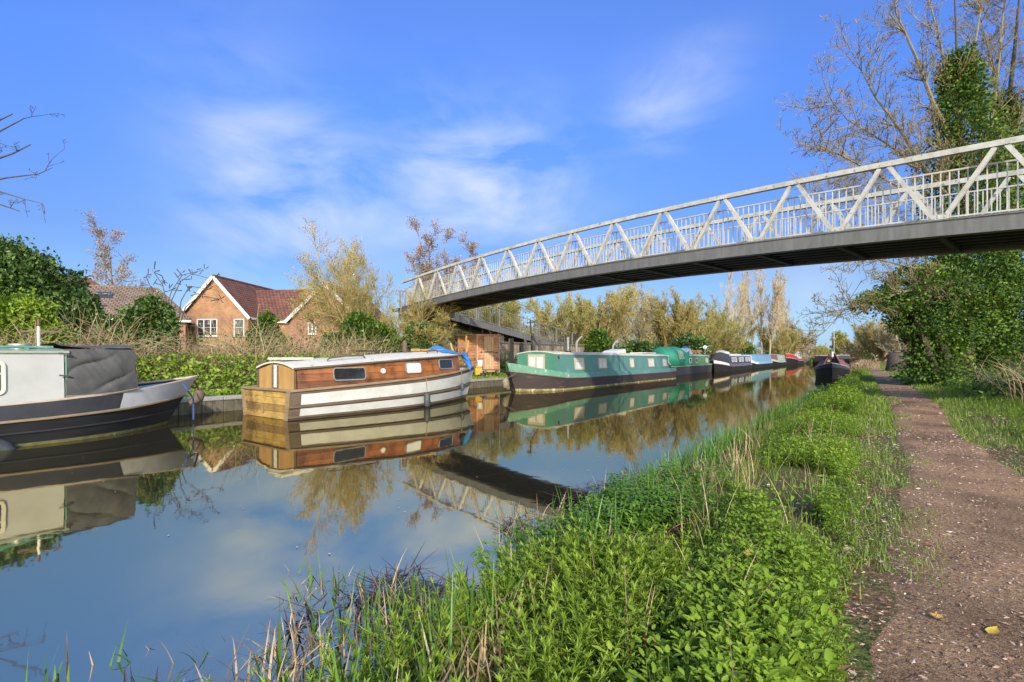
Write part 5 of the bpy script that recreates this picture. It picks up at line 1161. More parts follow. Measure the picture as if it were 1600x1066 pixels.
def hip_house(label, x1, Y, y_eave, y_ridge, W, D, rh, mroof, mwall, rz):
    c = px(x1,590,Y); c.z = 0.55; ax = Vector((math.cos(rz), math.sin(rz), 0)); base = c-ax*(W/2)
    o = thing('hipped_house', label, 'house', base, rz, 'hipped roof houses')
    ea = H+(HOR-y_eave)*Y/F-0.55; Yr = (base+Vector((-math.sin(rz), math.cos(rz), 0))*D/2+ax*rh).y; rz_ = H+(HOR-y_ridge)*Yr/F-0.55
    m = MB(); m.loft([[(sx*(W/2-0.3), y, z) for sx, y in ((-1,0.3),(1,0.3),(1,D-0.3),(-1,D-0.3))] for z in (-0.3,ea-0.05)]); m.build('wall', mwall, o, uv=True)
    e = [(-W/2,0,ea),(W/2,0,ea),(W/2,D,ea),(-W/2,D,ea)]; r1, r2 = (-rh,D/2,rz_), (rh,D/2,rz_)
    m = MB(); m.add([*e, r1, r2], [(0,1,5,4),(1,2,5),(2,3,4,5),(3,0,4),(3,2,1,0)]); ro = m.build('roof', mroof, o, uv=True)
    m = MB()
    for p, q in ((e[0],r1),(e[1],r2),(r1,r2),(e[2],r2)): m.tube([Vector(p)+Vector((0,0,0.03)), Vector(q)+Vector((0,0,0.05))], 0.10, 7)
    m.build('ridge_tiles', mroof, ro, uv=True)
    m = MB(); m.box((0,-0.02,ea-0.10),(W,0.08,0.16)); m.box((W/2+0.02,D/2,ea-0.10),(0.08,D,0.16)); m.build('fascia', M['white_paint'], o)
    return o, ea, rz_
h2, ea2, rr2 = hip_house('house with a broad brown hipped roof left of the brick gable', 297, 36.0, 500, 453, 10.0, 8.0, 2.6, M['roof_tile_pale'], M['brick_dark'], 0.5)
m = MB(); sl_ = math.atan2(rr2-ea2, 4.0); m.box((-0.4,2.8,lerp(ea2,rr2,0.7)+0.04),(0.95,0.8,0.07), m=Matrix.Rotation(sl_,3,'X')); m.build('skylight', M['house_glass'], h2)
h3, ea3, rr3 = hip_house('small red brown hipped roof peeping over the broad brown roof', 185, 48.0, 466, 436, 7.5, 7.0, 0.7, M['roof_tile'], M['brick_dark'], 0.5)
m = MB(); m.box((-1.6,3.0,rr3-0.2),(0.55,0.55,1.3)); m.build('chimney', M['brick_dark'], h3, uv=True)
fh = gable_house('brick_house', 'distant red roofed brick house seen under the ivy tree on the right', px(1432,565,80).xy.to_3d()+Vector((0,0,0.4)), math.radians(-12), 9.0, 12.0, H+(HOR-545)*80/F-0.4, H+(HOR-530)*80/F-0.4, M['brick'], M['roof_tile'], [(-0.6,H+(HOR-548)*80/F-0.4,2.6,1.1,3)])
# stump on the right of the path
p = ground_at(px(1402,575,36)); o = thing('tree_stump', 'squat dark tree stump beside the dry grass right of the path', 'stump', p)
m = MB(); m.loft([[(math.cos(2*PI*j/14)*r_*(1+0.12*mnoise.noise(Vector((j*0.9,z*2,1)))), math.sin(2*PI*j/14)*r_, z) for j in range(14)] for z, r_ in ((-0.1,0.75),(0.4,0.66),(1.0,0.62),(1.25,0.5),(1.36,0.2))]); m.build('bole', M['bark_dark'], o, smooth=True)
m = MB(); m.loft([[(math.cos(2*PI*j/12)*r_, -0.1+math.sin(2*PI*j/12)*r_, z) for j in range(12)] for z, r_ in ((1.34,0.3),(1.42,0.12))]); m.build('cut_top', M['bark'], o)
# ------------------------------------------------------------------ trees
def dirs(n, tilt, rg, up=1.0):
    out = []
    for i in range(n):
        a = 2*PI*(i+rg.random()*0.7)/n; t = math.radians(tilt*rg.uniform(0.25,1.1)); out.append(Vector((math.sin(t)*math.cos(a), math.sin(t)*math.sin(a), math.cos(t)*up)))
    return out
PW = dict(n=[7,6,5,4], kids=[1.4,1.6,1.6,0], start=[0.25,0.15,0.1,0], ang=[32,34,38,0], ratio=[0.55,0.50,0.55,0], wig=[0.16,0.2,0.25,0.3], trop=[0.03,0.03,0.04,0.03], rr=0.62, rmin=0.006)
def willow(seed, n, L, r, tilt, leaf=0.09, ln=1.6, P=PW, rmin=0.012):
    rg = random.Random(seed*7+1); P = dict(P); P['rmin'] = rmin
    st_ = [((rg.gauss(0,0.25), rg.gauss(0,0.25), -0.1), d, L*rg.uniform(0.75,1.05), r*rg.uniform(0.7,1.1)) for d in dirs(n, tilt, rg)]
    return tree_data(seed, st_, P, leaf, ln, spread=0.13, thick=2)
WA = willow(1, 11, 6.8, 0.10, 58, 0.065, 0.7, dict(PW, trop=[0.035,0.05,0.05,0.03]), rmin=0.009)
# budding willow between the house and the bridge
b0 = ground_at(px(574,565,25.0)); tree_thing('willow_tree', 'many stemmed budding willow in front of the dark red gable, left of the bridge end', 'tree', b0, WA, M['bark_yellow'], M['twig_yellow'], M['bud_yellow'], 0.4, 0.80)
WB = willow(2, 6, 4.2, 0.06, 62, 0.06, 0.5); b0 = ground_at(px(650,560,24.6))
tree_thing('willow_tree', 'low twiggy willow growing up against the bridge pier and landing', 'tree', ground_at(px(650,560,24.3)), WB, M['bark'], M['twig_yellow'], M['bud_yellow'], 0.4, 0.72)
PW2 = dict(PW, kids=[1.5,1.5,1.3,0], ang=[24,26,32,0], trop=[0.03,0.075,0.06,0.04], ratio=[0.5,0.5,0.55,0])
WC = willow(3, 14, 8.6, 0.19, 44, 0.11, 0.8, PW2, rmin=0.022); WD = willow(4, 12, 8.6, 0.20, 54, 0.11, 0.8, PW2, rmin=0.022)
PW3 = dict(PW, n=[8,6,5,4], kids=[1.3,1.4,1.4,0], ang=[20,28,34,0], trop=[0.05,0.05,0.03,0.02], ratio=[0.42,0.55,0.55,0])
WE = willow(6, 7, 9.5, 0.17, 30, 0.10, 0.9, PW3, rmin=0.02)
WF = willow(9, 16, 6.0, 0.13, 66, 0.10, 0.9, PW2, rmin=0.02)
gw5 = 'budding willows behind the moored boats'
for i, (x, Y, ytop, d, rz, lab, mt) in enumerate((
    (782,36,452,WB,1.0,'thin twiggy tree hanging over the ramp railing behind the shed',('bark','twig_yellow','bud_yellow')),
    (708,34.0,462,WB,2.2,'sparse budding bush in front of the ramp beside the shed',('bark','twig_olive','bud_green')),
    (878,41,458,WF,0.2,'olive yellow willow right at the foot of the ramp',('bark_yellow','twig_yellow','bud_green')),
    (932,43,431,WD,1.9,'wide olive willow standing directly above the round ivy bush',('bark_yellow','twig_yellow','bud_yellow')),
    (990,47,441,WE,3.1,'tall yellow willow behind the middle of the green narrowboat',('bark_yellow','twig_straw','bud_yellow')),
    (1045,52,438,WD,4.0,'yellow brown willow behind the emerald pram hood',('bark_yellow','twig_straw','bud_yellow')),
    (1085,62,463,WF,5.0,'lower olive willow behind the leaf green boat roof',('bark_yellow','twig_yellow','bud_green')),
    (1118,72,458,WE,0.9,'greyish willow left of the ivy clad trunk',('bark','twig_straw','bud_green')),
    (1218,88,496,WD,2.4,'straw coloured willow leaning behind the blue boat',('bark_pale','twig_straw','bud_straw')),
    (1245,100,514,WC,1.4,'straw coloured bushy willow behind the sage boat',('bark_pale','twig_straw','bud_straw')),
    (1268,125,536,WD,0.3,'small olive willow at the far bend, right of the dark ivied snag',('bark','twig_yellow','bud_yellow')))):
    p = ground_at(px(x,560,Y)); want = H+(HOR-ytop)*Y/F - p.z
    hgt = max(v[2] for v in d[1][0][::50]); k = want/hgt
    tree_thing('willow_tree', lab, 'tree', p, d, *(M[q] for q in mt), rz, k, gw5) if d is not WB else tree_thing('willow_tree', lab, 'tree', p, willow(15, 7, 5, 0.08, 40, 0.08, 1.4), *(M[q] for q in mt), rz, want/5.2, gw5)
# tall bare poplars
PP = dict(n=[14,7,5,3], kids=[2.2,1.3,1.2,0], start=[0.22,0.2,0.15,0], ang=[26,24,30,0], ratio=[0.30,0.5,0.5,0], wig=[0.05,0.12,0.18,0.25], trop=[0.02,0.09,0.06,0.04], rr=0.5, rmin=0.022)
def poplar(seed, leaf, ln): return tree_data(seed, [((0,0,-0.2), (0.03,0.02,1), 15, 0.21)], PP, leaf, ln, spread=0.15, thick=1)
PA, PB_ = poplar(31, 0.10, 0.2), poplar(32, 0.10, 0.2)
for i, (x, Y, ytop, d, mt) in enumerate(((1150,78,452,PA,1),(1164,80,446,PB_,0),(1178,84,432,PA,0),(1190,88,428,PB_,0),(1201,86,437,PA,0),(1212,92,440,PB_,0),(1224,95,452,PA,0),(1236,100,470,PB_,0))):
    p = ground_at(px(x,560,Y)); k = (H+(HOR-ytop)*Y/F-p.z)/15.0
    lab = ('short bare poplar, leftmost of the pale poplars beyond the navy boat','slim bare poplar second from the left in the pale row','bare poplar third from the left in the pale row','tallest bare pale poplar in the row beyond the boats','bare pale poplar just right of the tallest one','bare poplar above the join of the navy and blue boats, sixth from the left','lower bare poplar above the blue boat','shortest bare poplar at the right end of the pale row')[i]
    tree_thing('poplar_tree', lab, 'tree', p, d, M['bark_pale'], M['twig_straw'], M['bud_straw'], i*1.3, (k*0.85,k*0.85,k), 'bare poplars in a row')
def ivy_on(o, pts, rad, n, size, seed, name='ivy', ml='ivy_leaf'):
    rng = np.random.default_rng(seed); pts = np.array([list(p) for p in pts]); k = len(pts)-1
    f = rng.random(n)*k; i = np.minimum(f.astype(int), k-1); f = (f-i)[:,None]
    base = pts[i]*(1-f)+pts[i+1]*f; R = np.interp((i+f[:,0])/k, np.linspace(0,1,len(rad)), rad)
    d = rng.normal(size=(n,3)); d /= np.linalg.norm(d,axis=1,keepdims=True)
    lump = 1+0.4*np.sin(base[:,2]*3.1+d[:,0]*2)*np.cos(base[:,2]*1.7+d[:,1]*3)
    pos = base + d*(R*lump*rng.uniform(0.35,1.05,n)**0.6)[:,None]
    dd = d*0.8; dd[:,2] -= 0.25
    V, Fq = leaf_quads(pos, np.full(n,size), rng, 0.8, dirs=dd)
    t = np.clip(rng.normal(0.45,0.25,n)+0.12*d[:,2],0,1)
    return npmesh(name, V, Fq, M[ml], o, tint=np.repeat(t,4))
# ivy clad slim trunk beyond the navy boat
p = ground_at(px(1139,560,68)); o = thing('ivy_clad_tree', 'slim bare tree with a dark ivy sleeve beside the satellite dish', 'tree', p); d = poplar(35, 0.1, 0.3)
k = (H+(HOR-428)*68/F)/15.5; o.scale = (0.6*k,0.6*k,k)
npmesh('trunk', *d[0], M['bark_pale'], o, smooth=True); npmesh('crown', *d[1], M['twig_straw'], o); ivy_on(o, [(0,0,0),(0.1,0.05,4),(0.2,0.1,7.2)], [0.75,0.7,0.35], 1500, 0.22, 5)
p = ground_at(px(1256,560,112)); o = thing('ivy_clad_tree', 'broken snag wrapped in dark ivy with two bare forked limbs', 'tree', p)
m = MB(); m.tube([(0,0,0),(0,0,4),(-0.6,0,6.6)], [0.4,0.3,0.15], 7); m.tube([(0,0,4.2),(1.2,0,5.6),(1.9,0,6.4)], [0.25,0.18,0.1], 6); m.build('trunk', M['bark_dark'], o); ivy_on(o, [(0,0,0),(0,0,2.5),(-0.2,0,5.2)], [2.3,1.7,0.5], 2600, 0.34, 6)
# bare birches behind the bridge and the birch behind the houses
PBI = dict(n=[9,6,5,4], kids=[1.7,1.5,1.5,0], start=[0.3,0.2,0.15,0], ang=[34,38,42,0], ratio=[0.36,0.5,0.5,0], wig=[0.08,0.18,0.25,0.3], trop=[0.03,0.07,0.03,-0.02], rr=0.5, rmin=0.014)
BA = tree_data(41, [((0,0,-0.2),(0.02,0,1),11,0.17)], PBI, 0.16, 0.9, 0.16, 1); BB_ = tree_data(42, [((0,0,-0.2),(-0.03,0.02,1),11,0.16)], PBI, 0.16, 0.9, 0.16, 1)
for i, (x, Y, ytop, d, lab, grp) in enumerate(((648,46,366,BA,'tall bare birch rising behind the left end of the bridge',1),(672,48,378,BB_,'bare birch second from the left behind the bridge end',1),(705,50,374,BA,'bare birch third from the left above the bridge rail',1),(742,50,380,BB_,'rightmost bare birch above the bridge rail',1),(187,48,364,BB_,'lone bare birch standing behind the hipped roofs',0))):
    p = ground_at(px(x,560,Y)); k = (H+(HOR-ytop)*Y/F-p.z)/11.6
    tree_thing('birch_tree', lab, 'tree', p, d, M['bark'], M['twig_brown'], M['bud_brown'], i*1.7, k, 'bare birches behind the bridge' if grp else None)
# right of the path in the distance
for i, (x, Y, ytop, d, rz, lab, mt) in enumerate(((1345,95,520,WB,0.2,'low olive bush tree at the end of the path',('bark','twig_yellow','bud_yellow')),(1372,62,484,WD,0.6,'pale straw coloured bare tree on the right of the far path',('bark_pale','twig_straw','bud_straw')),(1412,58,492,WC,1.6,'straw coloured spreading tree left of the distant brick house',('bark_pale','twig_straw','bud_straw')),(1458,66,505,WD,2.2,'straw coloured tree in front of the distant brick house',('bark_pale','twig_straw','bud_yellow')),(1330,140,528,WC,4.1,'small bare tree between the round tree and the path end',('bark','twig_straw','bud_straw')))):
    p = ground_at(px(x,560,Y)); want = H+(HOR-ytop)*Y/F-p.z; hgt = max(v[2] for v in d[1][0][::50])
    tree_thing('bare_tree', lab, 'tree', p, d, *(M[q] for q in mt), rz, want/hgt, 'bare trees beyond the path')
def crown_tree(name, label, x, Y, ytop, wpx, ml, mb, seed, n, size, group=None, base=0.18):
    p = ground_at(px(x,560,Y)); o = thing(name, label, 'tree', p, 0, group); h = H+(HOR-ytop)*Y/F-p.z; r = wpx/2*Y/F; rg = random.Random(seed)
    L = [(0,0,h*0.62,r*0.75,r*0.75,h*0.36)]+[(math.cos(a)*r*0.45,math.sin(a)*r*0.45,h*rg.uniform(0.3,0.72),r*0.5,r*0.5,h*0.22) for a in [2*PI*j/7+rg.random() for j in range(7)]]
    V, Fq, t = blob_leaves(L, n, size, np.random.default_rng(seed)); npmesh('crown', V, Fq, ml, o, tint=t)
    S = [(0,0,-0.1,0.05,0,h*0.45,0.05*h,0.035*h)]+[(0.05,0,h*0.3,math.cos(a)*r*0.5,math.sin(a)*r*0.5,h*0.7,0.02*h,0.006*h) for a in range(6)]
    v, f = segs_mesh(S, 7); npmesh('trunk', v, f, mb, o); return o
crown_tree('round_tree', 'tall rounded olive tree standing alone at the far end of the canal', 1312, 170, 517, 26, M['bud_yellow'], M['bark'], 3, 2600, 0.55)
crown_tree('round_tree', 'dark green arched bush at the end of the path', 1356, 78, 541, 22, M['ivy_leaf'], M['bark_dark'], 4, 1800, 0.25)
gf = 'hedge trees closing the far reach'
for i, (x, Y, yt, w_, lab) in enumerate(((1283,190,541,24,'olive far tree left of the canal end'),(1300,215,546,26,'faint olive far tree left of the round tree'),(1333,180,538,26,'olive far tree right of the round tree'),(1290,240,550,40,'lowest far tree in the dip of the skyline'))):
    crown_tree('far_tree', lab, x, Y, yt, w_, M['bud_yellow'], M['bark'], 60+i, 1300, 0.6, gf)
# twig thicket filling the wood behind the willows: one mass
def thicket(name, pts, n, h, mtw, ml, seed, leaf=0.2, rmin=0.02):
    rng = np.random.default_rng(seed); S = []; L = []
    for _ in range(n):
        i = rng.integers(0, len(pts)-1); f = rng.random(); a, b = pts[i], pts[i+1]
        s, t, hh = (lerp(a[k], b[k], f) for k in range(3)); t += rng.normal()*a[3]
        p = np.array(list(P3(s, t, -0.1))); d = np.array([rng.normal()*0.22, rng.normal()*0.22, 1.0]); ln = hh*rng.uniform(0.5,1.05); q = p
        for k in range(4):
            d2 = d+rng.normal(size=3)*0.22; d2 /= np.linalg.norm(d2); q2 = q+d2*ln/4; S.append((*q,*q2,rmin*(2.2-k*0.5),rmin*(1.7-k*0.5)))
            for _k in range(2):
                e = d2+rng.normal(size=3)*0.6; e /= np.linalg.norm(e); q3 = q2+e*ln*0.2; S.append((*q2,*q3,rmin*0.8,rmin*0.4)); L.append(q3); L.append(q2+e*ln*0.1)
            q = q2; d = d2
    tv, tf = segs_mesh(S, 3); L = np.array(L)+rng.normal(size=(len(L),3))*0.1; lv, lf = leaf_quads(L, np.full(len(L),leaf), rng)
    V, Fs, T = merge([(tv,tf,0.4),(lv,lf,np.repeat(rng.random(len(L)),4))])
    o = npmesh(name, V, Fs, None, None, tint=T); o.data.materials.append(mtw); o.data.materials.append(ml)
    o.data.polygons.foreach_set('material_index', np.array([1 if p.loop_total == 3 else 0 for p in o.data.polygons], dtype=np.int32))
    return o
o = thicket('woodland', [(26,-24,4.6,2.0),(45,-24,5.0,2.5),(70,-22,5.0,2.5),(100,-19,4.2,2.5),(130,-16,3.0,2.5),(175,-13,2.6,3)], 550, 5, M['twig_straw'], M['bud_yellow'], 8, 0.26)
tag(o, 'tangled olive and straw wood behind the line of moored boats', 'woodland', kind='stuff')
o = thicket('scrub', [(60,7,2.4,2.0),(100,9,3.0,3),(150,9,4,4),(190,4,5,5)], 380, 3, M['twig_straw'], M['bud_straw'], 9, 0.24)
tag(o, 'low straw coloured scrub beside the far path', 'scrub', kind='stuff')

# ------------------------------------------------------------------ evergreen bushes
def at_px(x, Y): return ground_at(px(x,560,Y))
def lumps_px(base, items, Y):
    out = []
    for x, y, rx, ry, dY in items:
        p = px(x, y, Y+dY); out.append((p.x-base.x, p.y-base.y, p.z-base.z, rx*Y/F, rx*Y/F*0.8, ry*Y/F))
    return out
Y = 14.5; b0 = at_px(60, Y)
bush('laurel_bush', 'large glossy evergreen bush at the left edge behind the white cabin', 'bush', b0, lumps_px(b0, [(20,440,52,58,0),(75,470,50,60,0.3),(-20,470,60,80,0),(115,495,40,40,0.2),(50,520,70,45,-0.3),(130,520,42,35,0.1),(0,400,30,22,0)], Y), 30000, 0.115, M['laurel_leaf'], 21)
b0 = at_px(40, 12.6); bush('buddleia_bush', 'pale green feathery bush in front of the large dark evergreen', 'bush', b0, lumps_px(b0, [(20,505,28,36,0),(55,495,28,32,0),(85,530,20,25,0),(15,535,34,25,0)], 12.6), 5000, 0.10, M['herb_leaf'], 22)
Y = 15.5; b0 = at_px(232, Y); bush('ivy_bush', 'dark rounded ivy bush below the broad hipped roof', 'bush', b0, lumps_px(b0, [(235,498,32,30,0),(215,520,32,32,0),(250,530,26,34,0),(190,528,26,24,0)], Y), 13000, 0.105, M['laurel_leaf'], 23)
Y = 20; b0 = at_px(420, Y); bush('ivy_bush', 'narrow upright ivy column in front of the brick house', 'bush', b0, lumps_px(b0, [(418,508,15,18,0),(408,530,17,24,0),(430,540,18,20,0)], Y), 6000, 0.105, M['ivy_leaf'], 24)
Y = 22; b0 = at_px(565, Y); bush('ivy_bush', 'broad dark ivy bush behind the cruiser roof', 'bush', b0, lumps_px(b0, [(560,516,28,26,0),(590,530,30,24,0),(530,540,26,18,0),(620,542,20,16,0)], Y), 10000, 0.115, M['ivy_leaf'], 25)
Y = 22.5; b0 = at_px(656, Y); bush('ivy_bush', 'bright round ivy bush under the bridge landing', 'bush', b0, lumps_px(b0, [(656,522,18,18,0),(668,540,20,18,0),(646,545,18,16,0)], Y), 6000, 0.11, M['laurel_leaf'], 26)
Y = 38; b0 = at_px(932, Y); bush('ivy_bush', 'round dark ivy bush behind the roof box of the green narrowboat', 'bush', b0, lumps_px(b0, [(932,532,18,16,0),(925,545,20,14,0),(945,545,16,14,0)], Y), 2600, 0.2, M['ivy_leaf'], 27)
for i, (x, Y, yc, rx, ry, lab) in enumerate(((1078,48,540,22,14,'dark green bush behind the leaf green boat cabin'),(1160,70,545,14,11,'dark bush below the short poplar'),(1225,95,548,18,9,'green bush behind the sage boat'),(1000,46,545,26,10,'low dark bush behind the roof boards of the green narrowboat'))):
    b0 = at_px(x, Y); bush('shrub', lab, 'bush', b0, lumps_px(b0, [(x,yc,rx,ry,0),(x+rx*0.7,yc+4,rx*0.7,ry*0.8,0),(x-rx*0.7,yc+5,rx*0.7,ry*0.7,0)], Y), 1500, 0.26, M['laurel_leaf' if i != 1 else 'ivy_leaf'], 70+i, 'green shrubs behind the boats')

# ------------------------------------------------------------------ big ivy tree on the right
TY = 18.5; tb0 = ground_at(px(1500,600,TY)); ivt = thing('ivy_clad_tree', 'large leaning tree smothered in ivy with bare yellow branches beside the towpath', 'tree', tb0)
def rel(x, y, Y): return px(x,y,Y)-tb0
m = MB(); main = [Vector((0,0,-0.2)), rel(1502,540,TY), rel(1500,450,TY), rel(1508,330,TY+0.4), rel(1500,220,TY+0.6), rel(1496,110,TY+0.8), rel(1490,-60,TY+1)]
m.tube(main, [0.5,0.42,0.34,0.22,0.12,0.05,0.015], 9)
trunk2 = [Vector((1.6,0.4,-0.2)), rel(1575,500,TY+0.8), rel(1590,380,TY+1), rel(1570,220,TY+1), rel(1585,80,TY+1), rel(1600,-80,TY+1)]
m.tube(trunk2, [0.3,0.22,0.16,0.10,0.055,0.02], 8)
for pts, r in (([(1470,600),(1455,560),(1440,520),(1425,480)],0.12),([(1485,600),(1480,560),(1465,515)],0.16)):
    m.tube([rel(x,y,TY-0.8) for x,y in pts], [r,r*0.9,r*0.8]+([r*0.5] if len(pts) > 3 else []), 7)
limbs = [  # image-guided branch runs, each with its own depth
 ([(1500,330),(1440,262),(1405,205),(1370,150),(1335,95)],18.6,18.0,0.12),
 ([(1440,262),(1380,225),(1325,190),(1300,165)],18.3,17.2,0.07),
 ([(1500,360),(1420,300),(1360,270),(1310,240),(1268,230)],18.4,17.0,0.09),
 ([(1498,250),(1460,160),(1432,90),(1400,20),(1385,-30)],18.9,19.5,0.12),
 ([(1497,180),(1475,110),(1462,40),(1440,-40)],19,19.8,0.10),
 ([(1510,300),(1545,210),(1560,120),(1570,20),(1580,-60)],19,19.5,0.12),
 ([(1500,160),(1520,80),(1535,0),(1545,-60)],19.2,20,0.09),
 ([(1590,300),(1560,180),(1545,100),(1530,10)],19.5,20.5,0.10),
 ([(1500,420),(1430,420),(1370,405),(1310,395)],18.0,16.6,0.08),
 ([(1490,440),(1420,455),(1360,470),(1320,490),(1290,512)],17.6,16.2,0.07),
 ([(1570,260),(1600,160),(1625,60)],19.2,19,0.09), ([(1585,330),(1540,270),(1500,240),(1455,230)],18.8,18.0,0.08),
 ([(1440,262),(1400,250),(1350,262),(1312,285)],18.0,16.8,0.06), ([(1420,300),(1385,330),(1345,340),(1300,318)],18.0,16.8,0.05)]
PT = dict(n=[5,4,3], kids=[1.2,1.1,0], start=[0.1,0.1,0], ang=[40,42,0], ratio=[0.55,0.6,0], wig=[0.2,0.28,0.3], trop=[0.10,0.08,0.05], rr=0.6, rmin=0.008)
m.build('trunk', M['bark_ivied'], ivt, smooth=True); m = MB()
out, tips = [], []; rg = random.Random(77)
for pts, y0, y1, r in limbs:
    n = len(pts); q = [rel(x, y, lerp(y0,y1,i/(n-1))) + Vector((rg.gauss(0,.05),0,rg.gauss(0,.05))) for i,(x,y) in enumerate(pts)]
    m.tube(q, [0.75*r*(1-0.85*i/(n-1)) for i in range(n)], 6)
    for i in range(n-1):
        d = (q[i+1]-q[i]); L = d.length; d.normalize()
        for k in range(int(L*2.6)+2):
            f = rg.random(); a = math.radians(rg.uniform(25,55)); cd = (d*math.cos(a)+perp(d,rg)*math.sin(a)).normalized()
            grow(out, tips, q[i].lerp(q[i+1], f), cd, rg.uniform(0.7,1.7), r*0.28*(1-0.6*i/n), 0, PT, rg)
    grow(out, tips, q[-1], (q[-1]-q[-2]).normalized(), 1.6, 0.02, 0, PT, rg)
m.build('limbs', M['bark'], ivt, smooth=True)
A = np.array(out); tv, tf = segs_mesh(A[:,1:], 3); rng = np.random.default_rng(5); T = np.array(tips); ii = rng.integers(0,len(T),int(len(T)*0.45))
lv, lf = leaf_quads(T[ii,:3]+rng.normal(size=(len(ii),3))*0.05, np.full(len(ii),0.055), rng, 0.5, dirs=T[ii,3:]*0.5+np.array([[0,0,-0.6]]))
V, Fs, TT = merge([(tv,tf,0.5),(lv,lf,np.repeat(rng.random(len(ii)),4))]); c = npmesh('crown', V, Fs, None, ivt, tint=TT); c.data.materials.append(M['twig_olive']); c.data.materials.append(M['bud_dark'])
c.data.polygons.foreach_set('material_index', np.array([1 if p.loop_total == 3 else 0 for p in c.data.polygons], dtype=np.int32))
ivy_on(ivt, [rel(1515,430,TY), rel(1515,330,TY+0.2), rel(1508,240,TY+0.4), rel(1503,160,TY+0.6), rel(1497,90,TY+0.8)], [1.9,1.6,1.3,0.95,0.4], 20000, 0.11, 12)
ivy_on(ivt, [rel(1590,420,TY+1), rel(1590,320,TY+1), rel(1570,230,TY+1), rel(1578,150,TY+1)], [1.5,1.1,0.65,0.3], 9000, 0.11, 13)
Lm = lumps_px(tb0, [(1500,450,75,48,0),(1440,455,62,38,-0.6),(1560,470,70,70,0.2),(1400,468,36,20,-1.2),(1480,505,70,38,-0.4),(1430,500,40,26,-0.8),(1545,540,70,50,0.4),(1600,500,60,90,0.6),(1520,415,60,30,0.3),(1505,560,52,40,0.5),(1455,560,32,34,0.3),(1590,580,60,40,0.6),(1540,590,50,26,0.4),(1475,590,36,20,0.2)], TY)
V, Fq, t = blob_leaves(Lm, 95000, 0.092, np.random.default_rng(14), shell=0.6, rough=0.28); npmesh('ivy_mass', V, Fq, M['ivy_leaf'], ivt, tint=t)
ivy_on(ivt, [rel(1452,598,TY-0.6), rel(1462,560,TY-0.4), rel(1470,510,TY-0.2), rel(1500,470,TY)], [1.0,1.0,1.1,1.2], 9000, 0.11, 15)
ivy_on(ivt, [rel(1520,598,TY+0.2), rel(1530,560,TY+0.3), rel(1540,500,TY+0.3)], [1.3,1.3,1.3], 9000, 0.11, 16)
ivy_on(ivt, [rel(1400,478,TY-1.2), rel(1360,470,TY-1.4), rel(1330,478,TY-1.6)], [0.5,0.3,0.1], 900, 0.10, 17)
# ivy carpet at its foot, and bare bramble stems hanging under it
def bramble(name, lab, cat, fn, n, ml, seed, r=0.010, seg=5, L=(0.6,1.4), droop=0.5, kind='stuff'):
    rng = np.random.default_rng(seed); S = []
    for _ in range(n):
        p, hh = fn(rng); p = np.array(list(p)); a = rng.random()*6.28; out_ = np.array([math.cos(a), math.sin(a), 0])*rng.uniform(0.15,1.0); ln = rng.uniform(*L)*hh
        d = np.array([0,0,1.0])+out_*0.35; rr = r*rng.uniform(0.6,1.3)
        for k in range(seg):
            d = d+out_*droop*0.35+np.array([0,0,-droop*0.45*k/seg*1.6])+rng.normal(size=3)*0.13; d /= np.linalg.norm(d); q = p+d*ln/seg
            S.append((*p,*q,rr*(1-0.6*k/seg),rr*(1-0.6*(k+1)/seg))); p = q
    V, Fq = segs_mesh(S, 3); t = np.repeat(np.random.default_rng(seed+1).random(n), seg*6)
    return tag(npmesh(name, V, Fq, M[ml], None, tint=t), lab, cat, kind=kind)
def leafy(name, lab, cat, fn, n, size, ml, seed, flat=0.5):
    rng = np.random.default_rng(seed); P = np.array([list(fn(rng)) for _ in range(n)])
    V, Fq = leaf_quads(P, np.full(n,size), rng, 0.75, flat=flat); return tag(npmesh(name, V, Fq, M[ml], None, tint=np.repeat(np.clip(rng.normal(0.5,0.27,n),0,1),4)), lab, cat, kind='stuff')
def f_carpet(rng):
    s = rng.uniform(14.5,27); t = rng.uniform(2.3,5.5)+bend(s); k = rng.random()
    return P3(s, t, k*k*0.55*min(1,(t-2.0)/1.2))
leafy('ground_ivy', 'dark ivy carpet under the ivy clad tree', 'ivy', f_carpet, 9000, 0.10, 'ivy_leaf', 31)
bramble('dry_stems', 'pale dry bramble stems arching in front of the ivy tree', 'bramble', lambda rng: (P3(rng.uniform(12.5,18.5), rng.uniform(2.7,5.2), 0), 1.0), 620, 'dry_stem', 33, 0.007, L=(0.5,1.3))
bramble('dry_grass', 'straw coloured dry grass right of the far path', 'dry grass', lambda rng: (P3(rng.uniform(26,60), rng.uniform(3.3,8.0)+0.7, 0), 1.0), 1600, 'dry_stem', 34, 0.014, L=(0.4,1.0))
bramble('straw_mound', 'pale straw mound on the near bank past the maroon covered boat', 'dry grass', lambda rng: (P3(rng.uniform(54,72), rng.normal()*0.6+0.9, 0), 1.0), 700, 'dead_reed', 35, 0.02, L=(0.5,1.1))
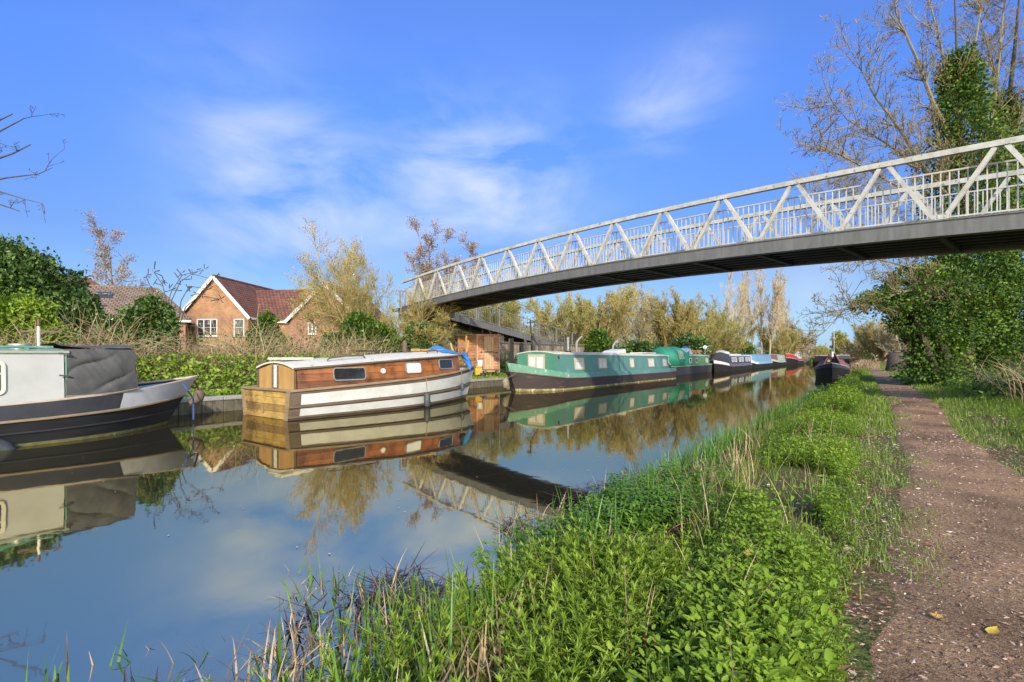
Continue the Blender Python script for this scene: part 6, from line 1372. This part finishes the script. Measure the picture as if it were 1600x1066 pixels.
# left bank: bramble hedge, green cover
def hedge(rng):
    s = rng.uniform(-2,23); t = tl(s)-rng.uniform(3.0,5.2); return P3(s, t, 0), 1.0+0.35*math.sin(s*0.9)*math.sin(s*2.3)
bramble('bramble_hedge', 'tangled dry tan bramble hedge behind the left bank', 'bramble', hedge, 5200, 'dry_stem', 36, 0.010, L=(0.8,1.9), droop=0.6)
def cover(rng):
    s = rng.uniform(-3,24); d = rng.uniform(0.15,3.6)**1.0; h = (0.10+0.55*sm((d-0.9)/1.8))*(0.5+0.5*sm((22-s)/6))
    if 11.5 < s < 13.0+10 and d < 2.2: h *= 0.35
    return P3(s, tl(s)-d, rng.random()**0.7*h)
leafy('bank_nettles', 'low bright green nettles and brambles on the left bank', 'undergrowth', cover, 26000, 0.10, 'nettle_leaf', 37, 0.3)
def ivyhedge(rng):
    s = rng.uniform(-4,22); t = tl(s)-rng.uniform(3.4,5.4); return P3(s, t, rng.random()**1.3*1.3)
leafy('hedge_leaves', 'scattered green leaves in the bramble hedge', 'undergrowth', ivyhedge, 7000, 0.10, 'laurel_leaf', 38, 0.2)
def cover2(rng):
    s = rng.uniform(24,120); d = rng.uniform(0.3,4.5); return P3(s, tl(s)-d, rng.random()*0.7*sm(d/1.6))
leafy('bank_cover', 'green and brown cover along the bank behind the boats', 'undergrowth', cover2, 9000, 0.22, 'laurel_leaf', 39, 0.3)
# arching bare stems above the bramble hedge, left of the brick gable
ar = thing('bramble_arch', 'thin dark arching stems against the sky left of the brick gable', 'bramble', at_px(262,17)); m = MB(ar.location)
for pts in ([(255,540),(258,490),(268,455),(285,430),(318,422)],[(262,540),(268,470),(282,440),(300,428),(330,436)],[(275,540),(283,470),(296,447),(325,452)],[(250,540),(244,480),(236,450),(228,432)],[(270,540),(290,480),(312,462),(345,468)],[(258,540),(262,480),(254,445),(240,425)]):
    m.tube([px(x,y,17+0.3*i) for i,(x,y) in enumerate(pts)], [0.022-0.0035*i for i in range(len(pts))], 5)
    rg = random.Random(len(m.v))
    for x, y in pts[2:]:
        for _ in range(5): a = px(x,y,17.6)+Vector((rg.gauss(0,.05),0,rg.gauss(0,.05))); m.tube([a, a+Vector((rg.gauss(0,.14),rg.gauss(0,.1),rg.gauss(0.03,.12)))], [0.012,0.018], 4)
m.build('stems', M['bark_dark'], ar)
# bare branch of the tree at the left edge
lt = thing('bare_tree', 'bare dark branches of a tree reaching in at the upper left edge', 'tree', ground_at(px(-130,640,10.5))); o2, t2 = [], []; rg = random.Random(91); m = MB(lt.location)
base = [lt.location+Vector((0,0,-0.1)), px(-130,500,10.5), px(-120,330,10.5), px(-115,170,10.6), px(-110,40,10.7)]
m.tube(base, [0.16,0.13,0.10,0.07,0.03], 8)
PL = dict(n=[4,3,3], kids=[0.7,0.6,0], start=[0.1,0.1,0], ang=[40,45,0], ratio=[0.5,0.55,0], wig=[0.25,0.3,0.3], trop=[-0.03,0.02,0.0], rr=0.6, rmin=0.0035)
for pts in ([(-118,300),(-60,250),(0,205),(38,185)],[(-120,350),(-50,290),(10,278),(60,272),(82,262)],[(-120,380),(-60,315),(0,300),(40,312),(66,318)],[(-115,250),(-50,215),(-5,190),(20,178)],[(-122,400),(-60,340),(-5,318),(30,330)],[(-115,290),(-45,262),(20,240),(48,226)]):
    q = [px(x,y,10.5-0.17*i)-lt.location for i,(x,y) in enumerate(pts)]; m2 = [p_+lt.location for p_ in q]; m.tube(m2, [0.042,0.028,0.016,0.009,0.005][:len(q)], 5)
    for i in range(1, len(q)):
        d = (q[i]-q[i-1]).normalized()
        for _ in range(1): a = math.radians(rg.uniform(25,50)); grow(o2, t2, q[i-1].lerp(q[i], rg.random()), (d*math.cos(a)+perp(d,rg)*math.sin(a)).normalized(), rg.uniform(0.25,0.6), 0.008, 0, PL, rg)
for k in range(34):                     # the rest of the crown, outside the picture
    f = rg.random(); p_ = Vector(base[1]).lerp(base[4], 0.15+0.85*f)-lt.location; an = rg.uniform(1.9,4.9); grow(o2, t2, p_, Vector((math.cos(an), math.sin(an), rg.uniform(0.2,0.9))).normalized(), rg.uniform(1.2,2.8)*(1.1-0.5*f), 0.03, 0, dict(PL, kids=[2.2,1.6,0]), rg)
m.build('trunk', M['bark_dark'], lt); A = np.array(o2); T = np.array(t2); rng = np.random.default_rng(3); tv, tf = segs_mesh(A[:,1:], 3); lv, lf = leaf_quads(T[:,:3], np.full(len(T),0.02), rng, 0.6)
V, Fs, TT = merge([(tv,tf,0.5),(lv,lf,0.2)]); c = npmesh('crown', V, Fs, M['bark_dark'], lt)

# ------------------------------------------------------------------ near bank plants
def sfun(rng, n, lo, hi, pw=1.0):        # denser close by
    u = rng.random(n); return lo*(hi/lo)**(u**pw)
def leaf_tpl(L, w, serr=True, droop=0.25):
    rows = [(0,0.02),(0.13,0.30),(0.25,0.26),(0.38,0.42),(0.5,0.33),(0.63,0.36),(0.74,0.22),(0.86,0.17),(1.0,0.0)] if serr else [(0,0.03),(0.25,0.36),(0.6,0.34),(1,0.0)]
    V = []
    for f, h in rows:
        z = -droop*L*f*f
        V += [(f*L, -h*w, z+0.12*h*w*2.2), (f*L, 0, z-0.02*L), (f*L, h*w, z+0.12*h*w*2.2)]
    Fq = []
    for i in range(len(rows)-1):
        Fq += [(3*i,3*i+1,3*i+4,3*i+3),(3*i+1,3*i+2,3*i+5,3*i+4)]
    return np.array(V), np.array(Fq)
def nettle_tpl(seed, h=0.30, tiers=5, L=0.075):
    rg = random.Random(seed); parts = []; 
    S = [(0,0,0,0,0,h,0.0035,0.002)]; v, f = segs_mesh(S, 3); parts.append((v,f,0.25))
    for k in range(tiers):
        z = h*(0.30+0.70*k/(tiers-1)); l = L*(1.0-0.1*k+0.25*math.sin(PI*k/(tiers-1))) if k < tiers-1 else L*0.55
        for j in range(2 if k < tiers-1 else 4):
            lv, lf = leaf_tpl(l*rg.uniform(0.85,1.15), l*0.72, True, 0.35 if k < tiers-1 else 0.1)
            a = (k%2)*PI/2 + j*(PI if k < tiers-1 else PI/2) + rg.uniform(-0.3,0.3); t = math.radians(rg.uniform(-25,28) if k < tiers-1 else 30)
            R = Matrix.Rotation(a,3,'Z') @ Matrix.Rotation(-t,3,'Y')
            lv = np.array([list(R @ Vector(p)) for p in lv]) + np.array([[math.cos(a)*0.012, math.sin(a)*0.012, z]])
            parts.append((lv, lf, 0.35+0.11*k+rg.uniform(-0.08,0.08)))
    return merge(parts)
def place(rng, s, t, dz=0.0): return np.array([list(P3(a,b,dz)) for a,b in zip(s,t)])
rng = np.random.default_rng(101)
NT = [nettle_tpl(i, (0.18,0.24,0.14)[i], 5, (0.040,0.046,0.036)[i]) for i in range(3)]
VV = []
def patch(s, t, sc_): return sc_
def nettle_band(n, s0, s1, lo, hi, smin, smax):
    parts = []
    s = sfun(rng, n, s0, s1); f = rng.random(n); t = np.array([lo(a)+(hi(a)-lo(a))*b for a, b in zip(s, f)])
    keep = np.array([mnoise.noise(Vector((a*0.75,b*1.1,4.0))) > -0.28 for a,b in zip(s,t)]); s, t, f = s[keep], t[keep], f[keep]; n = len(s)
    edge = np.clip(np.minimum(f*2.2, (1-f)*5), 0.35, 1); pos = place(rng, s, t, -0.01)
    sc_ = rng.uniform(smin, smax, n)*edge*(1+0.25*np.array([mnoise.noise(Vector((a*0.9,b*0.9,9.0))) for a,b in zip(s,t)]))
    base = np.array([0.5+0.5*mnoise.noise(Vector((a*0.6,b*0.6,2.0))) for a,b in zip(s,t)])
    for k in range(3):
        i = np.arange(n)%3 == k; V_, F_, T_ = NT[k]
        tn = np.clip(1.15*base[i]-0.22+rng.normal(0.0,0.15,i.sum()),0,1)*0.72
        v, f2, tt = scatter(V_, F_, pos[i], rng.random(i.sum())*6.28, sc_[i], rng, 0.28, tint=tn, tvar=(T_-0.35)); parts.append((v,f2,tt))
    return parts
nl = lambda s: tb(s)+0.12 if s > 6 else interp(s, [0.5,1.5,3,4.5,6], [-0.68,-0.66,-0.84,-1.02,tb(6)+0.26])
nh = lambda s: pl(s)-interp(s, [0,2,5,10,30], [-0.08,0.02,0.16,0.34,0.5])
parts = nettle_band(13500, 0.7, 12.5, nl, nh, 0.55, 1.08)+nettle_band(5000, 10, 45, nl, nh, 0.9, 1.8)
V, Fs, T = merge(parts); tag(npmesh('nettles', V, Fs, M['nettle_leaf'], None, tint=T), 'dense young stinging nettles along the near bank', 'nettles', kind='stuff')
parts = nettle_band(4500, 5.0, 19, lambda s: pr_(s)+0.45, lambda s: 5.2, 1.3, 2.3)
V, Fs, T = merge(parts); tag(npmesh('verge_nettles', V, Fs, M['nettle_leaf'], None, tint=T), 'bright nettle patch on the right of the path below the ivy tree', 'nettles', kind='stuff')
# cleavers: whorls of narrow leaves
def cleaver_tpl(seed):
    rg = random.Random(seed); parts = []; h = 0.2
    v, f = segs_mesh([(0,0,0,0.02,0,h,0.002,0.0015)],3); parts.append((v,f,0.4))
    for k in range(5):
        z = h*(0.3+0.7*k/4)
        for j in range(7):
            lv, lf = leaf_tpl(0.032*(1.1-0.1*k)*rg.uniform(0.6,1.2), 0.0075, False, 0.2); a = j*2*PI/7+k+rg.uniform(-.4,.4); R = Matrix.Rotation(a,3,'Z') @ Matrix.Rotation(-math.radians(12+10*k+rg.uniform(-25,25)),3,'Y')
            parts.append((np.array([list(R @ Vector(p)) for p in lv])+np.array([[0.02*z/h,0,z]]), lf, 0.3+0.12*k))
    return merge(parts)
CT = cleaver_tpl(3); n = 2200; s = rng.uniform(0.5,2.3,n); t = rng.uniform(-1.42,-0.6,n); keep = np.array([mnoise.noise(Vector((a*1.5,b*1.5,14.0))) > -0.25 for a,b in zip(s,t)])
v, f2, tt = scatter(CT[0], CT[1], place(rng, s[keep], t[keep], 0.0), rng.random(keep.sum())*6.28, rng.uniform(0.6,1.25,keep.sum()), rng, 0.5, tvar=CT[2]-0.5)
tag(npmesh('cleavers', v, f2, M['herb_leaf'], None, tint=tt), 'feathery bright green cleavers in the foreground', 'cleavers', kind='stuff')
# ferny hemlock clump by the water
def fern_tpl(seed):
    rg = random.Random(seed); parts = []
    for j in range(7):
        a = j*2*PI/7+rg.uniform(-.3,.3); L = rg.uniform(0.22,0.36); el = math.radians(rg.uniform(35,70)); d = Vector((math.cos(a)*math.cos(el),math.sin(a)*math.cos(el),math.sin(el))); p = Vector((0,0,0)); q = d*L
        v, f = segs_mesh([(*p,*q,0.003,0.0015)],3); parts.append((v,f,0.3)); side = d.cross(Vector((0,0,1))).normalized()
        for k in range(5):
            c = p.lerp(q, 0.4+0.15*k)
            for sg in (-1,1):
                e = c+(side*sg+d*0.6).normalized()*0.09*(1.1-0.15*k)
                for m_ in range(4):
                    b = c.lerp(e, 0.35+0.22*m_); lv, lf = leaf_tpl(0.038, 0.026, False, 0.2); R = Matrix.Rotation(rg.random()*6.28,3,'Z') @ Matrix.Rotation(rg.uniform(-.5,.3),3,'Y')
                    parts.append((np.array([list(R @ Vector(x)) for x in lv])+np.array([list(b)]), lf, rg.uniform(0.2,0.8)))
    return merge(parts)
FT = fern_tpl(5); n = 150; s = rng.normal(3.25,0.34,n); t = rng.normal(-1.22,0.16,n)
v, f2, tt = scatter(FT[0], FT[1], place(rng, s, np.minimum(t,-0.9), 0.0), rng.random(n)*6.28, rng.uniform(0.55,0.95,n), rng, 0.15, tvar=FT[2]-0.5)
tag(npmesh('hemlock_clump', v, f2, M['fern_leaf'], None, tint=tt), 'ferny dark green hemlock clump at the water edge', 'herb', kind='stuff')
# blades: reeds and grass
def blades(pos, length, width, rng, lean=0.25, bend_=0.5, k=4, yaw=None, base=0.0):
    n = len(pos); a = rng.random(n)*6.28 if yaw is None else yaw; dx = np.stack([np.cos(a), np.sin(a), np.zeros(n)], 1); sx = np.stack([-np.sin(a), np.cos(a), np.zeros(n)], 1)
    th0 = base+np.abs(rng.normal(0, lean, n)); cur = np.abs(rng.normal(0, bend_, n)); p = pos.copy(); rows = []
    tw = rng.normal(0,0.5,n)
    for i in range(k+1):
        f = i/k; w_ = (np.asarray(width)*(1-f**1.6)*0.5+0.0004)[:,None]; c, s_ = np.cos(tw*f)[:,None], np.sin(tw*f)[:,None]; sd_ = sx*c+dx*s_
        rows += [p-sd_*w_, p+sd_*w_]
        th = th0+cur*(f+0.5/k); p = p + (dx*np.sin(th)[:,None]+np.array([[0,0,1]])*np.cos(th)[:,None])*(np.asarray(length)/k)[:,None]
    V = np.stack(rows, 1).reshape(-1,3); b = np.arange(n)[:,None]*(2*(k+1)); Fq = np.concatenate([b+np.array([[2*i,2*i+1,2*i+3,2*i+2]]) for i in range(k)])
    return V, Fq, 2*(k+1)
def reed_pos(n, s0, s1, off0, off1, clump=0.0, dz=-0.05, thr=-0.1, fq=1.6):
    s = sfun(rng, n, s0, s1); t = np.array([tb(a) for a in s])+rng.uniform(off0, off1, n)
    keep = np.array([mnoise.noise(Vector((a*fq,b*fq,21.0))) > thr for a,b in zip(s,t)]); s, t = s[keep], t[keep]
    P = place(rng, s, t, 0); P[:,2] = np.maximum(P[:,2], -0.06); return P, s
def reed_obj(name, lab, cat, P, lo, hi, w_, ml, lean, bend_, k=5, base=0.0):
    L = rng.uniform(lo, hi, len(P)); V, F_, m_ = blades(P, L, rng.uniform(0.7,1.2,len(P))*w_, rng, lean, bend_, k, base=base)
    return tag(npmesh(name, V, F_, M[ml], None, tint=np.repeat(rng.random(len(P)), m_)), lab, cat, kind='stuff')
P1, s1 = reed_pos(1300, 0.6, 6.0, -0.5, 0.5, thr=0.02)
P2, s2 = reed_pos(3600, 4.2, 22, -0.3, 0.08, thr=-0.1, fq=0.8); P2 = P2[rng.random(len(P2)) < 0.6]
reed_obj('reeds', 'tall green reeds standing along the water edge', 'reeds', np.concatenate([P1,P2]), 0.16, 0.42, 0.012, 'reed_blade', 0.2, 0.5)
CLP = [st(rng.uniform(0.35,1.9), rng.uniform(-2.75,-1.9), -0.05) for _ in range(15)]
def clumps(nlo, nhi, sp): return np.array([[c.x+rng.normal()*sp, c.y+rng.normal()*sp, -0.05] for c in CLP for _ in range(rng.integers(nlo,nhi))])
reed_obj('reeds', 'separate green reed shoots rising out of the water at lower left', 'reeds', clumps(3,8,0.045), 0.08, 0.24, 0.012, 'reed_blade', 0.32, 0.9)
P1, s1 = reed_pos(2600, 0.7, 7.0, -0.6, 0.55, thr=-0.08); P1c = clumps(5,14,0.09)
reed_obj('dead_reeds', 'broken straw coloured dead reeds among the green ones', 'reeds', P1, 0.10, 0.36, 0.010, 'dead_reed', 0.55, 1.2)
P1, s1 = reed_pos(6500, 0.7, 5.5, -0.75, 0.35, thr=-0.02, fq=1.3); P1[:,2] = rng.uniform(-0.02,0.02,len(P1))
reed_obj('sunken_reeds', 'dark purple brown rotted reeds matted on the water', 'reeds', P1, 0.08, 0.28, 0.010, 'wet_reed', 0.2, 0.25, 3, base=1.2)
reed_obj('dead_reed_stubs', 'short brown dead reed stubs in the water at lower left', 'reeds', P1c, 0.05, 0.2, 0.010, 'dead_reed', 0.6, 1.1)
TFs = []
for _ in range(16):
    q = P3(rng.uniform(1.2,6), rng.uniform(-0.95,-0.15)); TFs += [[q.x+rng.normal()*0.025, q.y+rng.normal()*0.025, q.z] for _k in range(rng.integers(6,12))]
reed_obj('grass_tufts', 'upright tufts of longer grass among the nettles', 'grass', np.array(TFs), 0.16, 0.32, 0.006, 'grass_blade', 0.22, 0.6)
gp = [P3(rng.uniform(0.9,10), rng.uniform(-1.2,-0.1)) for _ in range(55)]; GPs = []
for q in gp: GPs += [list(Vector(q)+Vector((rng.normal()*0.03, rng.normal()*0.03, 0.0))) for _ in range(rng.integers(3,9))]
reed_obj('straw_tufts', 'pale dry stalks poking out of the nettles', 'dry grass', np.array(GPs), 0.18, 0.42, 0.005, 'dead_reed', 0.4, 0.4)
# grass: path verge and the bank further on
def grass_pos(n, s0, s1, lo, hi, thr=-1, fq=2.0, seed=0):
    s = sfun(rng, n, s0, s1); f = rng.random(n); t = np.array([lo(a)+(hi(a)-lo(a))*b for a,b in zip(s,f)])
    if thr > -1: keep = np.array([mnoise.noise(Vector((a*fq,b*fq,33.0+seed))) > thr for a,b in zip(s,t)]); s, t = s[keep], t[keep]
    return place(rng, s, t, 0.0), s
def grass_obj(name, lab, sets, ml='grass_blade'):
    Vs = []
    for P, s, lo, hi, w_ in sets:
        k = np.clip(s/6, 1, 4); V, F_, m_ = blades(P, rng.uniform(lo,hi,len(P))*np.clip(k,1,1.7), w_*k*rng.uniform(0.7,1.3,len(P)), rng, 0.4, 0.8, 3)
        Vs.append((V, F_, np.repeat(np.clip(rng.normal(0.45,0.25,len(P)),0,1), m_)))
    V, Fs, T = merge(Vs); return tag(npmesh(name, V, Fs, M[ml], None, tint=T), lab, 'grass', kind='stuff')
g1 = grass_pos(14000, 1.4, 16, lambda s: pl(s)-0.30, lambda s: pl(s)+0.28, 0.12, 1.5)
g2 = grass_pos(26000, 8, 60, lambda s: tb(s)+0.1, lambda s: pl(s)+0.02)
g3 = grass_pos(9000, 60, 180, lambda s: tb(s)+0.1, lambda s: pl(s))
g0 = grass_pos(8000, 1.2, 13, lambda s: tb(s)+0.3, lambda s: pl(s), -0.15, 1.1, 5)
grass_obj('grass', 'short green grass on the near bank and path edge', [(*g1,0.025,0.06,0.004),(*g2,0.035,0.075,0.006),(*g3,0.16,0.3,0.012),(*g0,0.05,0.12,0.005)])
g4 = grass_pos(22000, 3.5, 20, lambda s: pr_(s)-0.1, lambda s: pr_(s)+1.5, -0.2, 1.2, 9)
g5 = grass_pos(9000, 14, 60, lambda s: pr_(s)-0.05, lambda s: pr_(s)+1.5)
g6 = grass_pos(9000, 60, 180, lambda s: pr_(s), lambda s: pr_(s)+6)
g7 = grass_pos(800, 1.2, 3.5, lambda s: pl(s)+0.3, lambda s: pr_(s), 0.3, 1.9, 13)
grass_obj('verge_grass', 'worn green grass along the right side of the path', [(*g4,0.03,0.075,0.004),(*g5,0.04,0.08,0.006),(*g6,0.16,0.3,0.012),(*g7,0.02,0.05,0.004)])
# leaf litter and chips on the path
def litter(n, s0, s1, lo, hi, size, seed):
    r_ = np.random.default_rng(seed); s = sfun(r_, n, s0, s1); f = r_.beta(0.6,0.7,n); t = np.array([lo(a)+(hi(a)-lo(a))*b for a,b in zip(s,f)])
    keep = np.array([mnoise.noise(Vector((a*1.1,b*1.6,51.0))) > -0.35 for a,b in zip(s,t)]); s, t = s[keep], t[keep]
    P = place(r_, s, t, 0.028); V, Fq = leaf_quads(P, np.full(len(P), size)*r_.uniform(0.5,1.6,len(P))*np.clip(s/5,1,2.2), r_, 0.34, flat=0.9, fold=0.12)
    return V, Fq, np.repeat(np.clip(r_.normal(0.5,0.3,len(P)),0,1), 4)
V, Fs, T = merge([litter(26000, 0.9, 9, lambda s: pl(s)-0.35, lambda s: pr_(s)+0.3, 0.013, 1), litter(8000, 3, 22, lambda s: pl(s)-0.3, lambda s: pr_(s)+0.6, 0.014, 2), litter(1800, 0.9, 5, lambda s: pl(s)-0.25, lambda s: pl(s)+0.5, 0.02, 3), litter(900, 0.8, 7, nl, nh, 0.034, 4)])
tag(npmesh('leaf_litter', V, Fs, M['litter'], None, tint=T), 'brown and pinkish dead leaves and chips littering the path', 'leaf litter', kind='stuff')
# single yellow leaves
for i, (x, y, z, lab, rz) in enumerate(((1545,990,0.28,'curled pale yellow leaf lying on the path at lower right',0.5),(1475,968,0.28,'thin yellow leaf near the curled one on the path',2.0),(1168,868,0.46,'bright yellow leaf caught on top of the nettles',1.0),(1042,1012,0.40,'brown orange leaf low among the foreground nettles',2.6))):
    YY = F*(H-z)/(y-HOR); p = px(x, y, YY); lv, lf = leaf_tpl(0.075 if i != 1 else 0.045, 0.05, False, -0.3); R = Matrix.Rotation(rz,3,'Z') @ Matrix.Rotation(0.2,3,'Y')
    o = npmesh('fallen_leaf', np.array([list(R @ Vector(q)) for q in lv]), lf, M['yellow_leaf'], None, tint=np.full(len(lv), (0.6,0.7,0.4,0.95)[i])); o.location = p; tag(o, lab, 'leaf')
# specks floating on the water
r_ = np.random.default_rng(8); n = 380; s = r_.uniform(1.5,26,n); t = r_.uniform(-9,-2.4,n); P = np.array([list(st(a,b,0.006)) for a,b in zip(s,t)]); V, Fq = leaf_quads(P, np.full(n,0.022), r_, 0.6, flat=1.0, fold=0.02); V[:,2] = 0.005+np.abs(V[:,2]-0.006)*0.3
tag(npmesh('floating_specks', V, Fq, M['litter'], None, tint=np.full(len(V),0.95)), 'pale specks of fluff and leaf floating on the water', 'flotsam', kind='stuff')
